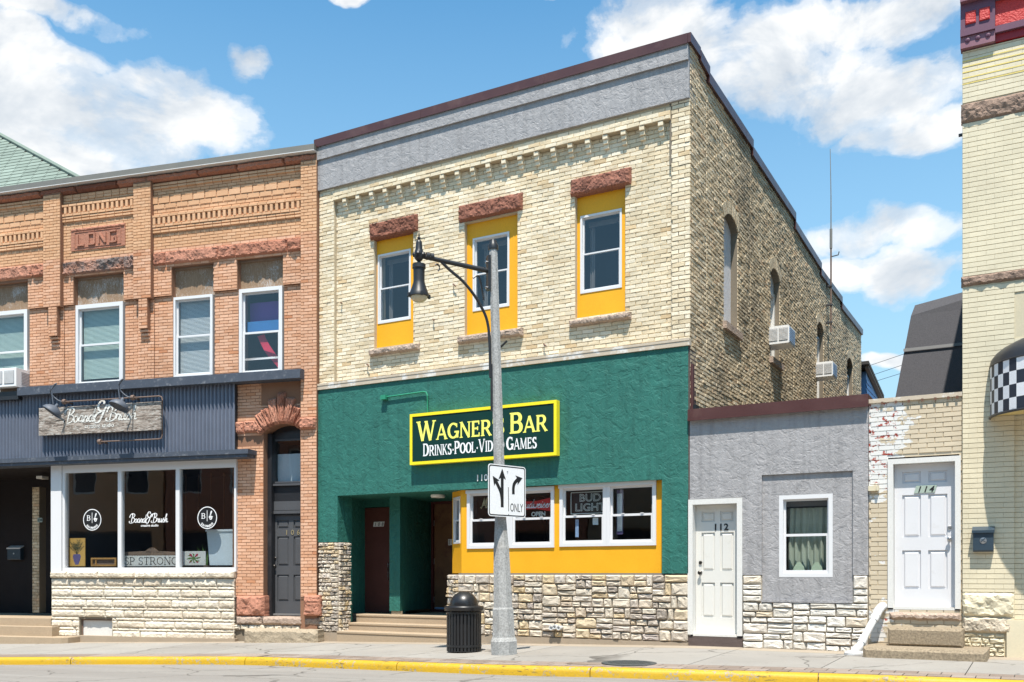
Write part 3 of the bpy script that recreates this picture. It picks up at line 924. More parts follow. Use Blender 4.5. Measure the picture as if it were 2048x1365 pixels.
def road_mat():
    n, b, P = _new('road')
    f1 = n.noise(P, .6, 5, .6)
    col = n.mix(f1, (.225, .208, .186), (.268, .25, .226))
    col = n.mix(1, col, n.ramp(n.noise(P, 55, 4, .65), [(.3, .86), (.7, 1.10)]), 'MULTIPLY')
    # wheel-worn bands along the street
    bnd = n.noise(n.vmath('MULTIPLY', P, (.12, 1.6, 1)).outputs[0], 1.0, 4, .6)
    col = n.mix(n.ramp(bnd, [(.42, 0.0), (.62, .55)]), col, (.185, .168, .15))
    col = worn(n, P, col, .8, .4)
    n.put(b.inputs['Base Color'], col); b.inputs['Roughness'].default_value = .9
    _bump(n, b, n.noise(P, 80, 4, .6), .35, .005)
road_mat()
def kerb_mat():
    """yellow kerb paint, scuffed by tyres and chipped to the concrete"""
    n, b, P = _new('kerb_yellow')
    f1 = n.noise(P, 1.5, 5, .6)
    col = n.mix(f1, (.46, .275, .009), (.55, .345, .013))
    col = n.mix(1, col, n.ramp(n.noise(P, 40, 4, .65), [(.3, .90), (.7, 1.06)]), 'MULTIPLY')
    pat = n.ramp(n.noise(P, .8, 3, .5), [(.44, 0.0), (.56, 1.0)])
    chip = n.math('MULTIPLY', n.ramp(n.noise(P, 16, 6, .75), [(.555, 0.0), (.58, 1.0)]), pat)
    col = n.mix(chip, col, (.30, .275, .235))
    scf = n.math('MULTIPLY', n.ramp(n.noise(n.vmath('MULTIPLY', P, (1, 1, 5)).outputs[0], 9, 6, .7), [(.56, 0.0), (.62, .8)]), n.ramp(n.noise(P, .9, 2, .5), [(.48, 0.0), (.58, 1.0)]))
    col = n.mix(scf, col, (.06, .048, .03))
    n.put(b.inputs['Base Color'], col); b.inputs['Roughness'].default_value = .6
    _bump(n, b, n.math('SUBTRACT', n.noise(P, 30, 5, .6), n.math('MULTIPLY', chip, .5)), .5, .008)
kerb_mat()
plain('warm_slab', (.315, .262, .20), .9, .08, fine=.08, fs=60, bump=.3)

def plywood():
    n, b, P = _new('plywood')
    mp = n.vmath('MULTIPLY', P, (9, 9, 1.6)).outputs[0]
    g = n.noise(mp, 3.2, 6, .65, 1.8)
    col = n.ramp(g, [(.3, (.19, .115, .065)), (.5, (.25, .165, .10)), (.7, (.29, .20, .13))])
    up = n.noise(P, 2.4, 4, .6)
    msk = n.math('ADD', n.noise(mp, 5.5, 5, .7, 2.5), n.math('MULTIPLY', n.math('SUBTRACT', up, .5), .55))
    peel = n.ramp(msk, [(.56, 0), (.62, .85)])
    col = n.mix(peel, col, (.44, .42, .40))
    n.put(b.inputs['Base Color'], col)
    b.inputs['Roughness'].default_value = .85
    _bump(n, b, msk, .4, .006)
plywood()
def barn():
    """weathered planks with flaking pale paint"""
    n, b, P = _new('barn_board')
    mp = n.vmath('MULTIPLY', P, (1.3, 1.3, 7)).outputs[0]
    g = n.noise(mp, 3.5, 7, .7, 1.2)
    col = n.ramp(g, [(.38, (.055, .045, .038)), (.46, (.20, .16, .13)), (.54, (.34, .29, .25)), (.66, (.47, .42, .37))])
    pl = n.ramp(n.noise(mp, 5.0, 6, .68, .8), [(.55, 0), (.59, .85)])
    col = n.mix(pl, col, (.47, .46, .42))
    dk = n.ramp(n.noise(n.vmath('MULTIPLY', P, (2, 2, 26)).outputs[0], 3, 5, .7), [(.60, 0), (.66, .85)])
    col = n.mix(dk, col, (.045, .037, .03))
    n.put(b.inputs['Base Color'], col)
    b.inputs['Roughness'].default_value = .9
    _bump(n, b, g, .6, .012)
barn()
def peeling():
    """buff-painted brick: toward one end the buff has flaked to an older white coat and to red brick"""
    n, b, P = _new('peeling_brick')
    sp = n.n('ShaderNodeSeparateXYZ'); n.l(P, sp.inputs[0])
    uu = n.math('SUBTRACT', sp.outputs[0], WF.U(1737))                 # metres from the west end of this wall
    near = n.ramp(uu, [(0.0, 1.0), (.16, .97), (.55, .66), (.72, .30), (.85, 0.0)])
    zz = sp.outputs[2]
    zr = n.ramp(n.math('MULTIPLY', n.math('SUBTRACT', zz, .2), .28), [(0, .52), (.12, .58), (.22, .30), (.52, .33), (.68, .70), (.90, .78), (1, .55)])
    a = n.math('ADD', n.noise(n.vmath('MULTIPLY', P, (1, 1, 1.5)).outputs[0], 4.2, 6, .62), n.math('MULTIPLY', n.math('MULTIPLY', near, zr), .62))
    m1 = n.ramp(a, [(.82, 0), (.83, 1)])
    a2 = n.math('ADD', n.noise(n.vmath('MULTIPLY', P, (1, 1, 1.5)).outputs[0], 7.5, 6, .7), n.math('MULTIPLY', n.math('MULTIPLY', near, zr), .24))
    m2 = n.math('MULTIPLY', n.ramp(a2, [(.725, 0), (.745, 1)]), m1)
    at = n.n('ShaderNodeAttribute'); at.attribute_name = 'tint'
    buff = n.ramp(at.outputs['Fac'], [(0, (.52, .435, .31)), (1, (.56, .475, .345))])
    buff = n.mix(1, buff, n.ramp(n.noise(P, 1.2, 4, .6), [(.3, .93), (.7, 1.05)]), 'MULTIPLY')
    col = n.mix(m1, buff, (.66, .65, .62))
    red = n.ramp(n.noise(P, 12, 4, .6), [(.3, (.28, .035, .022)), (.7, (.42, .08, .05))])
    col = n.mix(m2, col, red)
    n.put(b.inputs['Base Color'], col)
    b.inputs['Roughness'].default_value = .7
    h = n.math('SUBTRACT', n.math('MULTIPLY', n.noise(P, 45, 4, .6), .3), n.math('ADD', n.math('MULTIPLY', m1, .5), n.math('MULTIPLY', m2, .5)))
    _bump(n, b, h, .5, .006)
peeling()
def boarded():
    """whitewashed boarding, flaking to dark wood"""
    n, b, P = _new('whitewash')
    mp = n.vmath('MULTIPLY', P, (4, 4, 1)).outputs[0]
    g = n.noise(mp, 9, 7, .75, .6)
    col = n.ramp(g, [(.34, (.20, .19, .19)), (.42, (.58, .58, .60)), (.6, (.68, .68, .70))])
    n.put(b.inputs['Base Color'], col)
    b.inputs['Roughness'].default_value = .85
    _bump(n, b, g, .5, .01)
boarded()
def wood_lettered():
    n, b, P = _new('flaked_letter')
    g = n.noise(n.vmath('MULTIPLY', P, (1.5, 1.5, 6)).outputs[0], 7, 6, .7)
    col = n.ramp(g, [(.40, (.18, .15, .12)), (.47, (.70, .70, .66))])
    n.put(b.inputs['Base Color'], col)
    b.inputs['Roughness'].default_value = .8
wood_lettered()
def glass(name, tint=(.95, .96, .97), ior=1.5, dull=0.0):
    m = bpy.data.materials.new(name); m.use_nodes = True
    n = Nodes(m.node_tree); MAT[name] = m
    out = n.n('ShaderNodeOutputMaterial')
    tr = n.n('ShaderNodeBsdfTransparent'); tr.inputs[0].default_value = (*tint, 1)
    gl = n.n('ShaderNodeBsdfGlossy'); gl.inputs['Roughness'].default_value = 0.0 + dull
    geo = n.n('ShaderNodeNewGeometry')
    bp = n.n('ShaderNodeBump'); bp.inputs['Strength'].default_value = .05; bp.inputs['Distance'].default_value = .02
    n.put(bp.inputs['Height'], n.noise(geo.outputs['Position'], 1.7, 2, .5))
    n.l(bp.outputs[0], gl.inputs['Normal'])
    fr = n.n('ShaderNodeFresnel'); fr.inputs[0].default_value = ior
    one = n.math('MULTIPLY', fr.outputs[0], n.math('SUBTRACT', 1.0, geo.outputs['Backfacing']))
    mx = n.n('ShaderNodeMixShader')
    n.l(one, mx.inputs[0]); n.l(tr.outputs[0], mx.inputs[1]); n.l(gl.outputs[0], mx.inputs[2])
    n.l(mx.outputs[0], out.inputs['Surface'])
glass('glass', (.92, .94, .955), 1.95)
glass('shop_glass', (.90, .92, .935), 2.3)
glass('dark_glass', (.55, .58, .62), 1.7)
# ------------------------------------------------------------------ building kit
def digits(parent, txt, h, u, step, y, z, mat, fr, ext=.004, bold=0.0, shear=0.0):
    """house numbers, one piece for each digit"""
    for i, chh in enumerate(txt):
        part(parent, 'house_number', text_mb(chh, h, u + i * step, y, z, 'CENTER', shear, 1.0, ext, bold), mat, fr)
def room(parent, fr, u0, u1, y0, y1, z0, z1, mat='interior_dark', name='room_lining'):
    """dark inside of a room: five walls, open to the glass"""
    m = MB()
    m.add([(u0, y0, z0), (u1, y0, z0), (u1, y1, z0), (u0, y1, z0), (u0, y0, z1), (u1, y0, z1), (u1, y1, z1), (u0, y1, z1)],
          [(0, 1, 2, 3), (4, 7, 6, 5), (1, 5, 6, 2), (0, 3, 7, 4), (3, 2, 6, 7)])
    return part(parent, name, m, mat, fr)
def pane(parent, fr, u0, u1, z0, z1, y, mat='glass'):
    m = MB(); m.box(u0, u1, y, y + .006, z0, z1)
    return part(parent, 'pane', m, mat, fr)
def window(root, fr, u0, u1, z0, z1, y, meet=.5, fw=.055, sw=.035, depth=.9, inside='interior_dark', fmat='white_vinyl', gmat='glass', name='window', bottom=None, yfront=None, screen=False, roomw=.25):
    """double-hung window: outer frame, two sashes, two panes and the dark room behind"""
    yf = y - .03 if yfront is None else yfront
    m = MB(); m.frame(u0, u1, z0, z1, fw, yf, y + .07, wb=bottom or fw)
    w = part(root, name, m, fmat, fr)
    a, b, c, d = u0 + fw, u1 - fw, z0 + (bottom or fw), z1 - fw
    zm = c + (d - c) * meet
    s = MB(); s.frame(a, b, zm - sw * .5, d, sw * .8, y + .012, y + .045, wb=sw)
    part(w, 'upper_sash', s, fmat, fr)
    s = MB(); s.frame(a, b, c, zm + sw * .4, sw, y - .012, y + .009, wb=sw * 1.2, wt=sw)
    part(w, 'lower_sash', s, fmat, fr)
    pane(w, fr, a + sw * .8, b - sw * .8, zm + sw * .5, d - sw * .8, y + .025, gmat)
    pane(w, fr, a + sw, b - sw, c + sw, zm - sw * .5, y - .004, gmat)
    room(w, fr, u0 - roomw, u1 + roomw, y + .075, y + depth, z0 - .1, z1 + .1, inside)
    return w, (a, b, c, d, zm)
def blinds(w, fr, a, b, z0, z1, y, mat='blind', pitch=.026):
    m = MB(); z = z1
    i = 0
    while z > z0:
        m.add([(a, y - .006, z - .012), (b, y - .006, z - .012), (b, y + .004, z + .0105), (a, y + .004, z + .0105)], [(0, 1, 2, 3)])
        z -= pitch; i += 1
    return part(w, 'blind', m, mat, fr, kind='stuff')
def cloth(w, fr, a, b, z0, z1, y, mat, folds=9, amp=.02, seed=1, name='curtain', top=None):
    """a hanging cloth with soft folds"""
    rng = random.Random(seed); m = MB(); vs, fs = [], []
    nx, nz = folds * 6, 8
    ph = [rng.uniform(0, 6) for _ in range(4)]
    for j in range(nz + 1):
        for i in range(nx + 1):
            f, g = i / nx, j / nz
            yy = y + amp * (math.sin(f * folds * 6.28 + ph[0] + .8 * math.sin(g * 3 + ph[1])) + .5 * math.sin(f * folds * 2.7 + ph[2])) * (.6 + .4 * (1 - g))
            vs.append((a + (b - a) * f, yy, z0 + (z1 - z0) * g))
    for j in range(nz):
        for i in range(nx):
            p = j * (nx + 1) + i
            fs.append((p, p + 1, p + nx + 2, p + nx + 1))
    m.add(vs, fs)
    return part(w, name, m, mat, fr, smooth=True)
def panel_door(root, fr, u0, u1, z0, z1, y, mat, frame_mat, knob_u, knob_mat='steel', fw=.09, frame_y=None, name='door', rows=((.868, .948), (.487, .785), (.125, .395)), frame=True, swan=False):
    """six-panel door leaf with raised fields, its frame, knob and deadbolt"""
    W, H = u1 - u0, z1 - z0
    cols = ((.13, .44), (.56, .87))
    holes = [(u0 + W * a, u0 + W * b, z0 + H * c, z0 + H * d) for a, b in cols for c, d in rows]
    m = MB(); wall_holes(m, u0, u1, z0, z1, y, y + .045, holes)
    leaf = part(root, name, m, mat, fr)
    for (a, b, c, d) in holes:
        p = MB(); e = .022; g = .012
        p.add([(a, y + .022, c), (b, y + .022, c), (b, y + .022, d), (a, y + .022, d),
               (a + e, y + .020, c + e), (b - e, y + .020, c + e), (b - e, y + .020, d - e), (a + e, y + .020, d - e),
               (a + e * 1.8, y + .003, c + e * 1.8), (b - e * 1.8, y + .003, c + e * 1.8), (b - e * 1.8, y + .003, d - e * 1.8), (a + e * 1.8, y + .003, d - e * 1.8)],
              [(8, 9, 10, 11)] + [(i, (i + 1) % 4, 4 + (i + 1) % 4, 4 + i) for i in range(4)] + [(4 + i, 4 + (i + 1) % 4, 8 + (i + 1) % 4, 8 + i) for i in range(4)])
        part(leaf, 'panel', p, mat, fr)
    R = Matrix.Rotation(math.radians(90), 3, 'X')
    k = MB(); zk = z0 + .95
    k.lathe([(.028, 0), (.028, .008), (.012, .012), (.012, .03), (.03, .042), (.031, .06), (.018, .07)], (knob_u, y, zk), 14, M=R)
    part(leaf, 'knob', k, knob_mat, fr, smooth=True)
    k = MB(); k.lathe([(.028, 0), (.028, .012), (.02, .02)], (knob_u, y, zk + .16), 14, M=R)
    part(leaf, 'deadbolt', k, knob_mat, fr, smooth=True)
    if frame:
        fy = y - .06 if frame_y is None else frame_y
        m = MB()
        m.box(u0 - fw, u0 - .003, fy, y + .06, z0 - .02, z1 + fw); m.box(u1 + .003, u1 + fw, fy, y + .06, z0 - .02, z1 + fw)
        m.box(u0 - .003, u1 + .003, fy + .001, y + .06, z1 + .003, z1 + fw)
        m.box(u0 - .003, u1 + .003, fy + .02, y + .06, z0 - .04, z0 - .003)
        part(root, 'door_frame', m, frame_mat, fr)
    return leaf
def air_conditioner(fr, u, y, z, w, h, d, label, side=False, louvre='ac_blue'):
    """window unit: u = centre, y = its outer face plane, body reaches d back to the wall"""
    t = thing('air_conditioner', label, 'air conditioner', (u, y, z), fr=fr, group='window air conditioners')
    m = MB(); m.cbox(u - w / 2, u + w / 2, y, y + d, z, z + h, .012)
    part(t, 'case', m, 'ac_white', fr)
    for k in (-1, 1) if side else ():
        x = u - w / 2; c = y + d * .40 + k * d * .19
        m = MB(); m.box(x - .005, x + .004, c - d * .165, c + d * .165, z + h * .16, z + h * .86)
        g = part(t, 'grille', m, 'ac_grille', fr)
        s = MB(); q = z + h * .19
        while q < z + h * .84:
            s.box(x - .012, x - .0055, c - d * .155, c + d * .155, q, q + .010); q += .024
        part(g, 'grille_slats', s, 'ac_white', fr, kind='stuff')
    for i in range(8) if side else ():
        q = z + h * (.12 + .10 * i)
        m = MB(); m.box(u - w * .44, u + w * .44, y - .010, y + .004, q, q + h * .062); part(t, 'louvre', m, louvre, fr)
    for k in () if side else (-1, 1):
        c = u + k * w * .235
        m = MB(); m.box(c - w * .20, c + w * .20, y - .006, y + .004, z + h * .16, z + h * .86)
        g = part(t, 'grille', m, 'ac_grille', fr)
        s = MB(); q = z + h * .19
        while q < z + h * .84:
            s.box(c - w * .19, c + w * .19, y - .014, y - .0065, q, q + .010); q += .022
        part(g, 'grille_slats', s, 'ac_white', fr, kind='stuff')
    for sx in () if side else (-1, 1):
        x = u + sx * w / 2
        for i in range(9):
            q = z + h * (.14 + .08 * i)
            m = MB(); m.box(x - .002 * sx, x + .007 * sx, y + d * .30, y + d * .80, q, q + h * .05)
            part(t, 'side_louvre', m, louvre, fr)
    return t
def lip(m, u0, u1, y0, y1, z0, z1):
    m.box(u0, u1, y0, y1, z0, z1); return m
def arc_poly(u0, u1, zs, rise, n=10):
    """points of a segmental arch from (u0, zs) over to (u1, zs)"""
    h = (u1 - u0) / 2; R = (h * h + rise * rise) / (2 * rise); c = ((u0 + u1) / 2, zs + rise - R)
    a = math.asin(h / R)
    return [(c[0] + R * math.sin(-a + 2 * a * i / n), c[1] + R * math.cos(-a + 2 * a * i / n)) for i in range(n + 1)], c, R, a

# ------------------------------------------------------------------ ground, road, sidewalk, kerb
def struct(name, mb, mat, smooth=False):
    o = part(None, name, mb, mat, smooth=smooth)
    o['kind'] = 'structure'
    return o
m = MB(); m.add([(-2500, -2500, -1.6), (2500, -2500, -1.6), (2500, 2500, -1.6), (-2500, 2500, -1.6)], [(0, 1, 2, 3)])
struct('ground', m, 'ground')
KH = .118
xs = [-300, -120, -60, -40] + [-32 + .5 * i for i in range(105)] + [26, 40, 60, 120, 300]
m = MB(); vs, fs = [], []
for x in xs:
    ky = kerb_y(max(-60, min(60, x)))
    kz = gz(x, ky) - KH
    for dy, dz in ((.02, 0), (-.6, .006), (-4.5, .10), (-10, .02), (-14, -.05), (-300, -.4)):
        vs.append((x, ky + dy, kz + dz))
for i in range(len(xs) - 1):
    for j in range(5):
        a = i * 6 + j
        fs.append((a, a + 6, a + 7, a + 1))
m.add(vs, fs)
struct('road', m, 'road', smooth=True)
# sidewalk: a bed, with concrete slabs, a warm strip along the walls, brick pavers behind the kerb
stations = []
x = -25.0
while x < 8.5:
    stations.append(x); x += .5
m = MB(); vs, fs = [], []
for x in stations:
    yw = wall_y(x) + .6; yk = kerb_y(x) + .1
    for f in range(6):
        y = yw + (yk - yw) * f / 5
        vs.append((x, y, gz(x, y) - .035))
for i in range(len(stations) - 1):
    for j in range(5):
        a = i * 6 + j
        fs.append((a, a + 1, a + 7, a + 6))
m.add(vs, fs)
walk = struct('sidewalk', m, 'footing')
rs = random.Random(5)
def wpt(x, f):
    """point across the sidewalk: x along the walls, f = metres out from the wall"""
    if x < U638:
        sh = .225; nx = .974
    else:
        sh = 0.0; nx = 1.0
    bl = max(0.0, min(1.0, (U638 + 1.2 - x) / 2.4))
    return x + .225 * f * bl, wall_y(x) - f * (1 - .026 * bl)
def out_to_kerb(x):
    f = 2.9
    for _ in range(12):
        p = wpt(x, f)
        f += (p[1] - (kerb_y(p[0]) + .19))
    return f
def slab(x0, x1, fa, fb, mat, nm, tint, th=.035, name='slab', nsub=4):
    """flat piece of paving between two stations; fa, fb are functions of x: metres from the wall"""
    mb = MB(); tp, bt = [], []
    n = nsub
    g = .006
    for i in range(n + 1):
        x = x0 + g + (x1 - x0 - 2 * g) * i / n
        for ff in (fa(x), fb(x)):
            p = wpt(x, ff); z = gz(*p)
            tp.append((p[0], p[1], z)); bt.append((p[0], p[1], z - th - .02))
    k = len(tp)
    fs = []
    for i in range(n):
        a = 2 * i
        fs += [(a, a + 1, a + 3, a + 2), (a, a + 2, k + a + 2, k + a), (a + 1, k + a + 1, k + a + 3, a + 3)]
    fs += [(0, k, k + 1, 1), (2 * n, 2 * n + 1, k + 2 * n + 1, k + 2 * n)]
    mb.add(tp + bt, fs, tint)
    part(walk, name, mb, mat)
xj = [-25, -23.2, -21.4, -19.6, -17.9, -16.3, -14.7, -13.1, -11.6, -10.0, -8.45, -6.9, -5.35, -3.95, -2.35, -.75, .9, 2.6, 4.3, 6.0, 7.6]
for i in range(len(xj) - 1):
    x0, x1 = xj[i], xj[i + 1]
    slab(x0, x1, lambda x: -.62, lambda x: .47, 'warm_slab', 'slab', .5)
    slab(x0, x1, lambda x: .482, lambda x: out_to_kerb(x) - .50, 'slab', 'slab', rs.random())
nP = 0
x = -25.0
while x < 4.0:
    dx = .25
    near = -12.0 < x < 1.0
    if near:
        for r in range(2):
            slab(x + (r % 2) * .12, x + (r % 2) * .12 + dx, (lambda q, r=r: out_to_kerb(q) - .49 + r * .238), (lambda q, r=r: out_to_kerb(q) - .49 + r * .238 + .228), 'paver', 'paver', rs.random(), name='paver', nsub=1)
        x += dx
    else:
        slab(x, x + 1.0, lambda q: out_to_kerb(q) - .49, lambda q: out_to_kerb(q) - .02, 'paver', 'paver', rs.random(), name='paver_row', nsub=2)
        x += 1.0
# kerb stones
kerb = thing('kerb', 'yellow painted concrete kerb along the sidewalk edge', 'kerb', (-7, kerb_y(-7), gz(-7, kerb_y(-7)) - KH))
kx = [-24, -20.6, -17.2, -14.30, -11.05, -7.95, -4.95, -2.25, .6, 3.5, 6.5]
for a, b in zip(kx, kx[1:]):
    mb = MB(); n = 10; vs, fs = [], []
    for i in range(n + 1):
        x = a + .006 + (b - a - .012) * i / n
        y = kerb_y(x); z = gz(x, y)
        dy = (kerb_y(x + .1) - kerb_y(x - .1)) / .2
        L = math.hypot(1, dy); nx, ny = -dy / L, 1 / L
        w = .165
        for off, zz in ((0, -KH - .05), (.004, -.055), (.012, -.028), (.03, -.008), (.055, 0), (w, .002), (w, -.12)):
            vs.append((x + nx * off, y + ny * off, z + zz))
    for i in range(n):
        for j in range(6):
            p = i * 7 + j
            fs.append((p, p + 7, p + 8, p + 1))
    fs += [tuple(range(7)), tuple(n * 7 + j for j in range(6, -1, -1))]
    mb.add(vs, fs)
    part(kerb, 'kerb_stone', mb, 'kerb_yellow', smooth=True)
kerb['kind'] = 'structure'
# ================================================================== the bar: cream brick over green stucco
U, Z = WF.U, WF.Z
UL, UR = U(638), U(1380)
BZ = lambda r: CZ + r                                   # heights measured from the eye level
bar = thing('bar_building', 'two storey cream brick bar with green stucco ground floor and yellow bay window', 'building', ((UL + UR) / 2, 0, gz((UL + UR) / 2, 0)))
CH, BLN = .0697, .213                                  # brick course and length
YB = .07                                                # recessed brick field behind the corner piers
DEP = 13.8                                              # depth of the building
# openings of the upper floor
wins = []
for (xl, xr, yt, yb) in ((748, 826, 478, 697), (929, 1034.5, 447, 671), (1150, 1250, 389, 637)):
    wins.append((U(xl, YB), U(xr, YB), Z(xl, yb, YB), Z(xl, yt, YB)))
PL, PR = U(668), U(1342)                                # piers' inner edges
ZT, ZG, ZF = BZ(3.60), BZ(7.48), BZ(7.22)               # trim, stucco band, frieze underside
m = MB(); wall_holes(m, UL + .002, UR - .012, ZT - .2, BZ(8.30), YB + .012, YB + .36, wins)
m.box(UL + .003, PL, .012, YB + .02, ZT - .1, ZG + .1); m.box(PR, UR - .012, .012, YB + .02, ZT - .1, ZG + .1); m.box(PL, PR, .013, YB + .02, ZF, ZG + .1); m.box(PL + .004, PR - .004, -.034, .014, ZF + .002, ZF + 2 * CH - .004)
part(bar, 'front_wall', m, 'cream_mortar', WF)
br = []
rb = random.Random(11)
lay(br, WF, PL, PR, ZT, ZF, YB + .012, .012, CH, BLN, .0075, wins, 0, rb, zbase=ZT)
lay(br, WF, UL + .004, PL, ZT, ZG, .012, .012, CH, BLN, .0075, (), 0, rb, zbase=ZT)
lay(br, WF, PR, UR, ZT, ZG, .012, .012, CH, BLN, .0075, (), 1, rb, zbase=ZT)
lay(br, WF, PL, PR, ZF + 2 * CH, ZG - .04, .012, .012, CH, BLN, .0075, (), 0, rb, zbase=ZT)
lay(br, WF, PL + .002, PR - .002, ZF, ZF + 2 * CH, -.034, .012, CH, BLN, .0075, (), 0, rb)
# side wall with its stepped parapet: (metres from the front, height above the eye)
steps = []
for (px, ya, yb) in ((1413, 133, 146), (1501, 280, 294), (1587, 426, 443), (1639, 526, 537), (1681, 594, 606), (1722.5, 660, 660)):
    u, za = SF.at(px, ya); _, zb = SF.at(px, yb)
    steps.append((u, za, zb))
tops = []; u0, z0 = 0.0, BZ(8.46)
for (u, za, zb) in steps:
    tops.append((u0, u, z0, za)); u0, z0 = u, zb
DEP = steps[-1][0]
def side_top(u):
    for a, b, za, zb in tops:
        if u <= b:
            return za + (zb - za) * (u - a) / (b - a)
    return tops[-1][3]
ZSB = BZ(-1.3)
sw = []   # side openings: u0, u1, sill, spring, rise
for (xa, xb, yt, ys_, ysill) in ((1448, 1475.5, 424, 452, 646), (1541, 1559.5, 532, 556, 716), (1634, 1647, 639, 662, 800), (1694, 1705, 711, 727, 810)):
    ua, ub = SF.U(xa), SF.U(xb)
    zc = SF.Z((xa + xb) / 2, yt + 4); sw.append((ua, ub, SF.Z(xa, ysill), zc - .20, .17))
ZLOW = BZ(2.0)
holes = [(a, b, c, d + .17) for (a, b, c, d, e) in sw]
m = MB(); wall_holes(m, .36, DEP, ZSB, BZ(6.5), .012, .36, holes)
part(bar, 'side_wall', m, 'side_mortar', SF)
m = MB()
for a, b, za, zb in tops:
    lo = BZ(6.5)
    m.prism([(max(a, .01), lo), (b, lo), (b, zb - .03), (max(a, .01), za - .03)], .012, .34)
m.box(.01, .362, .0125, .3, ZSB, BZ(6.5))
part(bar, 'side_parapet', m, 'side_mortar', SF)
sb = []
for a, b, za, zb in tops:
    lay(sb, SF, max(a, .0), b, BZ(2.0), (za + zb) / 2 - .03, .012, .016, CH, BLN, .012, [(h[0], h[1], h[2], h[3]) for h in holes], 0, rb, zbase=ZT)
# the 300 nearest front and side bricks become pieces of their own, the rest stay joined
fs_ = sorted(br, key=lambda b: -(b.u1 - b.u0) * (b.z1 - b.z0) * WF.scale(b.u0) ** 2)
set_bricks(bar, br, 'cream_brick', 21, 190, rough=.0045, ch=.004)
set_bricks(bar, sb, 'side_brick', 22, 110, rough=.006, ch=.007)
# corbel table
a0, a1 = U(690, 0), U(1322, 0)
for i in range(21):
    c = a0 + (a1 - a0) * i / 20
    m = MB()
    m.cbox(c - .043, c + .043, -.034, YB + .02, ZF - .072, ZF - .004, .005); m.cbox(c - .043, c + .043, -.008, YB + .02, ZF - .142, ZF - .076, .005)
    m.cbox(c - .041, c + .041, .026, YB + .02, ZF - .212, ZF - .146, .005)
    m.t = [rb.random() * .6 + .2] * len(m.v)
    part(bar, 'corbel', m, 'cream_brick', WF)
# grey stucco band in two steps and the brown coping
m = MB(); m.box(UL, UR - .004, -.045, .30, ZG, BZ(8.06)); part(bar, 'stucco_band', m, 'grey_stucco', WF)
m = MB(); m.box(UL, UR - .004, -.085, .29, BZ(8.062), BZ(8.33)); part(bar, 'stucco_band', m, 'grey_stucco', WF)
cl = (UR - UL + .04) / 3
for i in range(3):
    m = MB(); a = UL - .04 + cl * i
    m.box(a, a + cl - .004, -.105, .40, BZ(8.315), BZ(8.46)); m.box(a + .001, a + cl - .005, -.113, -.105, BZ(8.30), BZ(8.335))
    part(bar, 'coping', m, 'brown_metal', WF)
m = MB(); m.box(UR + .0, UR + .05, -.105, .40, BZ(8.31), BZ(8.458)); part(bar, 'coping', m, 'brown_metal', WF)
for k, (a, b, za, zb) in enumerate(tops):
    m = MB(); a_ = .40 if k == 0 else a
    th_ = .17
    za_ = za + (zb - za) * (a_ - a) / (b - a)
    m.prism([(a_, za_ - th_), (b, zb - th_), (b, zb), (a_, za_)], -.055, .38)
    if k < len(tops) - 1:
        m.box(b - .001, b + .035, -.054, .37, tops[k + 1][2] - th_, zb)
    part(bar, 'coping', m, 'brown_metal', SF)
# roof deck
m = MB(); m.add([(UL, .3, BZ(7.9)), (UR - .3, .3, BZ(7.9)), (UR - .3, DEP, BZ(6.4)), (UL, DEP, BZ(6.4))], [(0, 1, 2, 3)]); part(bar, 'roof', m, 'roof_dark', WF)
m = MB(); m.box(UL + .3, UR - .36, DEP - .3, DEP - .02, ZSB, BZ(6.7)); m.box(UL, UL + .12, .4, DEP, ZSB, BZ(8.0)); part(bar, 'back_wall', m, 'side_mortar', WF)
# upper windows: yellow infill, white sash, stone lintel and sill
wfr = ((756, 822, 511, 649), (946, 1019, 478, 624), (1161, 1244, 433.5, 588.5))
lint = ((737, 832, 447.5, 480), (915, 1042, 411, 444), (1139, 1260, 359, 392))
sill = ((737, 836, 700, 712.5), (914, 1043, 673, 688), (1137, 1260, 640.5, 654))
for i in range(3):
    a, b, c, d = wins[i]
    x0, x1, yt, yb = wfr[i]
    yw = YB + .09
    fu0, fu1, fz0, fz1 = U(x0, yw), U(x1, yw), Z(x0, yb, yw), Z(x0, yt, yw)
    m = MB(); wall_holes(m, a, b, c, d, yw, yw + .12, [(fu0, fu1, fz0, fz1)])
    part(bar, 'window_infill', m, 'yellow_paint', WF)
    w, g = window(bar, WF, fu0, fu1, fz0, fz1, yw + .02, .505, .036, .024, .8, 'interior_blue', yfront=yw - .012)
    cloth(w, WF, g[0] + .01, g[0] + .10, g[2] + .02, g[3] - .02, yw + .30, 'interior_wall', 2, .012, i)
    m = MB(); m.box(g[0], g[1], yw + .25, yw + .256, g[2] + (g[3] - g[2]) * .93, g[3]); part(w, 'shade', m, 'interior_wall', WF)
    x0, x1, yt, yb = lint[i]
    u0, u1, z0, z1 = U(x0), U(x1), Z(x0, yb), Z(x0, yt)
    part(bar, 'lintel', rock_mesh(u1 - u0, z1 - z0, .075, 40 + i, .05, .026, .012, .1, .3 + .3 * i, 7), 'dark_red_stone', WF, loc=(u0, YB, z0))
    x0, x1, yt, yb = sill[i]
    u0, u1, z0, z1 = U(x0), U(x1), Z(x0, yb), Z(x0, yt)
    part(bar, 'sill', rock_mesh(u1 - u0, z1 - z0, .10, 50 + i, .03, .022, .010, .12, .5, 9), 'sill_stone', WF, loc=(u0, YB, z0))
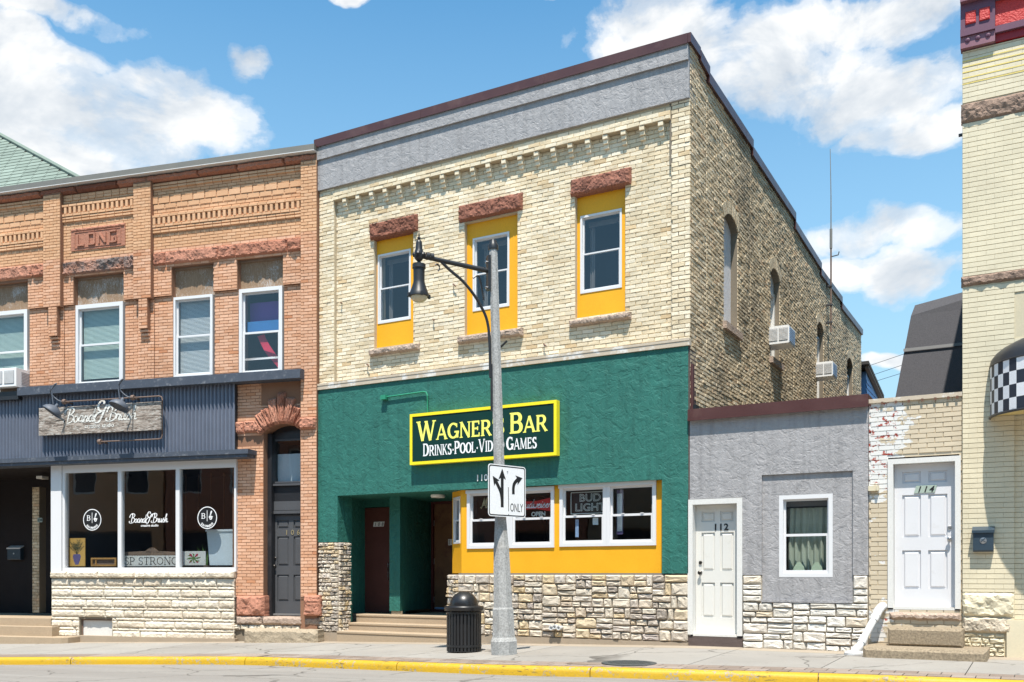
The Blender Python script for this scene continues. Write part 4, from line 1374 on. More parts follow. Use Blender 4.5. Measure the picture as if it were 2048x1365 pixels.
# wall anchors left in the brick
for (px, py, L) in ((908, 570, .11), (655, 630, .0), (1089, 690, .09), (736, 730, .09), (786, 750, .08), (868, 640, .05), (872, 742, .06), (1357, 470, .03), (1359, 615, .03), (1360, 905 - 260, .02), (684, 607, .03)):
    u, z = U(px, YB), Z(px, py, YB)
    m = MB(); m.tube([(u, YB, z), (u + .01, YB - .05, z), (u + L * .7, YB - .06, z - L * .5)], .012, 6)
    part(bar, 'wall_anchor', m, 'anchor_rust', WF)
# trim between floors
m = MB(); m.box(UL - .02, UR + .012, -.062, .02, BZ(3.585), BZ(3.69)); m.box(UL - .02, UR + .012, -.07, -.062, BZ(3.66), BZ(3.70)); part(bar, 'belt_trim', m, 'beige_trim', WF)
# ---- ground floor, green stucco
GY = -.03
ZE, ZS0 = BZ(1.505), BZ(.615)
EU0, EU1 = U(677), U(925)                                # entry
BU1 = U(1325)
m = MB()
m.box(UL, EU0 - .001, GY, .30, ZE, BZ(3.58)); m.box(EU0 + .001, U(970) - .001, GY, .30, ZE, BZ(3.58)); m.box(U(970) + .002, BU1 - .001, GY, .30, ZE, BZ(3.58))
part(bar, 'stucco_fascia', m, 'green_stucco', WF)
m = MB(); m.box(UL, EU0 - .001, GY, .33, ZS0, ZE - .001); part(bar, 'stucco_pier', m, 'green_stucco', WF)
m = MB(); m.box(BU1 + .002, UR - .02, GY, .30, BZ(.005), BZ(3.58)); part(bar, 'stucco_pier', m, 'green_stucco', WF)
m = MB(); m.box(UR - .02, UR, GY + .01, .30, BZ(-.9), BZ(3.58)); part(bar, 'corner_flashing', m, 'dark_sill', WF)
m = MB(); m.box(UR, UR + .045, .015, .09, BZ(2.45), BZ(3.3)); part(bar, 'downpipe_scrap', m, 'brown_metal', WF)
m = MB(); m.box(UL + .3, UR - .3, .26, .40, BZ(3.4), BZ(3.58)); part(bar, 'floor_beam', m, 'roof_dark', WF)
# entry recess: plan in (u, y)
FZ = BZ(-.80)
Y108, YCOL, Y110 = 1.25, .72, 2.2
c0, c1 = U(779, YCOL), U(800, YCOL)
d8a, d8b = U(727, Y108), U(779.5, Y108)
d10 = U(861, Y110)
bay_c = (U(923, .09), .09)                               # bay's corner, then its canted side
canted = .55
cb = (bay_c[0] - canted * math.sin(math.radians(50)), bay_c[1] + canted * math.cos(math.radians(50)))
lw = UL + .13
m = MB()
m.box(lw - .008, lw, .33, Y108 + .1, FZ, ZE + .02)
m.box(lw, EU0 - .001, .331, .42, FZ - .3, ZE)
wall_holes(m, lw, c0, FZ, ZE + .02, Y108, Y108 + .12, [(d8a, d8b, FZ - .01, BZ(1.36) if False else WF.Z(727, 1015.6, Y108))])
part(bar, 'recess_wall', m, 'green_stucco', WF)
m = MB(); m.prism_z([(c0, YCOL), (c1, YCOL), (d10, Y110), (d10, Y110 + .12), (c0, Y108 + .12)], FZ + .07, ZE + .01)
part(bar, 'splayed_wall', m, 'green_stucco', WF)
m = MB(); m.box(c0 + .03, c1 - .01, YCOL + .02, YCOL + .1, FZ, FZ + .069); part(bar, 'wood_block', m, 'step_stone', WF)
m = MB(); m.box(lw, cb[0] + 1.2, .301, Y110 + .2, ZE + .005, ZE + .06); part(bar, 'recess_ceiling', m, 'green_stucco', WF)
u, z = WF.at(876, 992, .8)
m = MB(); m.lathe([(.13, 0), (.14, .02), (.14, .05)], (u, .8, ZE - .046), 20); part(bar, 'ceiling_light', m, 'lamp_white', WF, smooth=True)
# door 108
z8 = WF.Z(727, 1015.6, Y108)
m = MB(); m.cbox(d8a + .01, d8b - .005, Y108 + .03, Y108 + .08, FZ + .012, z8 - .01, .004); dr = part(bar, 'door', m, 'brown_door', WF, label='brown slab door numbered 108')
m = MB(); m.box(d8b - .055, d8b - .04, Y108 - .0, Y108 + .03, FZ + .68, FZ + 1.02); part(dr, 'pull_handle', m, 'steel', WF)
un, zn = WF.at(746, 1054, Y108 + .02)
pw = .085
for i, chh in enumerate('108'):
    m = MB(); uu = un + i * (pw + .006); m.prism([(uu, zn), (uu + pw, zn), (uu + pw + .02, zn + .10), (uu + .02, zn + .10)], Y108 + .022, Y108 + .029); pl = part(dr, 'number_plate', m, 'sign_white', WF)
    part(pl, 'digit', text_mb(chh, .075, uu + pw / 2 + .012, Y108 + .0215, zn + .012, 'CENTER', .25, .9), 'letter_black', WF)
# door 110 with closer and number
dz = WF.Z(866, 1007, Y110)
d10b = d10 + 1.05
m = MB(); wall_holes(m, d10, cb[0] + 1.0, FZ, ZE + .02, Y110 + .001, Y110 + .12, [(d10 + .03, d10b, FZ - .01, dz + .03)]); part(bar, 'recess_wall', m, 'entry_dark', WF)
m = MB(); m.frame(d10 + .03, d10b, FZ, dz + .03, .05, Y110 - .02, Y110 + .08); part(bar, 'door_frame', m, 'dark_red_frame', WF)
m = MB(); m.cbox(d10 + .082, d10b - .052, Y110 + .02, Y110 + .07, FZ + .06, dz - .022, .004); dr = part(bar, 'door', m, 'wood_door', WF, label='brown wooden door in the dark entry recess')
for k in (.2, 1.0, 1.8):
    m = MB(); m.box(d10 + .076, d10 + .092, Y110 + .005, Y110 + .02, FZ + k, FZ + k + .12); part(dr, 'hinge', m, 'steel', WF)
m = MB(); m.box(d10 + .10, d10b - .07, Y110 + .014, Y110 + .02, FZ + .062, FZ + .10); part(dr, 'kick_strip', m, 'ac_blue', WF)
u, z = WF.at(895.5, 1091, Y110)
m = MB(); m.box(u, u + .11, Y110 + .012, Y110 + .018, z, z + .13); pl = part(dr, 'number_plate', m, 'sign_white', WF)
digits(pl, '110', .10, u + .03, .08, Y110 + .011, z + .015, 'letter_black', WF)
# bay: canted side and front with two pairs of windows
bz0, bz1 = BZ(.01), BZ(1.52)
YBAY = bay_c[1]
pairs = []
for (xa, xb, yt, yb) in ((935, 1109, 983, 1098), (1120, 1313, 972, 1094)):
    pairs.append((U(xa, YBAY), U(xb, YBAY), Z(xa, yb, YBAY), Z(xa, yt, YBAY)))
m = MB(); wall_holes(m, bay_c[0], BU1, bz0, bz1, YBAY, YBAY + .14, pairs); part(bar, 'bay_front', m, 'yellow_paint', WF)
CF = Frame(cb[0], cb[1], math.atan2(bay_c[1] - cb[1], bay_c[0] - cb[0]))
m = MB(); ch_ = [(.09, canted - .07, BZ(.55), BZ(1.40))]; wall_holes(m, 0, canted - .001, bz0, bz1, 0, .10, ch_); part(bar, 'bay_side', m, 'yellow_paint', CF)
w, g = window(bar, CF, .09, canted - .07, BZ(.55), BZ(1.40), .02, .5, .035, .025, .3, 'interior_dark', yfront=-.015, roomw=.0)
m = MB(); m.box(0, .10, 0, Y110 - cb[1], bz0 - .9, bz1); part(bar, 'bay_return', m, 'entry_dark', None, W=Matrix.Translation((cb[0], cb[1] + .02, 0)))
for (a, b, c, d) in pairs:
    mid = (a + b) / 2
    zb_ = c
    for (p, q) in ((a, mid - .001), (mid + .001, b)):
        w, g = window(bar, WF, p, q, c, d, YBAY + .015, .49, .06, .035, .12, 'interior_dark', yfront=YBAY - .025, roomw=-.02)
        for ch0 in list(w.children):
            if ch0.name.startswith('room_lining'):
                bpy.data.objects.remove(ch0)
        for k in (.3, .75):
            mm = MB(); uu = g[0] + (g[1] - g[0]) * k; mm.box(uu - .025, uu + .025, YBAY - .012, YBAY + .006, g[4] + .016, g[4] + .026); part(w, 'sash_lock', mm, 'white_vinyl', WF)
    m = MB(); m.box(a - .01, b + .01, YBAY - .05, YBAY - .026, d - .05, d + .012); part(bar, 'window_head', m, 'white_vinyl', WF)
room(bar, WF, bay_c[0] + .02, BU1 - .02, YBAY + .142, 3.6, BZ(-.3), BZ(1.9), 'bar_wall')
m = MB(); m.box(bay_c[0] + .3, bay_c[0] + .6, 2.6, 3.0, BZ(-.3), BZ(1.4)); m.box(bay_c[0] + 1.8, bay_c[0] + 3.1, 2.4, 3.1, BZ(-.3), BZ(.55)); part(bar, 'bar_counter', m, 'interior_wall', WF)
# metal drip between bay and stone
m = MB(); m.box(bay_c[0] - .02, BU1, .02, .1, BZ(-.012), BZ(.009)); part(bar, 'drip_edge', m, 'seam_grey', WF)
# stone veneer
rst = random.Random(77)
def veneer(root, fr, u0, u1, z0, z1, y, mat, rng, rough=1.0, d=.05, cut=None, **kw):
    cells = field_stones(u0, u1, z0, z1, rng, **kw)
    for (a, b, c, e) in cells:
        if cut and cut((a + b) / 2, (c + e) / 2):
            continue
        me = stone_mesh(b - a, e - c, rng, d * rng.uniform(.75, 1.25), .015, rng.random(), rough)
        part(root, 'stone', me, mat, fr, loc=((a + b) / 2, y, (c + e) / 2))
VU0 = bay_c[0]
m = MB(); m.box(VU0, UR - .02, .0, .25, BZ(-1.25), BZ(-.013)); part(bar, 'stone_bed', m, 'stone_mortar', WF)
veneer(bar, WF, VU0, UR - .02, BZ(-1.08), BZ(-.013), .0, 'veneer_stone', rst, wmin=.17, wmax=.46, hmin=.085, hmax=.25, d=.055)
VF = Frame(cb[0] - .06, cb[1] - .02, CF.a)
m = MB(); m.box(0, canted + .02, 0.0, .2, BZ(-1.25), BZ(-.013)); part(bar, 'stone_bed', m, 'stone_mortar', VF)
veneer(bar, VF, 0, canted + .03, BZ(-1.08), BZ(-.013), .0, 'veneer_stone', rst, wmin=.12, wmax=.3, hmin=.06, hmax=.2)
m = MB(); m.box(VU0 - .05, UR - .02, -.055, .1, BZ(-1.3), BZ(-1.082)); part(bar, 'footing', m, 'footing', WF)
# west pier of stone, front and return
m = MB(); m.box(UL + .01, EU0 - .02, .005, .33, BZ(-1.4), ZS0); part(bar, 'stone_bed', m, 'stone_mortar', WF)
veneer(bar, WF, UL + .01, EU0 + .005, BZ(-1.13), ZS0 - .005, .005, 'veneer_stone', rst, wmin=.11, wmax=.26, hmin=.06, hmax=.17)
RF = Frame(EU0 - .02, .0, math.radians(90))
veneer(bar, RF, .0, .36, BZ(-1.13), ZS0 - .005, .0, 'veneer_stone', rst, wmin=.10, wmax=.2, hmin=.06, hmax=.16)
m = MB(); m.box(UL + .01, EU0 + .02, -.05, .34, BZ(-1.42), BZ(-1.135)); part(bar, 'footing', m, 'footing', WF)
# house number over the bay
u, z = WF.at(952, 963, GY)
digits(bar, '110', .115, u + .04, .085, GY - .002, z, 'sign_white', WF, ext=.012)
# PVC stubs through the stone
for (px, py) in ((1104, 1256), (1111, 1254), (1119, 1256)):
    u, z = WF.at(px, py, -.1); R = Matrix.Rotation(math.radians(90), 3, 'X')
    m = MB(); m.lathe([(.034, -.1), (.034, .06), (.040, .06), (.040, .085), (.026, .085), (.024, .05)], (u, -.06, z), 14, M=R); part(bar, 'drain_stub', m, 'pvc', WF, smooth=True)
# meter-box scrap at the corner
m = MB(); m.box(UR + .0, UR + .09, .02, .2, BZ(2.52), BZ(2.66)); part(bar, 'junction_box', m, 'black_plastic', WF)
# ---- side windows
LB = {0: 'whitewash'}
for i, (a, b, c, s, r) in enumerate(sw):
    poly, cc, R_, al = arc_poly(a, b, s, r, 8)
    # brick arch ring, one header at a time
    nv = 9
    for k in range(nv):
        t0, t1 = -al + 2 * al * k / nv, -al + 2 * al * (k + 1) / nv
        for lay_ in range(2):
            r0, r1 = R_ + .11 * lay_ + .004, R_ + .11 * (lay_ + 1) - .004
            e = .012
            P4 = [(cc[0] + r0 * math.sin(t0 + e), cc[1] + r0 * math.cos(t0 + e)), (cc[0] + r0 * math.sin(t1 - e), cc[1] + r0 * math.cos(t1 - e)),
                  (cc[0] + r1 * math.sin(t1 - e), cc[1] + r1 * math.cos(t1 - e)), (cc[0] + r1 * math.sin(t0 + e), cc[1] + r1 * math.cos(t0 + e))]
            m = MB(); m.prism(P4, -.012, .1, rb.random()); part(bar, 'arch_brick', m, 'side_brick', SF)
    # spandrel fill between the arch and the square opening
    hd = s + .171
    m = MB()
    for k in range(len(poly) - 1):
        p, q = poly[k], poly[k + 1]
        m.prism([p, q, (q[0], hd), (p[0], hd)], .008, .3)
    part(bar, 'arch_spandrel', m, 'side_mortar', SF)
    rev = .13
    inner = [(a + .002, c), (b - .002, c)] + [(x, z) for x, z in reversed(poly)]
    if i == 0:
        m = MB(); m.prism([(a, c + .02), (b, c + .02)] + list(reversed(poly)), rev, rev + .05); part(bar, 'boarding', m, 'whitewash', SF)
        m = MB(); m.box(a - .08, b + .10, -.07, .2, c - .11, c + .015); part(bar, 'sill', m, 'sill_stone', SF)
    else:
        top_b = s - .12 if i != 3 else s - .25
        if i == 1:
            m = MB(); m.prism([(a, s - .25), (b, s - .25)] + list(reversed(poly)), rev, rev + .05); part(bar, 'boarding', m, 'whitewash', SF); top_b = s - .25
        else:
            m = MB(); m.prism([(a, top_b), (b, top_b)] + list(reversed(poly)), rev + .04, rev + .09); part(bar, 'boarding', m, 'interior_dark', SF)
        w, g = window(bar, SF, a, b, c + .02, top_b - .002, rev + .02, .5, .07, .04, .7, 'interior_blue', fmat='white_paint', yfront=rev - .03, roomw=0)
        m = MB(); m.box(a - .08, b + .10, -.07, .2, c - .11, c + .015); part(bar, 'sill', m, 'sill_stone', SF)
# ------------------------------------------------------------------ things on and around the bar
def ac_on_side(xa, xb, yt, yb, out, label):
    ua, ub = SF.U(xa, -out), SF.U(xb - (xb - xa) * .27, -out)
    zt, zb = SF.Z(xa, yt, -out), SF.Z(xa, yb, -out)
    return ua, ub, zb, zt
# two window units on the side wall: wide face looks east, towards the street corner one sees front and end
for (px, yt, yb, label, w, d) in ((1541, 655, 690, 'white window air conditioner beneath the taller arched side window nearest the street', .55, .44), (1634, 726, 752, 'white window air conditioner farther back on the cream brick side wall', .55, .44)):
    u0 = SF.U(px, -.02); z1 = SF.Z(px, yt, -.02); z0 = SF.Z(px, yb, -.02)
    h = max(.36, z1 - z0)
    air_conditioner(SF, u0 + w / 2 - .04, -d + .04, z1 - h, w, h, d + .10, label, side=True)
# the sign
YS = -.17
s0, s1 = U(819.5, YS), U(1113, YS)
zs0, zs1 = BZ(2.0), BZ(2.955)
zs0, zs1 = WF.Z(820, 930.5, YS), WF.Z(820, 829, YS)
sg = thing('bar_sign', "green box sign reading WAGNER'S BAR in yellow serif letters", 'sign', ((s0 + s1) / 2, YS, zs0))
m = MB(); m.box(s0 + .02, s1 - .02, YS + .012, GY - .001, zs0 + .02, zs1 - .02); part(sg, 'panel', m, 'sign_green', WF)
m = MB(); m.frame(s0, s1, zs0, zs1, .052, YS, GY - .02); part(sg, 'frame', m, 'sign_yellow', WF)
Wd, Hh = s1 - s0, zs1 - zs0
def fit_serif(root, parts, u0, u1, y, z, mat, name, weight=1.0, space=.03, fr=WF):
    _, e = serif_mb(parts, 0, y, z, 1.0, weight, space)
    st = (u1 - u0) / e
    u = u0
    for txt, h in parts:
        for chh in txt:
            mm, u = serif_mb([(chh, h)], u, y, z, st, weight, space)
            if mm.v:
                part(root, name, mm, mat, fr)
zl = zs0 + Hh * .455
fit_serif(sg, [('W', .385 * Hh), ("AGNER'S", .30 * Hh), (' ', .3 * Hh), ('B', .385 * Hh), ('AR', .30 * Hh)], s0 + Wd * .05, s1 - Wd * .055, YS + .012, zl, 'sign_cream', 'letter', 1.12)
zl = zs0 + Hh * .155
fit_serif(sg, [('D', .245 * Hh), ('RINKS', .205 * Hh), ('-', .2 * Hh), ('P', .245 * Hh), ('OOL', .205 * Hh), ('-', .2 * Hh), ('V', .245 * Hh), ('IDEO', .205 * Hh), (' ', .2 * Hh), ('G', .245 * Hh), ('AMES', .205 * Hh)], s0 + Wd * .095, s1 - Wd * .125, YS + .012, zl, 'sign_white', 'letter', 1.05)
# conduit feeding the sign
ux0, zx0 = WF.at(763, 796.5, GY - .05); ux1, zx1 = WF.at(855, 795, GY - .04)
cd = thing('sign_conduit', 'green painted conduit with a small box above the bar sign', 'conduit', (ux0, GY, zx0))
m = MB(); m.box(ux0, ux0 + .12, GY - .09, GY - .001, zx0 - .035, zx0 + .045); part(cd, 'junction_box', m, 'conduit_green', WF)
pz = zs1 - .03
m = MB(); m.tube([(ux0 + .1, GY - .04, zx0 + .01), (ux1 - .09, GY - .04, zx0 + .03), (ux1 - .03, GY - .04, zx0 + .015), (ux1, GY - .04, zx0 - .05), (ux1, GY - .04, pz)], .016, 8); part(cd, 'pipe', m, 'conduit_green', WF, smooth=True)
# beer signs hanging inside the bay windows
a, b, c, d = pairs[1]
mid = (a + b) / 2; zm = c + (d - c) * .49
yn = YBAY + .10
bl = thing('neon_sign', 'unlit outline neon sign reading BUD LIGHT in the bay window', 'neon sign', (a + .5, yn, zm + .06))
n0, n1 = a + .16, mid - .04
m = MB(); z0_, z1_ = zm + .05, d - .12
q = .03
for k, (p0, p1) in enumerate((((n0, z0_), (n1, z0_)), ((n1, z0_), (n1, z1_)), ((n1, z1_), (n0, z1_)), ((n0, z1_), (n0, z0_)))):
    m.tube([(p0[0], yn, p0[1]), (p1[0], yn, p1[1])], .006, 6)
part(bl, 'border_tube', m, 'neon_white', WF)
part(bl, 'tube_lettering', text_mb('BUD', .125, (n0 + n1) / 2 + .02, yn, z0_ + .205, 'CENTER', outline=.0035, bold=0, stretch=1.12), 'neon_white', WF)
part(bl, 'tube_lettering', text_mb('LIGHT', .125, (n0 + n1) / 2 + .02, yn, z0_ + .045, 'CENTER', outline=.0035, stretch=1.12), 'neon_white', WF)
m = MB(); m.box(n0 + .01, n1 - .01, yn + .03, yn + .04, z0_ + .01, z1_ - .01); part(bl, 'backing', m, 'black_plastic', WF)
a, b, c, d = pairs[0]
mid = (a + b) / 2; zm = c + (d - c) * .49
bw = thing('neon_sign', 'red bow tie beer sign with white script above OPEN in the bay window', 'neon sign', (mid + .4, yn, zm + .1))
u0_, u1_ = mid - .02, b - .07
zc_ = zm + .24; hh = .125
m = MB(); m.prism([(u0_, zc_ - hh), ((u0_ + u1_) / 2 - .08, zc_ - hh * .55), ((u0_ + u1_) / 2 + .08, zc_ - hh * .55), (u1_, zc_ - hh), (u1_ - .03, zc_), (u1_, zc_ + hh), ((u0_ + u1_) / 2 + .08, zc_ + hh * .55), ((u0_ + u1_) / 2 - .08, zc_ + hh * .55), (u0_, zc_ + hh), (u0_ + .03, zc_)], yn, yn + .03)
part(bw, 'bow_tie', m, 'bow_red', WF)
mm, e = script_mb('Budweiser', .14, 0, yn, zc_ - .05, .11, .25, 0, 1.0, big='B', bigk=1.1)
mm, _ = script_mb('Budweiser', .14, u0_ + .12, yn - .001, zc_ - .05, .11, .25, .0, (u1_ - u0_ - .16) / e, big='B', bigk=1.1)
part(bw, 'script_lettering', mm, 'sign_white', WF)
part(bw, 'tube_lettering', text_mb('OPEN', .075, (u0_ + u1_) / 2 + .12, yn, zm + .045, 'CENTER', outline=.0035), 'neon_white', WF)
ml = thing('neon_sign', 'gold script neon sign half hidden behind the lane sign', 'neon sign', (a + .3, yn, d - .3))
mm, e = script_mb('Miller', .15, a + .22, yn, d - .30, .10, .2, 0, .9, big='M', bigk=1.1)
part(ml, 'script_tube', mm, 'letter_brass', WF)
# posters stuck inside the right-hand panes
a, b, c, d = pairs[1]
po = thing('window_poster', 'narrow blue notice taped inside the bay window pane under the neon sign', 'notice', (a + .3, yn, c + .2))
m = MB(); m.box(a + .26, a + .32, yn - .04, yn - .037, c + .16, c + .46); part(po, 'sheet', m, 'ac_blue', WF)
po = thing('window_poster', 'small square notice taped inside the bay window pane under the neon sign', 'notice', (a + .6, yn, c + .3))
m = MB(); m.box(a + .58, a + .68, yn - .04, yn - .037, c + .36, c + .48); part(po, 'sheet', m, 'frosted_white', WF)
po = thing('window_poster', 'tall pale blue board leaning inside the rightmost bay window', 'poster', (mid + .2, yn, c + .2))
mid1 = (a + b) / 2
m = MB(); m.box(mid1 + .09, mid1 + .20, yn + .1, yn + .11, c + .2, d - .1); part(po, 'sheet', m, 'vase_blue', WF)
m = MB(); m.box(mid1 + .10, mid1 + .19, yn + .095, yn + .0995, c + .25, d - .16); part(po, 'panel', m, 'frosted_white', WF)
# concrete steps into the entry
st = thing('entry_steps', 'three tan concrete steps up to the dark entry of the bar', 'steps', ((EU0 + cb[0]) / 2, 0, gz(-10.5, 0)))
e1 = cb[0] + .25
for k, (ua, y0, y1, zt) in enumerate(((U(674, -.07), -.07, .34, BZ(-1.10)), (U(697, .27), .27, .64, BZ(-.955)), (U(713, .57), .57, 2.4, FZ))):
    m = MB(); zb = gz(-10.5, 0) - .1
    m.box(ua, e1, y0, y1 - .002 if k < 2 else y1, zb, zt - .02); m.cbox(ua - .004, e1, y0 - .012, y1 if k < 2 else y1, zt - .045, zt, .008)
    if k == 2:
        m.box(EU0 - .75, ua, Y108 - .35, Y108 + .1, zb, zt - .003)
    part(st, 'tread', m, 'concrete_step', WF)
# antenna on the side wall
ua, za = SF.at(1662, 657, -.12)
an = thing('antenna_mast', 'tall thin whip antenna strapped to the cream brick side wall', 'antenna', (UR + .12, ua, za))
AW = lambda px, py: (UR + .12, ua, CZ - (py - YV) / SF.scale(ua, -.12))
m = MB(); m.tube([(UR + .12, ua, za - .1), (UR + .12, ua, AW(0, 470)[2])], .022, 8); part(an, 'mast', m, 'rust_pipe', WF)
zt = AW(0, 470)[2]
m = MB(); m.tube([(UR + .12, ua, zt - .35), (UR + .12, ua, zt + .15)], .034, 8); part(an, 'mount_clamp', m, 'grey_metal', WF)
m = MB(); m.tube([(UR + .12, ua, zt + .15), (UR + .12, ua, zt + 1.0), (UR + .10, ua, AW(0, 298)[2])], [.016, .013, .008], 6); part(an, 'whip', m, 'grey_metal', WF)
for py in (645, 572, 610):
    z = AW(0, py)[2]
    m = MB(); m.box(UR - .01, UR + .15, ua - .04, ua + .04, z - .02, z + .02); part(an, 'strap', m, 'cable', WF)
m = MB(); z = AW(0, 514)[2]; m.tube([(UR + .12, ua, z), (UR + .3, ua, z + .02), (UR + .32, ua, z + .1)], .014, 6); part(an, 'side_arm', m, 'cable', WF)
# ================================================================== grey stucco annex, number 112
GU0, GU1 = UR + .004, U(1737)
ann = thing('stucco_annex', 'low grey stucco annex with white door 112 and one curtained window', 'building', ((GU0 + GU1) / 2, 0, gz(-3.4, 0)))
YD2 = .13
dA, dB = U(1392, YD2), U(1479, YD2)
dz0, dz1 = Z(1392, 1266, YD2), Z(1392, 1011.5, YD2)
pA, pB, pz0, pz1 = U(1524), U(1706), Z(1524, 1203), Z(1524, 951)
zr = BZ(2.40)
m = MB(); wall_holes(m, GU0, GU1 - .002, BZ(-.02), zr, -.02, .25, [(dA - .085, dB + .085, -9, dz1 + .09), (pA, pB, -9, pz1)]); part(ann, 'stucco_wall', m, 'grey_stucco', WF)
wA, wB, wz0, wz1 = U(1559, .04), U(1666, .04), Z(1559, 1154.5, .04), Z(1559, 992, .04)
m = MB(); wall_holes(m, pA + .001, pB - .001, pz0, pz1 - .002, .015, .19, [(wA, wB, wz0, wz1)]); part(ann, 'window_panel', m, 'grey_stucco', WF)
m = MB(); m.box(pA, pB, -.045, .034, pz0 - .012, pz0 + .02); part(ann, 'panel_ledge', m, 'grey_stucco', WF)
w, g = window(ann, WF, wA, wB, wz0, wz1, .06, .515, .06, .035, .75, 'interior_dark', yfront=.012)
cloth(w, WF, g[0], g[1], g[2] + .02, g[3] - .12, .28, 'curtain_cloth', 7, .028, 4)
m = MB(); m.box(g[0], g[1], .20, .206, g[3] - .10, g[3]); part(w, 'shade', m, 'interior_wall', WF)
for k in (.18, .58):
    mm = MB(); u = g[0] + (g[1] - g[0]) * k
    mm.prism([(u - .01, g[2] + .02), (u + .17, g[2] + .02), (u + .155, g[2] + .09), (u + .10, g[2] + .165), (u + .06, g[2] + .165), (u + .01, g[2] + .09)], .15, .17)
    part(w, 'seat_back', mm, 'curtain_low', WF)
for i in range(1):
    m = MB(); m.box(GU0 - .01, GU1 + .01, -.10, .30, zr + .002, zr + .17); m.box(GU0 - .01, GU1 + .01, -.108, -.10, zr - .012, zr + .02); part(ann, 'coping', m, 'brown_metal', WF)
m = MB(); m.box(GU0 + .02, GU1 - .02, .3, 9, zr - .3, zr - .1); part(ann, 'roof', m, 'roof_dark', WF)
m = MB(); m.box(GU0, GU1 - .25, 8.8, 9, BZ(-1.2), zr); part(ann, 'back_wall', m, 'side_mortar', WF)
leaf = panel_door(ann, WF, dA, dB, dz0, dz1, YD2, 'cream_door', 'white_paint', dA + .075, 'knob_dark', .085, -.03)
digits(leaf, '112', .10, (dA + dB) / 2 - .03, .085, YD2 - .002, dz0 + (dz1 - dz0) * .802, 'letter_black', WF, ext=.006, bold=.025)
m = MB(); m.box(dA - .085, dB + .085, -.01, .2, BZ(-1.2), dz0 - .045); part(ann, 'threshold', m, 'dark_sill', WF)
m = MB(); wall_holes(m, dB + .09, GU1 - .004, BZ(-1.25), BZ(-.025), .005, .2, [(pA, pB, pz0, 9)]); part(ann, 'stone_bed', m, 'stone_mortar', WF)
m = MB(); m.box(GU0, dA - .086, .006, .2, BZ(-1.2), BZ(-.02)); part(ann, 'door_side', m, 'white_paint', WF)
rp = random.Random(31)
for (ra, rb2, rz0, rz1) in ((dB + .09, pA - .004, pz0 - .01, BZ(-.022)), (pB + .004, GU1 - .006, pz0 - .01, BZ(-.022)), (dB + .09, GU1 - .006, BZ(-1.14), pz0 - .012)):
    veneer(ann, WF, ra, rb2, rz0, rz1, .005, 'pale_veneer', rp, rough=.8, d=.045, wmin=.2, wmax=.5, hmin=.08, hmax=.2)

# ================================================================== narrow painted brick infill, number 114
IU0, IU1 = GU1 + .004, U(1925) - .004
inf = thing('painted_brick_infill', 'narrow buff brick infill with peeling white and red patches around door 114', 'building', ((IU0 + IU1) / 2, 0, gz(-1.5, 0)))
YD4 = .11
eA, eB, ez0, ez1 = U(1789, YD4), U(1911, YD4), Z(1789, 1213, YD4), Z(1789, 931, YD4)
zi = BZ(2.44)
hole = [(eA - .075, eB + .055, BZ(-.51), ez1 + .10)]
m = MB(); wall_holes(m, IU0, IU1, BZ(-1.3), zi, .012, .26, hole); part(inf, 'wall', m, 'peeling_brick', WF)
bi = []
lay(bi, WF, IU0 + .002, IU1 - .002, BZ(-1.12), zi, .012, .012, .0686, .213, .006, hole, 0, random.Random(8))
set_bricks(inf, bi, 'peeling_brick', 23, 300, rough=.0015, ch=.003)
m = MB(); m.box(IU0 - .01, IU1, -.03, .30, zi + .002, zi + .06); part(inf, 'cap', m, 'beige_trim', WF)
k = 0
for px in (1765, 1792, 1818, 1845, 1871, 1897, 1915):
    m = MB(); u = U(px); m.box(u - .015, u + .015, -.036, -.031, zi - .03, zi + .01); part(inf, 'cap_clip', m, 'anchor_rust', WF)
m = MB(); m.box(IU0, IU1, .3, 9, zi - .35, zi - .15); part(inf, 'roof', m, 'roof_dark', WF)
leaf = panel_door(inf, WF, eA, eB, ez0, ez1, YD4, 'white_door', 'white_paint', eB - .075, 'steel', .075, -.02)
m = MB(); u, z = WF.at(1828, 987, YD4); pw, ph = .27, .105
m.prism([(u, z), (u + pw, z), (u + pw + .03, z + ph), (u + .03, z + ph)], YD4 - .012, YD4 - .002); pl = part(leaf, 'number_plate', m, 'plate_grey', WF)
digits(pl, '114', .08, u + .065, .08, YD4 - .0125, z + .013, 'letter_black', WF, bold=.02, shear=.3)
m = MB(); u, z = WF.at(1758, 972, -.02); m.box(IU0, u, -.05, .005, z - .07, z); m.box(u - .03, u, -.07, -.0505, z - .07, z); part(inf, 'corbel_stub', m, 'painted_brick', WF)
sx0, sx1 = U(1777, -.04), U(1922, -.04)
part(inf, 'door_sill', rock_mesh(sx1 - sx0, .115, .06, 88, .03, .03, .01, .2, .6, 7), 'sill_stone', WF, loc=(sx0, .02, BZ(-.655)))
stp = thing('doorstep', 'two exposed aggregate concrete steps below white door 114', 'steps', ((sx0 + sx1) / 2, -.4, gz(-1.4, -.5)))
a, b = U(1775, -.42), U(1925.5, -.42)
m = MB(); m.cbox(a, b, -.42, .0, BZ(-.99), BZ(-.745), .03); part(stp, 'tread', m, 'aggregate', WF)
a, b = U(1725, -.86), U(1974, -.86)
m = MB(); m.cbox(a, b, -.86, -.01, gz(-1.4, -.5) - .08, BZ(-.992), .04); part(stp, 'tread', m, 'aggregate', WF)
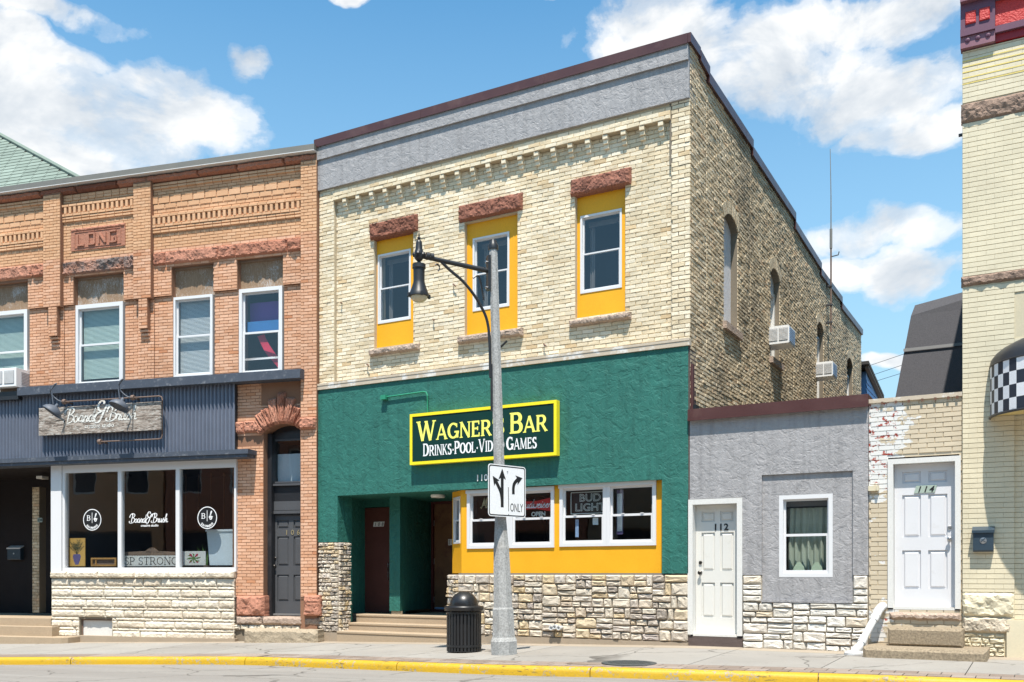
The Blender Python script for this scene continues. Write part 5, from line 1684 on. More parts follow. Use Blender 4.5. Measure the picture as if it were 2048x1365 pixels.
# white drain pipe leaning out of the corner
P0 = Vector((U(1762, -.06), -.06, Z(1762, 1215, -.06))); P1 = Vector((U(1752, -.18), -.18, Z(1752, 1232, -.18))); P2 = Vector((U(1717, -.5), -.5, Z(1717, 1297, -.5)))
dp = thing('drain_pipe', 'white plastic drain pipe slanting from the wall to the sidewalk', 'pipe', (P2.x, P2.y, gz(P2.x, P2.y)))
m = MB(); m.tube([P0 + Vector((.03, .12, .02)), P0, (P0 + P1) / 2 + Vector((0, 0, .015)), P1], .062, 14); part(dp, 'elbow', m, 'pvc', WF, smooth=True)
m = MB(); m.tube([P1, P2], .052, 14); part(dp, 'pipe', m, 'pvc', WF, smooth=True)
for f, g in ((.0, .14), (.68, .84)):
    m = MB(); m.tube([P1.lerp(P2, f), P1.lerp(P2, g)], .061, 14); part(dp, 'collar', m, 'pvc', WF, smooth=True)
zg = gz(P2.x, P2.y)
m = MB(); m.tube([P2 + Vector((.03, .02, .03)), P2 + Vector((-.03, -.02, -.02)), Vector((P2.x - .05, P2.y - .02, zg + .02))], [.058, .066, .07], 14); part(dp, 'shoe', m, 'pvc', WF, smooth=True)
m = MB(); m.lathe([(.14, 0), (.14, .03), (.11, .05), (.06, .055)], (P2.x - .05, P2.y - .02, zg), 16); part(dp, 'base_collar', m, 'pvc', WF, smooth=True)

# ================================================================== painted brick corner block at the east edge
RU0, RU1 = U(1925), 3.2
rb_ = thing('painted_brick_block', 'tall pale yellow painted brick block with brown stone bands and red cornice', 'building', (1.1, 0, gz(1.1, 0)))
YR = -.03
recA, recB = U(2029), RU1
m = MB(); m.box(RU0, recA, YR + .012, .4, BZ(-1.3), BZ(7.16)); m.box(recA, RU1, YR + .05, .4, BZ(-1.3), BZ(7.16)); m.box(recA, RU1, YR + .013, .3, BZ(2.6), BZ(7.16))
part(rb_, 'wall', m, 'painted_joint', WF)
m = MB(); m.box(RU0 + .003, RU0 + .3, .4, 11, BZ(-1.3), BZ(9.8)); m.box(RU0 + .3, RU1, 10.7, 11, BZ(-1.3), BZ(9.8)); m.box(RU0 + .3, RU1, .4, 10.7, BZ(9.4), BZ(9.6)); m.box(RU1 - .3, RU1, .4, 10.7, BZ(-1.3), BZ(9.39))
m.box(RU0 + .001, RU1 - .001, .0, .401, BZ(7.161), BZ(9.6))
part(rb_, 'shell', m, 'painted_joint', WF)
bk = []; rr = random.Random(9); rch = .0686
nich = (U(2032), RU1, BZ(3.18), BZ(3.76))
lay(bk, WF, RU0 + .002, recA, BZ(-.25), BZ(3.93), YR + .014, .014, rch, .213, .0055, [nich], 0, rr, zbase=BZ(0), jv=.0)
lay(bk, WF, recA, RU1, BZ(2.6), BZ(3.93), YR + .014, .014, rch, .213, .0055, [nich], 0, rr, zbase=BZ(0), jv=.0)
lay(bk, WF, recA, RU1, BZ(-1.05), BZ(2.6), YR + .05, .012, rch, .213, .0055, (), 0, rr, zbase=BZ(0), jv=.0)
lay(bk, WF, RU0 + .002, RU1, BZ(4.07), BZ(6.17), YR + .014, .014, rch, .213, .0055, (), 0, rr, zbase=BZ(0), jv=.0)
lay(bk, WF, RU0 + .002, RU1, BZ(6.43), BZ(7.16), YR + .014, .014, rch, .213, .0055, (), 0, rr, zbase=BZ(0), jv=.0)
bk = [b for b in bk if b.u0 < 1.2]
set_bricks(rb_, bk, 'painted_brick', 24, 300, rough=.0007, ch=.0010)
for z in (7.02, 6.945, 6.87, 6.79, 6.71):
    m = MB(); m.box(RU0, RU1, YR - .003, YR + .01, BZ(z) - .008, BZ(z) + .008); part(rb_, 'painted_line', m, 'yellow_line', WF)
x = RU0 - .015; i = 0
while x < 1.3:
    L = (1.25, .9, 1.5)[i % 3]
    part(rb_, 'stone_band', rock_mesh(L - .006, .265, .05, 300 + i, .06, .03, .015, .05, .5, 6), 'brown_stone', WF, loc=(x, YR + .02, BZ(6.17)))
    part(rb_, 'stone_band', rock_mesh(L - .006, .135, .05, 320 + i, .035, .025, .01, .05, .5, 7), 'brown_stone', WF, loc=(x, YR + .02, BZ(3.935)))
    x += L; i += 1
# painted rough base stones
base = [(RU0, .52, -.56, -.26, 'painted_brick'), (RU0 + .02, .45, -.80, -.57, 'lime_block')]
part(rb_, 'base_stone', rock_mesh(recA - RU0 - .005, .32, .05, 341, .05, .03, .012, .05, .5, 6), 'painted_brick', WF, loc=(RU0 + .002, YR + .02, BZ(-.58)))
part(rb_, 'base_stone', rock_mesh(.60, .21, .05, 342, .06, .03, .012, .05, .0, 6), 'lime_block', WF, loc=(RU0 + .002, YR + .02, BZ(-.80)))
rq = random.Random(12)
veneer(rb_, WF, RU0 + .01, RU0 + .52, BZ(-1.12), BZ(-.81), YR + .02, 'painted_brick', rq, d=.03, wmin=.10, wmax=.22, hmin=.05, hmax=.11)
m = MB(); m.box(RU0 + .54, RU1, YR - .03, .1, BZ(-1.2), BZ(-.62)); part(rb_, 'base_plaster', m, 'painted_brick', WF)
# pressed-metal cornice: end block and the long frieze
cA, cB = RU0 - .02, U(1990, -.12)
def strip(u0, u1, z0, z1, out, mat, nm='cornice_moulding'):
    mm = MB(); mm.box(u0, u1, -out, .05, BZ(z0), BZ(z1)); return part(rb_, nm, mm, mat, WF)
strip(cA, cB, 7.17, 7.32, .10, 'cornice_mauve'); strip(cA, cB, 7.322, 7.42, .13, 'cornice_plum'); strip(cA, cB, 7.422, 7.78, .08, 'cornice_plum')
strip(cA, cB, 7.782, 7.86, .16, 'cornice_mauve'); strip(cA, cB, 7.862, 8.05, .12, 'cornice_mauve'); strip(cA - .03, cB + .02, 8.052, 9.2, .20, 'cornice_red'); strip(cA - .05, RU1, 9.202, 9.7, .5, 'cornice_plum')
for i, z in enumerate((7.27, 7.27, 7.27, 7.95, 7.95, 7.95)):
    u = cA + .09 + (i % 3) * .125; R = Matrix.Rotation(math.radians(90), 3, 'X')
    mm = MB(); mm.lathe([(.035, 0), (.03, .012), (.012, .02)], (u, -.10 if z < 7.5 else -.12, BZ(z) - .0), 12, M=R); part(rb_, 'rosette', mm, 'cornice_plum', WF, smooth=True)
for i in range(2):
    u = cA + .06 + i * .17
    mm = MB(); mm.cbox(u, u + .13, -.10, .0, BZ(7.49), BZ(7.66), .012); part(rb_, 'square_boss', mm, 'cornice_scarlet', WF)
strip(cB + .002, RU1, 7.17, 7.27, .06, 'cornice_red'); strip(cB + .002, RU1, 7.272, 7.36, .11, 'cornice_plum'); strip(cB + .002, RU1, 7.362, 7.72, .05, 'cornice_scarlet', 'cornice_frieze'); strip(cB + .002, RU1, 7.722, 7.80, .12, 'cornice_mauve'); strip(cB + .002, RU1, 7.802, 8.1, .15, 'cornice_red'); strip(cB + .021, RU1, 8.102, 9.2, .22, 'cornice_red')
m = MB(); u, z = WF.at(1930, 269, .05); m.box(u - .08, RU0 + .002, .03, .07, z - .015, z + .015); part(rb_, 'iron_bracket', m, 'black_iron', WF)
# half-dome awning with a chequered valance
au = U(1980, -.02); AR, ADp = 1.28, .92
ac_ = au + AR
zv0, zv1 = BZ(2.10), BZ(2.78)
aw = thing('awning', 'black domed awning with a black and white chequered valance', 'awning', (ac_, YR, zv0))
nA, nE = 32, 9
def aw_pt(t, e):
    """t: 0..pi around the plan, e: 0..pi/2 up the dome"""
    return (ac_ - AR * math.cos(t) * math.cos(e), YR - ADp * math.sin(t) * math.cos(e) - .004, zv1 + .46 * math.sin(e))
for g in range(8):
    mm = MB(); vs, fs = [], []
    k0, k1 = g * 4, g * 4 + 4
    for k in range(k0, k1 + 1):
        for e in range(nE + 1):
            p = aw_pt(math.pi * k / nA, math.pi / 2 * e / nE * .97)
            bul = 1 + .012 * math.sin((k - k0) / 4 * math.pi)
            vs.append((ac_ + (p[0] - ac_) * bul, p[1], p[2]))
    for k in range(4):
        for e in range(nE):
            q = k * (nE + 1) + e
            fs.append((q, q + nE + 1, q + nE + 2, q + 1))
    mm.add(vs, fs); part(aw, 'dome_panel', mm, 'awning_black', WF, smooth=True)
nq = 30
for k in range(nq):
    t0, t1 = math.pi * k / nq, math.pi * (k + 1) / nq
    if ac_ - AR * math.cos(t0) > 1.5: continue
    for r in range(4):
        za, zb = zv0 + (zv1 - zv0) * r / 4, zv0 + (zv1 - zv0) * (r + 1) / 4
        mm = MB(); p, q = aw_pt(t0, 0), aw_pt(t1, 0)
        mm.add([(p[0], p[1], za), (q[0], q[1], za), (q[0], q[1], zb), (p[0], p[1], zb)], [(0, 1, 2, 3)])
        part(aw, 'valance_square', mm, ('awning_white', 'awning_navy')[(k + r) % 2], WF)
mm = MB(); pts = [aw_pt(math.pi * k / nA, 0) for k in range(nA + 1)]
mm.tube([(p[0], p[1] - .003, zv0) for p in pts], .018, 6); part(aw, 'hem', mm, 'awning_black', WF)
mm = MB(); mm.tube([(p[0], p[1] - .003, zv1) for p in pts], .012, 6); part(aw, 'seam', mm, 'awning_black', WF)
mm = MB(); mm.add([(p[0], p[1], zv0 + .03) for p in pts], [tuple(range(len(pts)))]); part(aw, 'soffit', mm, 'awning_under', WF)
# mailbox
u0_, u1_, zb_, zt_ = U(1946, -.13), U(1987, -.13), Z(1946, 1104, -.13), Z(1946, 1060, -.13)
mbx = thing('mailbox', 'dark blue wall mailbox with silver emblem on the pale painted brick', 'mailbox', ((u0_ + u1_) / 2, YR, zb_))
m = MB(); m.prism_x([(YR - .001, zb_), (YR - .085, zb_), (YR - .10, zb_ + .02), (YR - .10, zt_ - .03), (YR - .001, zt_ + .02)], u0_, u1_); part(mbx, 'box', m, 'mailbox', WF)
m = MB(); m.prism_x([(YR - .002, zt_ + .022), (YR - .125, zt_ - .045), (YR - .125, zt_ - .01), (YR - .002, zt_ + .045)], u0_ - .012, u1_ + .012); part(mbx, 'lid', m, 'mailbox', WF)
R = Matrix.Rotation(math.radians(90), 3, 'X')
m = MB(); cx_, cz_ = (u0_ + u1_) / 2, (zb_ + zt_) / 2
m.lathe([(.042, 0), (.042, .004), (.02, .007)], (cx_, YR - .10, cz_), 18, M=R); em = part(mbx, 'emblem', m, 'steel', WF, smooth=True)
m = MB(); m.tube([(cx_ - .03, YR - .108, cz_ - .02), (cx_, YR - .109, cz_ + .015), (cx_ + .025, YR - .108, cz_ + .03)], .006, 6); m.tube([(cx_ - .02, YR - .109, cz_ + .02), (cx_ + .028, YR - .109, cz_ - .02)], .005, 6); part(em, 'emblem_relief', m, 'mailbox', WF)

# ================================================================== behind the row
# dark shingled mansard
YM = 9.0
def MP(px, py, y):
    u, z = WF.at(px, py, y); return (u, y, z)
mans = thing('mansard_building', 'dark asphalt shingled mansard roof rising behind the buff brick infill', 'building', (0, YM, BZ(0)))
A0, A1, A2 = MP(1787, 815, YM), MP(1822, 632, YM + .55), MP(1830, 611, YM + .75)
rt = 2.5
zt0 = MP(1921, 577, YM + .75)[2]
slope_t = (MP(1921, 577, YM + .75)[2] - A2[2]) / (MP(1921, 577, YM + .75)[0] - A2[0])
B2 = (rt, A2[1], A2[2] + slope_t * (rt - A2[0]) * .6); B1 = (rt, A1[1], A1[2]); B0 = (rt, A0[1], A0[2])
bk_ = 8.0
zs_ = MP(1815, 703, YM + .3)[2]
f_ = (zs_ - A0[2]) / (A1[2] - A0[2])
mid_ = tuple(A0[i] + (A1[i] - A0[i]) * f_ for i in range(3)); midB = (rt, mid_[1], mid_[2])
m = MB(); m.add([A0, B0, midB, mid_, A1, B1, A2, B2, (A2[0], YM + bk_, A2[2]), (B2[0], YM + bk_, B2[2]), (A0[0], YM + bk_, A0[2]), (A1[0], YM + bk_, A1[2])],
                [(0, 1, 2, 3), (3, 2, 5, 4), (4, 5, 7, 6), (6, 7, 9, 8), (0, 3, 4, 11, 10), (4, 6, 8, 11)])
part(mans, 'roof_slope', m, 'mansard', WF)
m = MB(); m.add([(mid_[0] - .01, mid_[1] - .045, mid_[2]), (midB[0], midB[1] - .045, midB[2]), (midB[0], midB[1] - .03, midB[2] + .07), (mid_[0] - .01, mid_[1] - .03, mid_[2] + .07)], [(0, 1, 2, 3)]); part(mans, 'flashing_seam', m, 'seam_grey', WF)
m = MB(); m.box(A0[0] + .1, rt, YM + .1, YM + bk_, -1.2, A0[2] + .01); part(mans, 'wall', m, 'side_mortar', WF)
# blue sided house behind the bar
HF = Frame(SF.o[0] + .02, DEP + .9, math.radians(90))
bh = thing('blue_house', 'small blue clapboard house with dark rake eave behind the bar', 'house', (HF.o[0] - 2, HF.o[1] + 2, BZ(-1)))
e0u, e0z = HF.at(1722, 716); e1u, e1z = HF.at(1757, 792)
m = MB(); m.prism([(0, BZ(-1)), (e1u, BZ(-1)), (e1u, e1z - .05), (0, HF.at(1722, 716)[1] + (e1z - e0z) * (0 - e0u) / (e1u - e0u) - .05)], .02, 5.0); part(bh, 'wall', m, 'blue_siding', HF)
zz = BZ(3.0)
rake = lambda u: e0z + (e1z - e0z) * (u - e0u) / (e1u - e0u) - .10
while zz < rake(0):
    ue = min(e1u, (zz + .14 - e0z + .10) / ((e1z - e0z) / (e1u - e0u)) + e0u)
    if ue > .2:
        m = MB(); m.add([(0, -.012, zz), (ue, -.012, zz), (ue, .018, zz + .158), (0, .018, zz + .158), (0, .02, zz), (ue, .02, zz)], [(0, 1, 2, 3), (0, 4, 5, 1)]); part(bh, 'clapboard', m, 'blue_siding', HF)
    zz += .16
m = MB(); m.prism([(-.5, rake(-.5) + .10), (e1u + .3, rake(e1u + .3) + .10), (e1u + .3, rake(e1u + .3) + .20), (-.5, rake(-.5) + .20)], -.14, 5.0); part(bh, 'roof', m, 'roof_dark', HF)
m = MB(); m.prism([(-.4, rake(-.4) + .02), (e1u + .25, rake(e1u + .25) + .02), (e1u + .25, rake(e1u + .25) + .098), (-.4, rake(-.4) + .098)], -.12, -.005); part(bh, 'rake_board', m, 'old_brown', HF)
# overhead wires
for i, (ya, yb) in enumerate(((733, 707), (754, 728), (768, 744))):
    p, q = WF.at(1735, ya, 24), WF.at(1812, yb, 20)
    dx, dz_, dy = q[0] - p[0], q[1] - p[1], -4
    w_ = thing('power_line', ('uppermost of three thin wires crossing the sky gap', 'middle of three thin wires crossing the sky gap', 'lowest of three thin wires crossing the sky gap')[i], 'wire', (p[0], 24, p[1]), group='overhead wires')
    m = MB(); m.tube([(p[0] - dx * 1.5, 24 - dy * 1.5, p[1] - dz_ * 1.5 + .1), (p[0], 24, p[1]), (q[0], 20, q[1]), (q[0] + dx, 20 + dy, q[1] + dz_ + .05)], .009, 5); part(w_, 'cable', m, 'cable', WF)
# ================================================================== orange brick shop row on the bend
oU, oZ = OF.U, OF.Z
OL = -9.3
org = thing('brick_shop_building', 'two storey orange brick shop building with LONG name stone and corrugated fascia', 'building', (-4, 0, gz(-16, -1)), fr=OF)
YP, YL_, YLP = -.10, .05, .02        # pilasters, set-back lower field, lower pilaster strips
ZC = BZ(8.07)
zc0 = BZ(4.0)                         # the ledge over the fascia
p1a, p1b, p2a, p2b, p3a = oU(86, YP), oU(120, YP), oU(266, YP), oU(301, YP), oU(601, YP)
zstep1, zstep2 = oZ(105, 598, YP), oZ(285, 590, YP)
ZSTEP = BZ(5.72)
# upper windows: frame px (left, right, top-left, bottom-left), plywood top, lintel
ow = [(-30, 58, 628, 795, 573), (153, 249, 613, 780, 556), (349, 428, 597, 759, 536), (480, 567, 581, 758, 521)]
oh = []
for (xa, xb, yt, yb, yp) in ow:
    oh.append((oU(xa - 3, YL_), oU(xb + 1, YL_), oZ(xa, yb, YL_) - .01, oZ(xa, yp, YL_)))
ZLB = BZ(6.36); ZLT = BZ(6.62)
m = MB()
wall_holes(m, OL, -.002, zc0 - .2, BZ(8.2), YL_ + .01, YL_ + .36, oh)
for (a, b) in ((OL, p1a), (p1b, p2a), (p2b, p3a)):
    wall_holes(m, a, b, ZSTEP, BZ(8.19), .01, YL_ + .02, oh)
for (a, b) in ((p1a, p1b), (p2a, p2b)):
    m.box(a, b, YP + .01, .02, ZSTEP - .04, BZ(8.18)); 
m.box(p3a, -.002, YP + .01, YL_ + .02, BZ(-.5), BZ(8.18))
part(org, 'front_wall', m, 'orange_mortar', OF)
ob, tb = [], []
ro = random.Random(3)
OC, OB = .0625, .205
jt = .007
ZB0 = BZ(4.0)
for (a, b) in ((OL, p1a), (p1b, p2a), (p2b, p3a)):
    lay(tb if False else ob, OF, a, b, ZSTEP, ZC, .01, .012, OC, OB, jt, oh, 0, ro, zbase=ZB0)
lay(ob, OF, OL, p3a, zc0 - .05, ZSTEP, YL_ + .01, .012, OC, OB, jt, oh, 0, ro, zbase=ZB0)
for (a, b, zs) in ((p1a, p1b, ZSTEP - .04), (p2a, p2b, ZSTEP - .04)):
    lay(ob, OF, a, b, zs, ZC, YP + .01, .012, OC, OB * .93, jt, (), 0, ro, zbase=ZB0)
    w_ = b - a
    lay(ob, OF, a + .03, b, zc0 - .05, zs, YLP + .01, .012, OC, OB * .8, jt, (), 1, ro, zbase=ZB0)
    # narrow shaft hanging below the pilaster, stepped back at its foot
    c0_, c1_ = a + w_ * .30, b - w_ * .20
    lay(ob, OF, c0_, c1_, zs - .62, zs, YP + .03, .03, OC, OB, jt, (), 0, ro, zbase=ZB0)
    mm = MB(); mm.box(c0_ + .003, c1_ - .003, YP + .02, YL_, zs - .62, zs); part(org, 'pilaster_shaft', mm, 'orange_mortar', OF)
    for q in range(3):
        mm = MB(); mm.cbox(c0_ + .006, c1_ - .006, YP + .045 + .025 * q, YL_, zs - .62 - OC * (q + 1) + .006 - .014 * q, zs - .62 - OC * q - .012 - .014 * q, .004, ro.random()); part(org, 'corbel_brick', mm, 'orange_brick', OF)
lay(ob, OF, p3a, 0.0, BZ(-.46), ZC, YP + .01, .012, OC, OB * .9, jt, (), 0, ro, zbase=ZB0)
# projecting ornament in each panel: string courses, stepped bricks, dentils
orn = []
for (a, b) in ((OL, p1a), (p1b, p2a), (p2b, p3a)):
    small = (a == p1b)
    if not small:
        for z in (7.925, 7.985):
            lay(orn, OF, a, b, BZ(z), BZ(z) + .052, -.002, .034, .052, OB, .006, (), 0, ro)
    dzp = .455 if small else 0.0
    for z in (7.02 + dzp, 7.082 + dzp):
        lay(orn, OF, a, b, BZ(z), BZ(z) + .05, -.002, .034, .05, OB, .006, (), int(z * 100) % 2, ro)
    lay(orn, OF, a, b, BZ(7.335 + dzp), BZ(7.39 + dzp), -.002, .05, .055, OB, .006, (), 0, ro)
    lay(orn, OF, a, b, BZ(7.135 + dzp), BZ(7.19 + dzp), -.002, .045, .055, OB, .006, (), 1, ro)
    u = b - .055
    while u > a + .02:
        mm = MB(); mm.cbox(u - .062, u, -.048, .02, BZ(7.192 + dzp), BZ(7.333 + dzp), .004, .3 + .5 * ro.random()); part(org, 'dentil', mm, 'tan_brick', OF)
        u -= .118
    # stepped bricks
    u = b - .02; st_ = .275 if not small else .195
    while u > a + .1:
        z = BZ(7.63) if not small else BZ(7.925)
        for (du, ww, dz, hh) in ((.0, st_ - .022, .0, .112), (.0, st_ * .62, .115, .054), (st_ * .45, st_ - .022, -.108, .10)) if not small else ((.0, st_ - .022, .0, .055), (.0, st_ - .022, .06, .055)):
            mm = MB(); mm.cbox(u - du - ww, u - du, -.020 if dz >= 0 else -.010, .012, z + dz, z + dz + hh, .004, ro.random()); part(org, 'stepped_brick', mm, 'tan_brick', OF)
        u -= st_
upz = BZ(6.65)
set_bricks(org, [b for b in ob if b.z0 < upz], 'orange_brick', 25, 180, rough=.0015, ch=.003)
set_bricks(org, [b for b in ob if b.z0 >= upz] + orn, 'tan_brick', 26, 120, rough=.0015, ch=.003)
# coping: grey metal cap, white drip, red stone blocks below
m = MB(); m.box(OL, -.0, -.20, .35, BZ(8.225), BZ(8.335)); part(org, 'metal_cap', m, 'grey_metal', OF)
m = MB(); m.box(OL, -.0, -.205, .30, BZ(8.209), BZ(8.223)); part(org, 'drip_strip', m, 'white_metal', OF)
x = -.01; i = 0
while x > OL:
    L = (.72, 1.05, .9, 1.2)[i % 4]
    rough_ = x > p2b - .3 or x < p1a
    part(org, 'coping_stone', rock_mesh(L - .008, .138, .10, 400 + i, .04 if rough_ else .008, .03, .01, .1, ro.random() * .5, 8), 'dark_red_stone' if not rough_ else 'red_sandstone', OF, loc=(x - L, .0, BZ(8.07)))
    x -= L; i += 1
# rock-faced lintel bands
def band(a, b, cuts, z0, z1, mat, seed, amp=.05):
    xs_ = [a] + cuts + [b]
    for k in range(len(xs_) - 1):
        part(org, 'lintel_stone', rock_mesh(xs_[k + 1] - xs_[k] - .006, z1 - z0, .06, seed + k, amp, .028, .012, .1, ro.random(), 7), mat, OF, loc=(xs_[k] + .003, .0, z0))
band(p2b + .01, p3a - .005, [oU(333), oU(437), oU(472), oU(576)], ZLB, ZLT, 'red_sandstone', 430)
band(OL, p1a - .005, [oU(66)], ZLB + .03, ZLT + .03, 'red_sandstone', 440)
band(p1b + .01, p2a - .005, [oU(140), oU(249)], ZLB - .01, ZLT + .0, 'sooty_sandstone', 450, .07)
# name stone
na, nb, nz0, nz1 = oU(142, -.02), oU(250, -.02), oZ(142, 503, -.02), oZ(142, 461, -.02)
m = MB(); m.box(na, nb, -.022, .02, nz0, nz1); ns = part(org, 'name_stone', m, 'red_sandstone', OF)
LW = (nb - na)
def blk(u, w, h, strokes, z):
    mm = MB()
    for k, (x0, y0, x1, y1) in enumerate(strokes):
        if abs(x1 - x0) < 1e-6 or abs(y1 - y0) < 1e-6:
            t = .034
            mm.box(u + min(x0, x1) * w - (t / 2 if x0 == x1 else 0), u + max(x0, x1) * w + (t / 2 if x0 == x1 else 0), -.052 - .0006 * k, -.0221, z + min(y0, y1) * h - (t / 2 if y0 == y1 else 0), z + max(y0, y1) * h + (t / 2 if y0 == y1 else 0))
        else:
            dx = .02; mm.prism([(u + x0 * w - dx, z + y0 * h), (u + x0 * w + dx, z + y0 * h), (u + x1 * w + dx, z + y1 * h), (u + x1 * w - dx, z + y1 * h)], -.0528, -.0221)
    part(ns, 'carved_letter', mm, 'red_sandstone', OF)
hz = (nz1 - nz0) * .50; z_ = nz0 + (nz1 - nz0) * .22
m = MB(); m.frame(na + LW * .07, nb - LW * .07, nz0 + .045, nz1 - .06, .014, -.034, -.0221); part(ns, 'carved_border', m, 'red_sandstone', OF)
blk(na + LW * .14, LW * .12, hz, [(0, 0, 0, 1), (0, 0, 1, 0)], z_)
blk(na + LW * .34, LW * .11, hz, [(0, 0, 0, 1), (1, 0, 1, 1), (0, 0, 1, 0), (0, 1, 1, 1)], z_)
blk(na + LW * .53, LW * .12, hz, [(0, 0, 0, 1), (1, 0, 1, 1), (0, 1, 1, 0)], z_)
blk(na + LW * .73, LW * .12, hz, [(0, 0, 0, 1), (0, 0, 1, 0), (0, 1, 1, 1), (1, 0, 1, .42), (.55, .42, 1, .42)], z_)
part(ns, 'rock_border', rock_mesh(LW, .07, .03, 470, .02, .025, .008, .03, .5, 9), 'red_sandstone', OF, loc=(na, -.01, nz1 - .05))
# upper windows
for i, (xa, xb, yt, yb, yp) in enumerate(ow):
    yw = YL_ + .07
    a, b, c, d = oU(xa, yw), oU(xb, yw), oZ(xa, yb, yw), oZ(xa, yt, yw)
    w, g = window(org, OF, a, b, c, d, yw, .52 if i != 3 else .5, (.085, .085, .055, .075)[i], .04, .8, 'interior_blue', yfront=yw - .055, bottom=(.085, .11, .055, .10)[i])
    m = MB(); m.box(oh[i][0], oh[i][1], yw + .02, yw + .05, d, oh[i][3] + .02); part(org, 'plywood_panel', m, 'plywood', OF)
    m = MB(); m.box(oh[i][0], oh[i][1], yw - .03, yw + .02, oh[i][3] - .035, oh[i][3] + .03); part(org, 'head_board', m, 'old_brown', OF)
    if i in (0, 1):
        blinds(w, OF, g[0] + .02, g[1] - .02, g[2] + .12, g[3], yw + .10, 'green_blind')
    elif i == 2:
        blinds(w, OF, g[0] + .02, g[1] - .02, g[2] + .03, g[3], yw + .10, 'blind')
    else:
        cloth(w, OF, g[0], g[1], g[4] + .28, g[3] - .13, yw + .25, 'purple_cloth', 2, .01, 3)
        m = MB(); m.box(g[0], g[1], yw + .15, yw + .156, g[4] + .02, g[4] + .27); part(w, 'blue_sheet', m, 'blue_cloth', OF)
        m = MB(); mm_, nn = [], 10
        for k in range(nn + 1):
            f = k / nn; uu = g[0] + (g[1] - g[0]) * (.30 + .66 * f ** 1.3); zz = g[4] - .02 - (g[4] - g[2] - .05) * f
            mm_ += [(uu - .05, yw + .2 + .02 * math.sin(k), zz), (uu + .10, yw + .22, zz + .04)]
        m.add(mm_, [(2 * k, 2 * k + 1, 2 * k + 3, 2 * k + 2) for k in range(nn)]); part(w, 'red_drape', m, 'red_cloth', OF, smooth=True)
        m = MB(); m.box(g[0] + .02, g[1] - .02, yw - .004, yw + .008, g[2] + .26, g[2] + .30); part(w, 'screen_rail', m, 'white_vinyl', OF)
# wooden ledge over the fascia
YLD = -.28
zl0, zl1 = BZ(3.80), BZ(3.955)
la = oU(34, YLD)
m = MB(); m.box(la, oU(600, YLD), YLD, .04, zl0, zl1); m.box(la, oU(600, YLD), YLD + .05, .04, zl1 + .001, zl1 + .03); part(org, 'fascia_ledge', m, 'blueblack_wood', OF)
m = MB(); m.box(OL, la - .004, YLD + .04, .04, zl0 - .07, zl1 - .05); part(org, 'fascia_ledge', m, 'black_paint', OF)
# corrugated sheet, ribs as real waves
cx0, cx1 = OL, oU(470, -.1)
cz0, cz1 = BZ(2.44), zl0
m = MB(); vs, fs = [], []
n = int((cx1 - cx0) / .0145)
for k in range(n + 1):
    u = cx0 + (cx1 - cx0) * k / n; y = -.10 + .027 * math.sin(k * 2 * math.pi / 6)
    vs += [(u, y, cz0 - .03), (u, y, cz1 + .02)]
fs = [(2 * k, 2 * k + 2, 2 * k + 3, 2 * k + 1) for k in range(n)]
m.add(vs, fs); part(org, 'corrugated_sheet', m, 'corrugated', OF, smooth=True)
m = MB(); m.box(cx0, cx1 - .002, -.07, .3, cz0, cz1); part(org, 'fascia_backing', m, 'black_paint', OF)
Y2 = -.33
lb_ = oU(496, Y2)
m = MB(); m.box(OL, lb_, Y2, .1, BZ(2.365), BZ(2.455)); m.box(OL, lb_ - .04, Y2 + .03, .1, BZ(2.30), BZ(2.364)); part(org, 'fascia_ledge', m, 'blueblack_wood', OF)
# ---- storefront
YSF = -.06
q0, q1 = oU(103, YSF), oU(470, YSF)
zs0_, zs1_ = BZ(.045), BZ(2.299)
m = MB(); m.box(q0, oU(124, YSF), YSF - .02, .15, zs0_, zs1_); part(org, 'storefront_post', m, 'white_vinyl', OF)
f0 = oU(124, YSF) + .01
mu1, mu2 = oU(239, YSF), oU(355, YSF)
sfw = MB(); sfw.box(f0, q1 + .02, YSF, YSF + .10, zs0_ + .0, zs0_ + .085); sfw.box(f0, q1 + .02, YSF, YSF + .1, zs1_ - .16, zs1_ - .002)
sfw.box(f0, f0 + .06, YSF + .001, YSF + .1, zs0_ + .086, zs1_ - .161); sfw.box(q1 - .02, q1 + .02, YSF + .001, YSF + .1, zs0_ + .086, zs1_ - .161)
sf = part(org, 'storefront_window', sfw, 'white_vinyl', OF)
for u in (mu1, mu2):
    m = MB(); m.box(u - .045, u + .045, YSF + .002, YSF + .1, zs0_ + .086, zs1_ - .161); part(sf, 'mullion', m, 'white_vinyl', OF)
SFP = ((f0 + .06, mu1 - .045), (mu1 + .045, mu2 - .045), (mu2 + .045, q1 - .02))
for a, b in SFP:
    pane(sf, OF, a, b, zs0_ + .085, zs1_ - .16, YSF + .045, 'shop_glass')
room(org, OF, q0 + .1, q1 + .3, YSF + .105, 4.5, BZ(-.35), BZ(2.5), 'shop_wall')
m = MB(); m.box(q0 + .12, q1 + .28, YSF + .106, .75, BZ(-.34), zs0_ + .03); part(org, 'display_shelf', m, 'interior_wall', OF)
m = MB(); m.box(mu2 + .25, q1 + .28, 2.0, 2.05, BZ(-.3), BZ(2.45)); part(org, 'inner_partition', m, 'interior_wall', OF)
for k in range(5):
    m = MB(); u = q0 + .8 + .35 * k; m.box(u, u + .02, 3.0, 3.03, BZ(1.1), BZ(2.4)); part(org, 'hanging_rod', m, 'old_brown', OF)
m = MB(); m.box(q0 + .3, q0 + 2.2, 3.2, 3.8, BZ(-.3), BZ(.55)); part(org, 'inner_table', m, 'old_brown', OF)
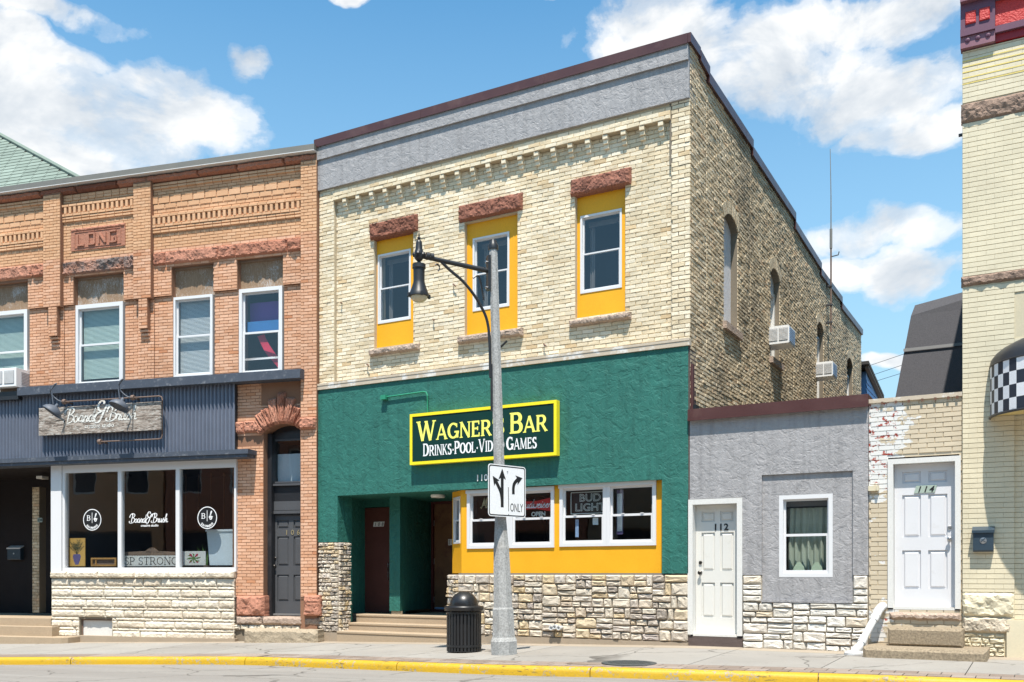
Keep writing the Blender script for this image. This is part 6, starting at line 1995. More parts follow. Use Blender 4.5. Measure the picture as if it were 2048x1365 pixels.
# window lettering and round decals
yd = YSF + .042
for (px, py) in ((184.5, 1040), (414.5, 1036)):
    u, z = OF.at(px, py, yd); r = .235
    m = MB(); m.add([(u + r * math.cos(k * math.pi / 18), yd - .001, z + r * math.sin(k * math.pi / 18)) for k in range(36)], [tuple(range(36))]); dc = part(sf, 'round_decal', m, 'letter_black', OF)
    m = MB(); vs = []
    for k in range(37):
        cs, sn = math.cos(k * math.pi / 18), math.sin(k * math.pi / 18)
        vs += [(u + (r - .008) * cs, yd - .0022, z + (r - .008) * sn), (u + (r - .024) * cs, yd - .0022, z + (r - .024) * sn)]
    m.add(vs, [(2 * k, 2 * k + 1, 2 * k + 3, 2 * k + 2) for k in range(36)]); part(dc, 'ring', m, 'sign_white', OF)
    mm, _ = serif_mb([('B', .115)], u - .135, yd - .002, z - .02, 1.0, .8); part(dc, 'lettering', mm, 'sign_white', OF)
    m = MB(); m.box(u - .005, u + .005, yd - .0052, yd - .0035, z - .07, z + .15); part(dc, 'lettering', m, 'sign_white', OF)
    m = MB(); stroke_quads(m, [(u + .04 + x * .12, z - .03 + y * .12) for x, y in spline([(.0, .3), (.3, .7), (.55, 1.25), (.45, 1.3), (.25, .6), (.2, .1), (.45, 0), (.6, .3), (.45, .5), (.35, .3), (.75, .45)], 5)], .018, yd - .002, .003); part(dc, 'lettering', m, 'sign_white', OF)
    txt = 'SUN PRAIRIE'
    for k, chh in enumerate(txt):
        if chh == ' ': continue
        a = math.radians(-90 + (k - 5) * 9.2)
        tm = text_mb(chh, .045, 0, 0, 0, 'CENTER', ext=.002, bold=.02)
        rot = a + math.pi / 2
        for iv, (x, y, zq) in enumerate(tm.v):
            zq -= .022
            X, Zq = x * math.cos(rot) - zq * math.sin(rot), x * math.sin(rot) + zq * math.cos(rot)
            tm.v[iv] = (u + .172 * math.cos(a) + X, yd - .003 + y, z + .172 * math.sin(a) + Zq)
        part(dc, 'letter', tm, 'sign_white', OF)
u, z = OF.at(259, 1046, yd)
mm, e = script_mb('Board&Brush', .16, 0, yd, z, .13, .18)
L = oU(337, yd) - u
mm, _ = script_mb('Board&Brush', .16, u, yd, z, .095, .18, 0, L / e * .98); part(sf, 'window_lettering', mm, 'sign_white', OF)
part(sf, 'window_lettering', text_mb('creative studio', .05, u + L * .52, yd - .001, z - .085, 'CENTER', ext=.003, bold=.012), 'sign_white', OF, kind='stuff')
# limestone sill and coursed base
ca, cb_ = oU(98, -.14), oU(470, -.05)
x = ca; i = 0
while x < cb_ - .05:
    L = min((.42, .78, .92, .80, .86, .9)[i % 6], cb_ - x)
    part(org, 'sill_stone', rock_mesh(L - .006, .13, .06, 500 + i, .025, .03, .01, .2, ro.random(), 8), 'lime_block', OF, loc=(x, -.08, BZ(-.085))); x += L; i += 1
m = MB(); u0b = oU(103, -.07)
bwA, bwB, bwz0, bwz1 = oU(165, .02), oU(229, .02), oZ(165, 1274, .02), oZ(165, 1238, .02)
wall_holes(m, u0b, cb_ - .01, BZ(-1.6), BZ(-.087), -.05, .2, [(bwA, bwB, bwz0, bwz1)]); part(org, 'base_bed', m, 'lime_mortar', OF)
zt = BZ(-.092); hs = (.165, .062, .155, .06, .16, .06, .155, .065, .15, .06, .15); r_ = 0
while zt > BZ(-1.45):
    h = hs[r_ % len(hs)]; r_ += 1; x = u0b
    while x < cb_ - .03:
        L = ro.uniform(.42, .95); L = L if cb_ - x - L > .25 else cb_ - x
        segs = [(x, x + L)]
        if zt - h < bwz1 and zt > bwz0 + .02:
            segs = []
            if x < bwA: segs.append((x, min(x + L, bwA - .01)))
            if x + L > bwB: segs.append((max(x, bwB + .01), x + L))
        for (a, b) in segs:
            if b - a > .04:
                part(org, 'base_block', rock_mesh(b - a - .009, h - .009, .035, 520 + int(x * 70) + r_ * 7, .02, .034, .012, .03, ro.random(), 9), 'lime_block', OF, loc=(a, -.055, zt - h))
        x += L
    zt -= h
m = MB(); m.frame(bwA, bwB, bwz0, bwz1, .025, .0, .1); bwn = part(org, 'basement_window', m, 'rust_pipe', OF)
m = MB(); m.box(bwA + .026, bwB - .026, .02, .05, bwz0 + .02, bwz1 - .03); part(bwn, 'white_panel', m, 'white_paint', OF)
m = MB(); m.box(u0b + .45, cb_ + .05, -.14, .05, BZ(-1.7), BZ(-1.30)); part(org, 'footing', m, 'footing', OF)
# ---- dark shop entry at the west edge
EZ = BZ(-.90)
EL = OL - 3
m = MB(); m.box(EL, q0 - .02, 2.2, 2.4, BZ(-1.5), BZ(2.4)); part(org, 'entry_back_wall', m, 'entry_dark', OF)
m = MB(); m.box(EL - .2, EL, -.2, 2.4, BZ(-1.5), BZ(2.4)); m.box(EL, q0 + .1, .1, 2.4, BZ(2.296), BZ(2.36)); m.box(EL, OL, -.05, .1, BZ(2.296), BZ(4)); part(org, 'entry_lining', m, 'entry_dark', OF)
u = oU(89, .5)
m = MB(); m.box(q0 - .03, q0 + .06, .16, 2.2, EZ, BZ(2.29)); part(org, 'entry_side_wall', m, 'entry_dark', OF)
da = oU(91, .9)
m = MB(); m.frame(q0 - .26, q0 - .04, EZ, BZ(2.0), .05, .62, .70); dr = part(org, 'entry_door', m, 'white_metal', OF)
m = MB(); m.box(q0 - .211, q0 - .089, .63, .69, BZ(.85), BZ(.92)); part(dr, 'rail', m, 'white_metal', OF)
pane(dr, OF, q0 - .21, q0 - .09, EZ + .05, BZ(1.95), .66, 'dark_glass')
m = MB(); uu0, uu1 = oU(65, 1.2), oU(79, 1.2); m.box(uu0, uu1, 1.2, 1.4, EZ, BZ(2.0)); part(org, 'entry_brick_pier', m, 'lime_mortar', OF)
bb = []; lay(bb, OF, uu0, uu1, EZ, BZ(2.0), 1.2, .012, .068, .2, .008, (), 0, ro)
for b in bb:
    mm = MB(); brick_mesh_into(mm, b.u1 - b.u0, b.z1 - b.z0, b.d, ro, tint=ro.random()); part(org, 'pier_brick', mm, 'side_brick', OF, loc=(b.u0, b.y, b.z0))
u, z = OF.at(75, 1045, 1.05)
m = MB(); m.box(u, u + .13, 1.05, 1.06, z, z + .1); pl = part(org, 'number_plate', m, 'plate_grey', OF)
digits(pl, '104', .07, u + .025, .04, 1.0495, z + .015, 'letter_black', OF)
m = MB(); u, z = OF.at(79, 956, 1.0); m.box(u, u + .16, .9, 1.1, z - .03, z + .03); part(org, 'entry_lamp', m, 'lamp_white', OF)
# mailbox inside that entry
u0_, zb_ = OF.at(12, 1120, 2.05); u1_, zt_ = OF.at(38, 1095, 2.05)
mbx = thing('mailbox', 'black wall mailbox in the dark shop entry', 'mailbox', (u0_ + .15, 2.1, zb_), fr=OF)
m = MB(); m.prism_x([(2.199, zb_), (2.10, zb_), (2.09, zb_ + .02), (2.09, zt_ - .03), (2.199, zt_ + .02)], u0_, u1_); part(mbx, 'box', m, 'mailbox', OF)
m = MB(); m.prism_x([(2.198, zt_ + .022), (2.07, zt_ - .04), (2.07, zt_ - .01), (2.198, zt_ + .045)], u0_ - .01, u1_ + .01); part(mbx, 'lid', m, 'white_metal', OF)
m = MB(); m.lathe([(.02, 0), (.02, .006)], ((u0_ + u1_) / 2, 2.089, (zb_ + zt_) / 2), 12, M=Matrix.Rotation(math.radians(90), 3, 'X')); part(mbx, 'lock', m, 'steel', OF)
# shop steps
ss = thing('shop_steps', 'three worn tan concrete steps at the dark shop entry', 'steps', (oU(50), -.3, gz(-18.5, -1.6)), fr=OF)
for k, (px, y0, y1, py) in enumerate(((127, -.62, -.10, 1275), (104, -.30, .2, 1254), (102, .0, 2.2, 1237))):
    ue = oU(px, y0); zt = oZ(60, py, y0)
    m = MB()
    if k == 0:
        pts = [(EL, y1), (EL, y0), (ue - .25, y0), (ue - .10, y0 + .04), (ue - .01, y0 + .14), (ue, y0 + .25), (ue, y1)]
        m.prism_z(pts, BZ(-1.75), zt)
    else:
        m.box(EL, ue, y0, y1 - .002, BZ(-1.7), zt)
    part(ss, 'tread', m, 'concrete_step', OF)
# ---- arched doorway 106
pa, pb = oU(470, -.02), oU(525.5, -.02)
ra = oU(602.5, -.02)
da_, db_ = pb, ra
zsp = oZ(526, 866, -.02)
m = MB()
YD = .0
wall_holes(m, q1 - .1, p3a + .02, BZ(-.5), zl0, .01, .3, [(da_, db_, -9, zsp + .17)])
part(org, 'doorway_wall', m, 'orange_mortar', OF)
poly, cc, R_, al = arc_poly(da_, db_, zsp, .165, 10)
m = MB()
for k in range(len(poly) - 1):
    p, q = poly[k], poly[k + 1]; m.prism([p, q, (q[0], zsp + .175), (p[0], zsp + .175)], .012, .29)
part(org, 'arch_backing', m, 'orange_mortar', OF)
ab = []
zq = BZ(2.55)
lay(ab, OF, pa, da_, BZ(-.47), zq, .01, .012, OC, OB * .98, jt, (), 0, ro, zbase=ZB0)
lay(ab, OF, pa, oU(523), zq + .21, zl0, .01, .012, OC, OB * .98, jt, (), 0, ro, zbase=ZB0)
lay(ab, OF, oU(523), p3a, zsp + .55, zl0, .04, .012, OC, OB * .98, jt, (), 1, ro, zbase=ZB0)
lay(ab, OF, pa, p3a, zq + .21, zsp + .55, .0105, .011, OC, OB * .98, jt, [(oU(515), p3a - .0, zq, zsp + .4), (da_, db_, -9, zsp + .17)], 1, ro, zbase=ZB0)
for b in ab:
    mm = MB(); brick_mesh_into(mm, b.u1 - b.u0, b.z1 - b.z0, b.d, ro, (b.u0, b.y, b.z0), .0015, .0035, ro.random())
    if False: part(org, 'brick', mm, 'orange_brick', OF)
m = MB()
for b in ab:
    brick_mesh_into(m, b.u1 - b.u0, b.z1 - b.z0, b.d, ro, (b.u0, b.y, b.z0), .0015, .0035, ro.random())
part(org, 'brick_courses', m, 'orange_brick', OF, kind='stuff')
# voussoirs
nv = 9
for k in range(nv):
    t0, t1 = -al * 1.12 + 2.24 * al * k / nv, -al * 1.12 + 2.24 * al * (k + 1) / nv
    tm = (t0 + t1) / 2
    key = k == nv // 2
    r1 = R_ + (.62 if key else .40 + .10 * math.cos((k - 4) * .8) + .05 * (k % 2))
    w0 = R_ * (t1 - t0) - .012; w1 = w0 * (1.25 if not key else 1.15) + .05
    hgt = r1 - R_
    rm = rock_mesh(1.0, hgt, .07, 600 + k, .06, .045, .012, .1, ro.random(), 6)
    # taper the block towards the arch and turn it on its radius
    nxs = 1.0
    for iv, (x, y, z) in enumerate(rm.v):
        f = z / hgt; w = w0 + (w1 - w0) * f
        X = (x - .5) * w; Zr = R_ + z
        c_, s_ = math.cos(tm), math.sin(tm)
        rm.v[iv] = (cc[0] + X * c_ + Zr * s_, y, cc[1] - X * s_ + Zr * c_)
    part(org, 'voussoir', rm, 'red_sandstone', OF, loc=(0, -.0, 0))
for (x0, x1, ya, yb) in ((470.5, 489, 845, 869), (490, 522, 843, 866), (606, 638, 838, 861)):
    a, b, z0, z1 = oU(x0), oU(x1), oZ(x0, yb), oZ(x0, ya)
    part(org, 'impost_stone', rock_mesh(b - a - .006, z1 - z0, .07, int(x0), .06, .03, .012, .1, ro.random(), 7), 'red_sandstone', OF, loc=(a, 0 if x0 < 600 else YP, z0))
# black door frame, transom, door set back in the arch
YDR = .30
fa, fb = da_ + .01, db_ + .25
m = MB(); m.box(fa - .01, fa + .08, .16, .40, EZ + .1 - .05, zsp); m.box(fa, fb, .30, .36, zsp - .12, zsp + .3); part(org, 'door_surround', m, 'black_paint', OF)
ta, tb_ = oU(546, YDR), oU(602, YDR) + .35
tz0, tz1 = oZ(548, 967, YDR), oZ(548, 880, YDR)
ddz1, ddz0 = oZ(545, 1031.5, YDR), oZ(545, 1227, YDR)
da2 = oU(544, YDR); db2 = da2 + .86
m = MB(); wall_holes(m, fa + .08, fb + .4, ddz0 - .02, zsp + .05, YDR - .02, YDR + .08, [(da2, db2, -9, ddz1), (ta, tb_, tz0, tz1)]); part(org, 'door_surround', m, 'black_paint', OF)
m = MB(); m.box(fa + .06, fb + .3, YDR - .08, YDR - .021, tz0 - .06, tz0 - .02); m.box(fa + .08, fb + .3, YDR - .06, YDR - .021, ddz1 + .03, ddz1 + .09); m.box(fa + .08, fb + .3, YDR - .04, YDR - .0205, ddz1 + .1, ddz1 + .28); part(org, 'transom_bar', m, 'door_charcoal', OF)
tr = MB(); tr.frame(ta, tb_, tz0, tz1, .03, YDR - .01, YDR + .05); trw = part(org, 'transom_window', tr, 'door_charcoal', OF)
pane(trw, OF, ta + .03, tb_ - .03, tz0 + .03, tz1 - .03, YDR + .02, 'glass')
cloth(trw, OF, ta, tb_, tz0, tz1 - .28, YDR + .12, 'frosted_white', 3, .01, 9)
room(trw, OF, ta - .1, tb_ + .1, YDR + .09, YDR + .8, tz0 - .1, tz1 + .1, 'interior_wall')
leaf = panel_door(org, OF, da2, db2, ddz0, ddz1, YDR + .01, 'door_charcoal', 'black_paint', da2 + .07, 'knob_dark', frame=False)
digits(leaf, '106', .10, da2 + .33, .13, YDR + .008, ddz0 + (ddz1 - ddz0) * .80, 'letter_brass', OF, ext=.008)
m = MB(); m.box(da2 - .05, db2, YDR - .08, YDR + .05, ddz0 - .035, ddz0 - .003); part(org, 'threshold', m, 'seam_grey', OF)
m = MB(); m.box(-.36, -.002, YP + .02, .42, BZ(-1.5), zsp); part(org, 'doorway_reveal', m, 'orange_mortar', OF)
m = MB(); m.box(da_ - .05, da_ - .002, .02, .42, BZ(-.3), zsp); part(org, 'doorway_reveal', m, 'orange_mortar', OF)
# red plinth blocks, sill stones
for (x0, x1, ya, yb, yy) in ((471, 527, 1192, 1232, -.0), (606, 639, 1191, 1232, YP)):
    a, b, z0, z1 = oU(x0, yy - .06), oU(x1, yy - .06), oZ(x0, yb, yy - .06), oZ(x0, ya, yy - .06)
    part(org, 'plinth_block', rock_mesh(b - a, z1 - z0, .07, int(x0) + 5, .07, .035, .015, .35, .6, 5), 'red_sandstone', OF, loc=(a, yy, z0))
sz0, sz1 = oZ(480, 1250, -.08), oZ(480, 1233, -.08)
for (x0, x1) in ((471, 522), (523, 606), (607, 639)):
    a, b = oU(x0, -.08), oU(x1, -.08)
    part(org, 'sill_block', rock_mesh(b - a - .006, sz1 - sz0, .07, int(x0) + 9, .02, .04, .01, .5, ro.random(), 6), 'sill_stone', OF, loc=(a, -.02, sz0))
for k in range(9):
    u = oU(475) + k * .19; r = ro.uniform(.05, .08)
    part(org, 'rubble_stone', stone_mesh(.19, .10, ro, .03, .012, ro.random()), 'lime_block', OF, loc=(u, -.03, sz0 - .05))
m = MB(); m.box(oU(471), 0, -.01, .3, BZ(-1.6), sz0 - .001); part(org, 'footing', m, 'lime_mortar', OF)
a, b = oU(487, -.38), oU(634, -.38); zt = oZ(487, 1258, -.38)
sst = thing('stone_step', 'single rough stone step below the charcoal door 106', 'step', ((a + b) / 2, -.3, gz(-13, -.4)), fr=OF)
rm = rock_mesh(b - a, zt - BZ(-1.45), .06, 701, .03, .05, .02, .30, .5, 5)
part(sst, 'slab', rm, 'step_stone', OF, loc=(a, -.33, BZ(-1.45)))
# shell of the building behind the front
m = MB(); m.box(OL, OL + .2, .4, 10, BZ(2.7), BZ(8.1)); m.box(OL + .2, -.2, 9.8, 10, BZ(-1.6), BZ(8.0)); m.box(OL + .2, -.15, .41, 9.8, BZ(7.8), BZ(7.95)); m.box(OL + .2, -.2, .42, 9.8, BZ(2.7), BZ(2.8)); part(org, 'shell', m, 'orange_mortar', OF)
# window unit in the westernmost upper window
u, z = OF.at(8, 775, -.30)
air_conditioner(OF, u, -.32, z, .66, .40, .50, 'white window air conditioner in the orange brick building', louvre='ac_grille')
m = MB(); m.prism([(u - .25, z - .17), (u + .22, z - .17), (u + .26, z - .002), (u - .25, z - .002)], -.15, .05); part(org, 'unit_shelf', m, 'old_brown', OF)
# ------------------------------------------------------------------ plank sign, its lamps and pipe
YBD = -.26
a, b = oU(77, YBD), oU(321, YBD); z0, z1 = oZ(77, 872, YBD), oZ(77, 817, YBD)
bs = thing('plank_sign', 'weathered plank sign reading Board & Brush creative studio in white script', 'sign', ((a + b) / 2, YBD, z0), fr=OF)
hz = (z1 - z0)
m = MB(); m.cbox(a, b, YBD, YBD + .05, z0, z0 + hz * .5 - .004, .006); part(bs, 'plank', m, 'barn_board', OF)
m = MB(); m.cbox(a, b, YBD + .006, YBD + .05, z0 + hz * .5 + .004, z1, .006); part(bs, 'plank', m, 'barn_board', OF)
for u in (a + .5, b - .6):
    m = MB(); m.box(u, u + .06, YBD + .051, -.085, z0 + .05, z1 - .05); part(bs, 'bracket', m, 'black_iron', OF)
u0_, u1_ = oU(128, YBD), oU(270, YBD)
_, e = script_mb('Board&Brush', .26, 0, 0, 0, .14, .2)
mm, _ = script_mb('Board&Brush', .26, u0_, YBD - .001, z0 + hz * .42, .115, .2, .0, (u1_ - u0_) / e, bigk=1.45); part(bs, 'script_lettering', mm, 'flaked_letter', OF)
part(bs, 'lettering', text_mb('creative studio', .085, (oU(162, YBD) + oU(236, YBD)) / 2, YBD - .002, z0 + hz * .19, 'CENTER', ext=.003, bold=.01), 'flaked_letter', OF)
# conduit around the sign
YC = -.31
pp = thing('lamp_conduit', 'rusty pipe looping around the plank sign', 'pipe', (a, YC, z1), fr=OF)
zt = oZ(130, 804, YC); uR = oU(325, YC); zb = oZ(200, 884, YC); uL = oU(129, YC)
m = MB(); m.tube([(uL, YC, zt), (uR - .08, YC, zt + .0), (uR - .02, YC, zt - .02), (uR, YC, zt - .09), (uR, YC, zb + .09), (uR - .02, YC, zb + .02), (uR - .08, YC, zb), (oU(200, YC), YC, zb)], .014, 8); part(pp, 'pipe', m, 'rust_pipe', OF, smooth=True)
for (u, z) in ((uL, zt), (oU(266, YC), zt), (oU(200, YC), zb)):
    m = MB(); m.lathe([(.05, -.035), (.055, -.02), (.055, .02), (.05, .035)], (u, YC, z), 12, M=Matrix.Rotation(math.radians(90), 3, 'Y')); m.tube([(u, YC, z), (u, -.09, z)], .018, 6); part(pp, 'fitting', m, 'rust_pipe', OF, smooth=True)
# gooseneck lamps
def gooseneck(ub, zb, hx, hy, tilt, label):
    t = thing('gooseneck_lamp', label, 'lamp', (ub, YC, zb), fr=OF, group='gooseneck lamps over the plank sign')
    yo = -.62
    u1, z1 = OF.at(hx, hy, yo)
    pts = spline([(ub, YC, zb), (ub - .12, YC - .05, zb + .03), (ub - .25, YC - .12, zb + .20), (u1 + .02, yo + .05, zb + .33), (u1 - .05, yo, zb + .22), (u1 - .02, yo, z1 + .10)], 5)
    m = MB(); m.tube(pts, .013, 8); part(t, 'neck', m, 'fixture_blue', OF, smooth=True)
    R = Matrix.Rotation(math.radians(tilt), 3, 'Y') @ Matrix.Rotation(math.radians(-22), 3, 'X')
    m = MB(); m.lathe([(.035, .13), (.04, .10), (.04, .05)], (u1, yo, z1), 14, M=R); part(t, 'socket', m, 'fixture_blue', OF, smooth=True)
    m = MB(); m.lathe([(.04, .07), (.07, .06), (.13, .03), (.18, -.02), (.20, -.06), (.20, -.085), (.193, -.085), (.19, -.06), (.12, .015), (.05, .04)], (u1, yo, z1), 24, M=R); part(t, 'shade', m, 'fixture_blue', OF, smooth=True)
gooseneck(uL, zt, 108, 819, 28, 'dark gooseneck lamp over the left end of the plank sign')
gooseneck(oU(266, YC), zt, 241, 808, 14, 'dark gooseneck lamp over the word Brush on the plank sign')
for px in (128, 265):
    u = oU(px, YBD - .03)
    m = MB(); m.tube(spline([(u, YBD - .03, zt), (u + .005, YBD - .035, (zt + z0) / 2), (u - .01, YBD - .03, z0 + .05), (u - .03, YBD - .02, z0 + .02)], 4), .006, 5); part(pp, 'drop_cable', m, 'cable', OF)
# ------------------------------------------------------------------ goods in the shop window
zsh = zs0_ + .031
def board(px0, px1, py0, py1, y, lean=0.0):
    """a flat panel standing in the display, seen at those places through the glass"""
    return oU(px0, y), oU(px1, y), max(zsh, oZ(px0, py1, y)), oZ(px0, py0, y)
a, b, z0, z1 = board(137.5, 170, 1077, 1133, .12)
vp = thing('vase_painting', 'yellow panel painted with a blue vase of dark leaves in shop window', 'picture', ((a + b) / 2, .12, z0), fr=OF)
m = MB(); m.box(a, b, .12, .14, z0, z1); part(vp, 'panel', m, 'vase_board', OF)
c = (a + b) / 2; h = z1 - z0; w = b - a
m = MB(); m.add([(c + x * w, .1185, z0 + y * h) for x, y in ((-.10, .06), (.10, .06), (.19, .20), (.25, .34), (.20, .43), (-.20, .43), (-.25, .34), (-.19, .20))], [tuple(range(8))]); part(vp, 'painted_vase', m, 'vase_blue', OF)
m = MB(); rl = random.Random(2)
for ang in (-62, -42, -22, -4, 16, 38, 60):
    L = rl.uniform(.32, .5) * h
    dx, dz = math.sin(math.radians(ang)), math.cos(math.radians(ang))
    stroke_quads(m, [(c, z0 + .43 * h), (c + dx * L * .6, z0 + .43 * h + dz * L)], .008, .1195, .001)
    for f in (.45, .65, .85, 1.0):
        px_, pz_ = c + dx * L * .6 * f, z0 + .43 * h + dz * L * f
        for sgn in (-1, 1):
            stroke_quads(m, [(px_, pz_), (px_ + sgn * .035, pz_ + .025), (px_ + sgn * .05, pz_ + .045)], [.004, .016, .003], .1195, .0012 + .0002 * f)
part(vp, 'painted_leaves', m, 'leaf_ink', OF)
a, b, z0, z1 = board(183, 233, 1116, 1133, .22)
ct = thing('wooden_tray', 'small wooden crate tray in the left pane of the shop window', 'tray', ((a + b) / 2, .22, z0), fr=OF)
m = MB(); m.frame(a, b, z0, z1, .035, .20, .24); m.box(a + .1, a + .13, .21, .235, z0 + .036, z1 - .036); part(ct, 'frame', m, 'wood_tray', OF)
m = MB(); m.box(a + .036, b - .036, .236, .246, z0 + .036, z1 - .036); part(ct, 'back', m, 'old_brown', OF)
a, b, z0, z1 = board(246, 350, 1112, 1133, .14)
sp = thing('lettered_plank', 'white plank lettered SP STRONG in the middle pane of the shop window', 'sign', ((a + b) / 2, .14, z0), fr=OF)
m = MB(); m.box(a, b + .1, .14, .16, z0, z1); part(sp, 'plank', m, 'old_white', OF)
_, e = serif_mb([('SP STRONG', .13)], 0, 0, 0, 1, .55)
mm, _ = serif_mb([('SP STRONG', (z1 - z0) * .72)], a + .03, .1395, z0 + (z1 - z0) * .14, (b + .06 - a) / (e / .13 * (z1 - z0) * .72), .55); part(sp, 'lettering', mm, 'letter_black', OF)
a, b, z0, z1 = board(244, 350, 1103, 1112, .20)
dw = thing('driftwood_piece', 'old brown carved wood crest behind the SP STRONG plank', 'wood crest', ((a + b) / 2, .2, z0), fr=OF)
m = MB(); cw = (a + b) / 2 + .08; m.prism([(a, z0 - .2), (b, z0 - .2), (b, z1 - .02), (cw + .15, z1), (cw + .05, z1 + .07), (cw - .05, z1 + .07), (cw - .15, z1), (a, z1 - .02)], .20, .23); part(dw, 'crest', m, 'old_brown', OF)
a, b, z0, z1 = board(361, 411, 1103, 1131, .16)
fl = thing('floral_panel', 'cream panel painted with red and green flowers in the right pane', 'picture', ((a + b) / 2, .16, z0), fr=OF)
m = MB(); m.box(a, b, .16, .18, z0, z1); part(fl, 'panel', m, 'old_white', OF)
m = MB(); c, zc = (a + b) / 2 + .02, (z0 + z1) / 2
for k in range(8):
    an_ = k * math.pi / 4
    stroke_quads(m, [(c, zc), (c + .09 * math.cos(an_), zc + .08 * math.sin(an_)), (c + .17 * math.cos(an_ + .2), zc + .10 * math.sin(an_ + .2))], [.01, .035, .006], .159, .001 + .0002 * k)
part(fl, 'painted_leaves', m, 'green_leaf', OF)
m = MB()
for k in range(4):
    an_ = k * math.pi / 2 + .78
    stroke_quads(m, [(c + .04 * math.cos(an_), zc + .04 * math.sin(an_)), (c + .10 * math.cos(an_), zc + .09 * math.sin(an_)), (c + .15 * math.cos(an_), zc + .13 * math.sin(an_))], [.01, .05, .01], .1578, .0005)
for k in range(3):
    stroke_quads(m, [(a + .02 + k * .02, z0 + .01), (a + .02 + k * .02, z1 - .01)], .008, .1578, .001)
part(fl, 'painted_flowers', m, 'flower_red', OF)
a, b, z0, z1 = board(418, 469, 1062, 1131, .25)
tb2 = thing('frosted_bin', 'large pale frosted plastic bin behind the right pane of the shop window', 'bin', ((a + b) / 2, .3, z0), fr=OF)
m = MB(); m.add([(a + .05, .20, z0), (b + .2, .20, z0), (b + .2, .6, z0), (a + .05, .6, z0), (a, .17, z1), (b + .2, .17, z1), (b + .2, .65, z1), (a, .65, z1)], [(0, 1, 5, 4), (1, 2, 6, 5), (2, 3, 7, 6), (3, 0, 4, 7), (0, 3, 2, 1)]); part(tb2, 'tub', m, 'frosted_white', OF)
m = MB(); m.box(a - .02, b + .2, .155, .17, z1 - .02, z1 + .02); part(tb2, 'rim', m, 'frosted_white', OF)
u, z = OF.at(413, 1131, .2)
plnt = thing('spiky_plant', 'small spiky green plant beside the pale frosted bin', 'plant', (u, .2, zsh), fr=OF)
for k, (dx, L) in enumerate(((-.22, .50), (-.10, .55), (-.02, .48), (.05, .40), (-.30, .38))):
    m = MB(); m.add([(u - .015, .2, zsh), (u + .015, .2, zsh), (u + dx * .5 + .018, .19, zsh + L * .6), (u + dx * .5 - .018, .19, zsh + L * .6), (u + dx, .18, zsh + L)], [(0, 1, 2, 3), (3, 2, 4)]); part(plnt, 'leaf', m, 'green_leaf', OF)
m = MB(); m.lathe([(.05, 0), (.07, .10), (.06, .10)], (u, .2, zsh - .002), 12); part(plnt, 'pot', m, 'old_brown', OF, smooth=True)

# ------------------------------------------------------------------ street lamp
def gpt(px, py, guess=-1.8):
    """ground point seen at a pixel"""
    best = None
    for i in range(1600):
        y = -6 + i * .004
        u, z = WF.at(px, py, y)
        e = abs(z - gz(u, y))
        if best is None or e < best[0]: best = (e, u, y)
    return Vector((best[1], best[2], gz(best[1], best[2])))
PB = gpt(1008.5, 1309)
lp = thing('street_lamp', 'grey concrete street lamp post with black curved bracket arm', 'street lamp', PB)
S = Matrix.Translation(PB) @ Matrix.Rotation(math.radians(-1.55), 4, Vector((math.sin(TH + math.pi / 2), math.cos(TH + math.pi / 2) * 0 + .0, 0)) if False else Vector((-math.sin(TH), math.cos(TH), 0)))
sc = FPX / ((PB.y + DIST) / (px_dir(1008, YV).y))
rz8 = math.radians(22.5) + TH
def P8(prof, nm, mat='concrete_pole'):
    mm = MB(); mm.lathe(prof, (0, 0, 0), 8, rz8); part(lp, nm, mm, mat, W=S)
P8([(.205, -.03), (.212, .20), (.185, .26)], 'plinth'); P8([(.180, .255), (.168, .68), (.155, .705)], 'pedestal'); P8([(.152, .70), (.125, 1.60), (.118, 1.64), (.092, 2.02)], 'base_shaft')
P8([(.0915, 2.0), (.066, 6.02), (.060, 6.10)], 'shaft')
m = MB(); m.lathe([(.075, 6.08), (.078, 6.13), (.06, 6.17), (.045, 6.22), (.0, 6.24)], (0, 0, 0), 12); part(lp, 'top_cap', m, 'black_iron', W=S, smooth=True)
# arm direction: over the street and a little west
def proj(p):
    d = Vector(p) - Vector((0, -DIST, CZ)); t = -math.sin(TH) * d.x + math.cos(TH) * d.y
    x = math.cos(TH) * d.x + math.sin(TH) * d.y
    return CXP + FPX * x / t, YV - FPX * d.z / t
ar0 = S @ Vector((0, 0, 5.78))
best = None
for deg in range(180, 300, 2):
    for Ln in [x * .05 for x in range(14, 44)]:
        p = ar0 + Vector((math.cos(math.radians(deg)) * Ln, math.sin(math.radians(deg)) * Ln, .10))
        q = proj(p); e = (q[0] - 846) ** 2 + (q[1] - 511) ** 2
        if best is None or e < best[0]: best = (e, deg, Ln)
_, deg, Ln = best
ad = Vector((math.cos(math.radians(deg)), math.sin(math.radians(deg)), 0))
A0 = ar0 + ad * .07; AE = ar0 + ad * Ln + Vector((0, 0, .10))
m = MB(); m.box(-.05, .05, -.05, .05, 0, 1)
pl = MB(); sd = Vector((-ad.y, ad.x, 0))
def obox(mm, c, ax, l, sd_, w, h):
    """box along ax of half length l, half width w, half height h"""
    up = Vector((0, 0, 1)); vs = []
    for k in (-1, 1):
        for (s, t) in ((-1, -1), (1, -1), (1, 1), (-1, 1)):
            vs.append(c + ax * (l * k) + sd_ * (w * s) + up * (h * t))
    mm.add(vs, [(0, 3, 2, 1), (4, 5, 6, 7), (0, 1, 5, 4), (1, 2, 6, 5), (2, 3, 7, 6), (3, 0, 4, 7)])
obox(pl, ar0 + ad * .085 + Vector((0, 0, -.06)), ad, .02, sd, .055, .26); part(lp, 'arm_plate', pl, 'black_iron')
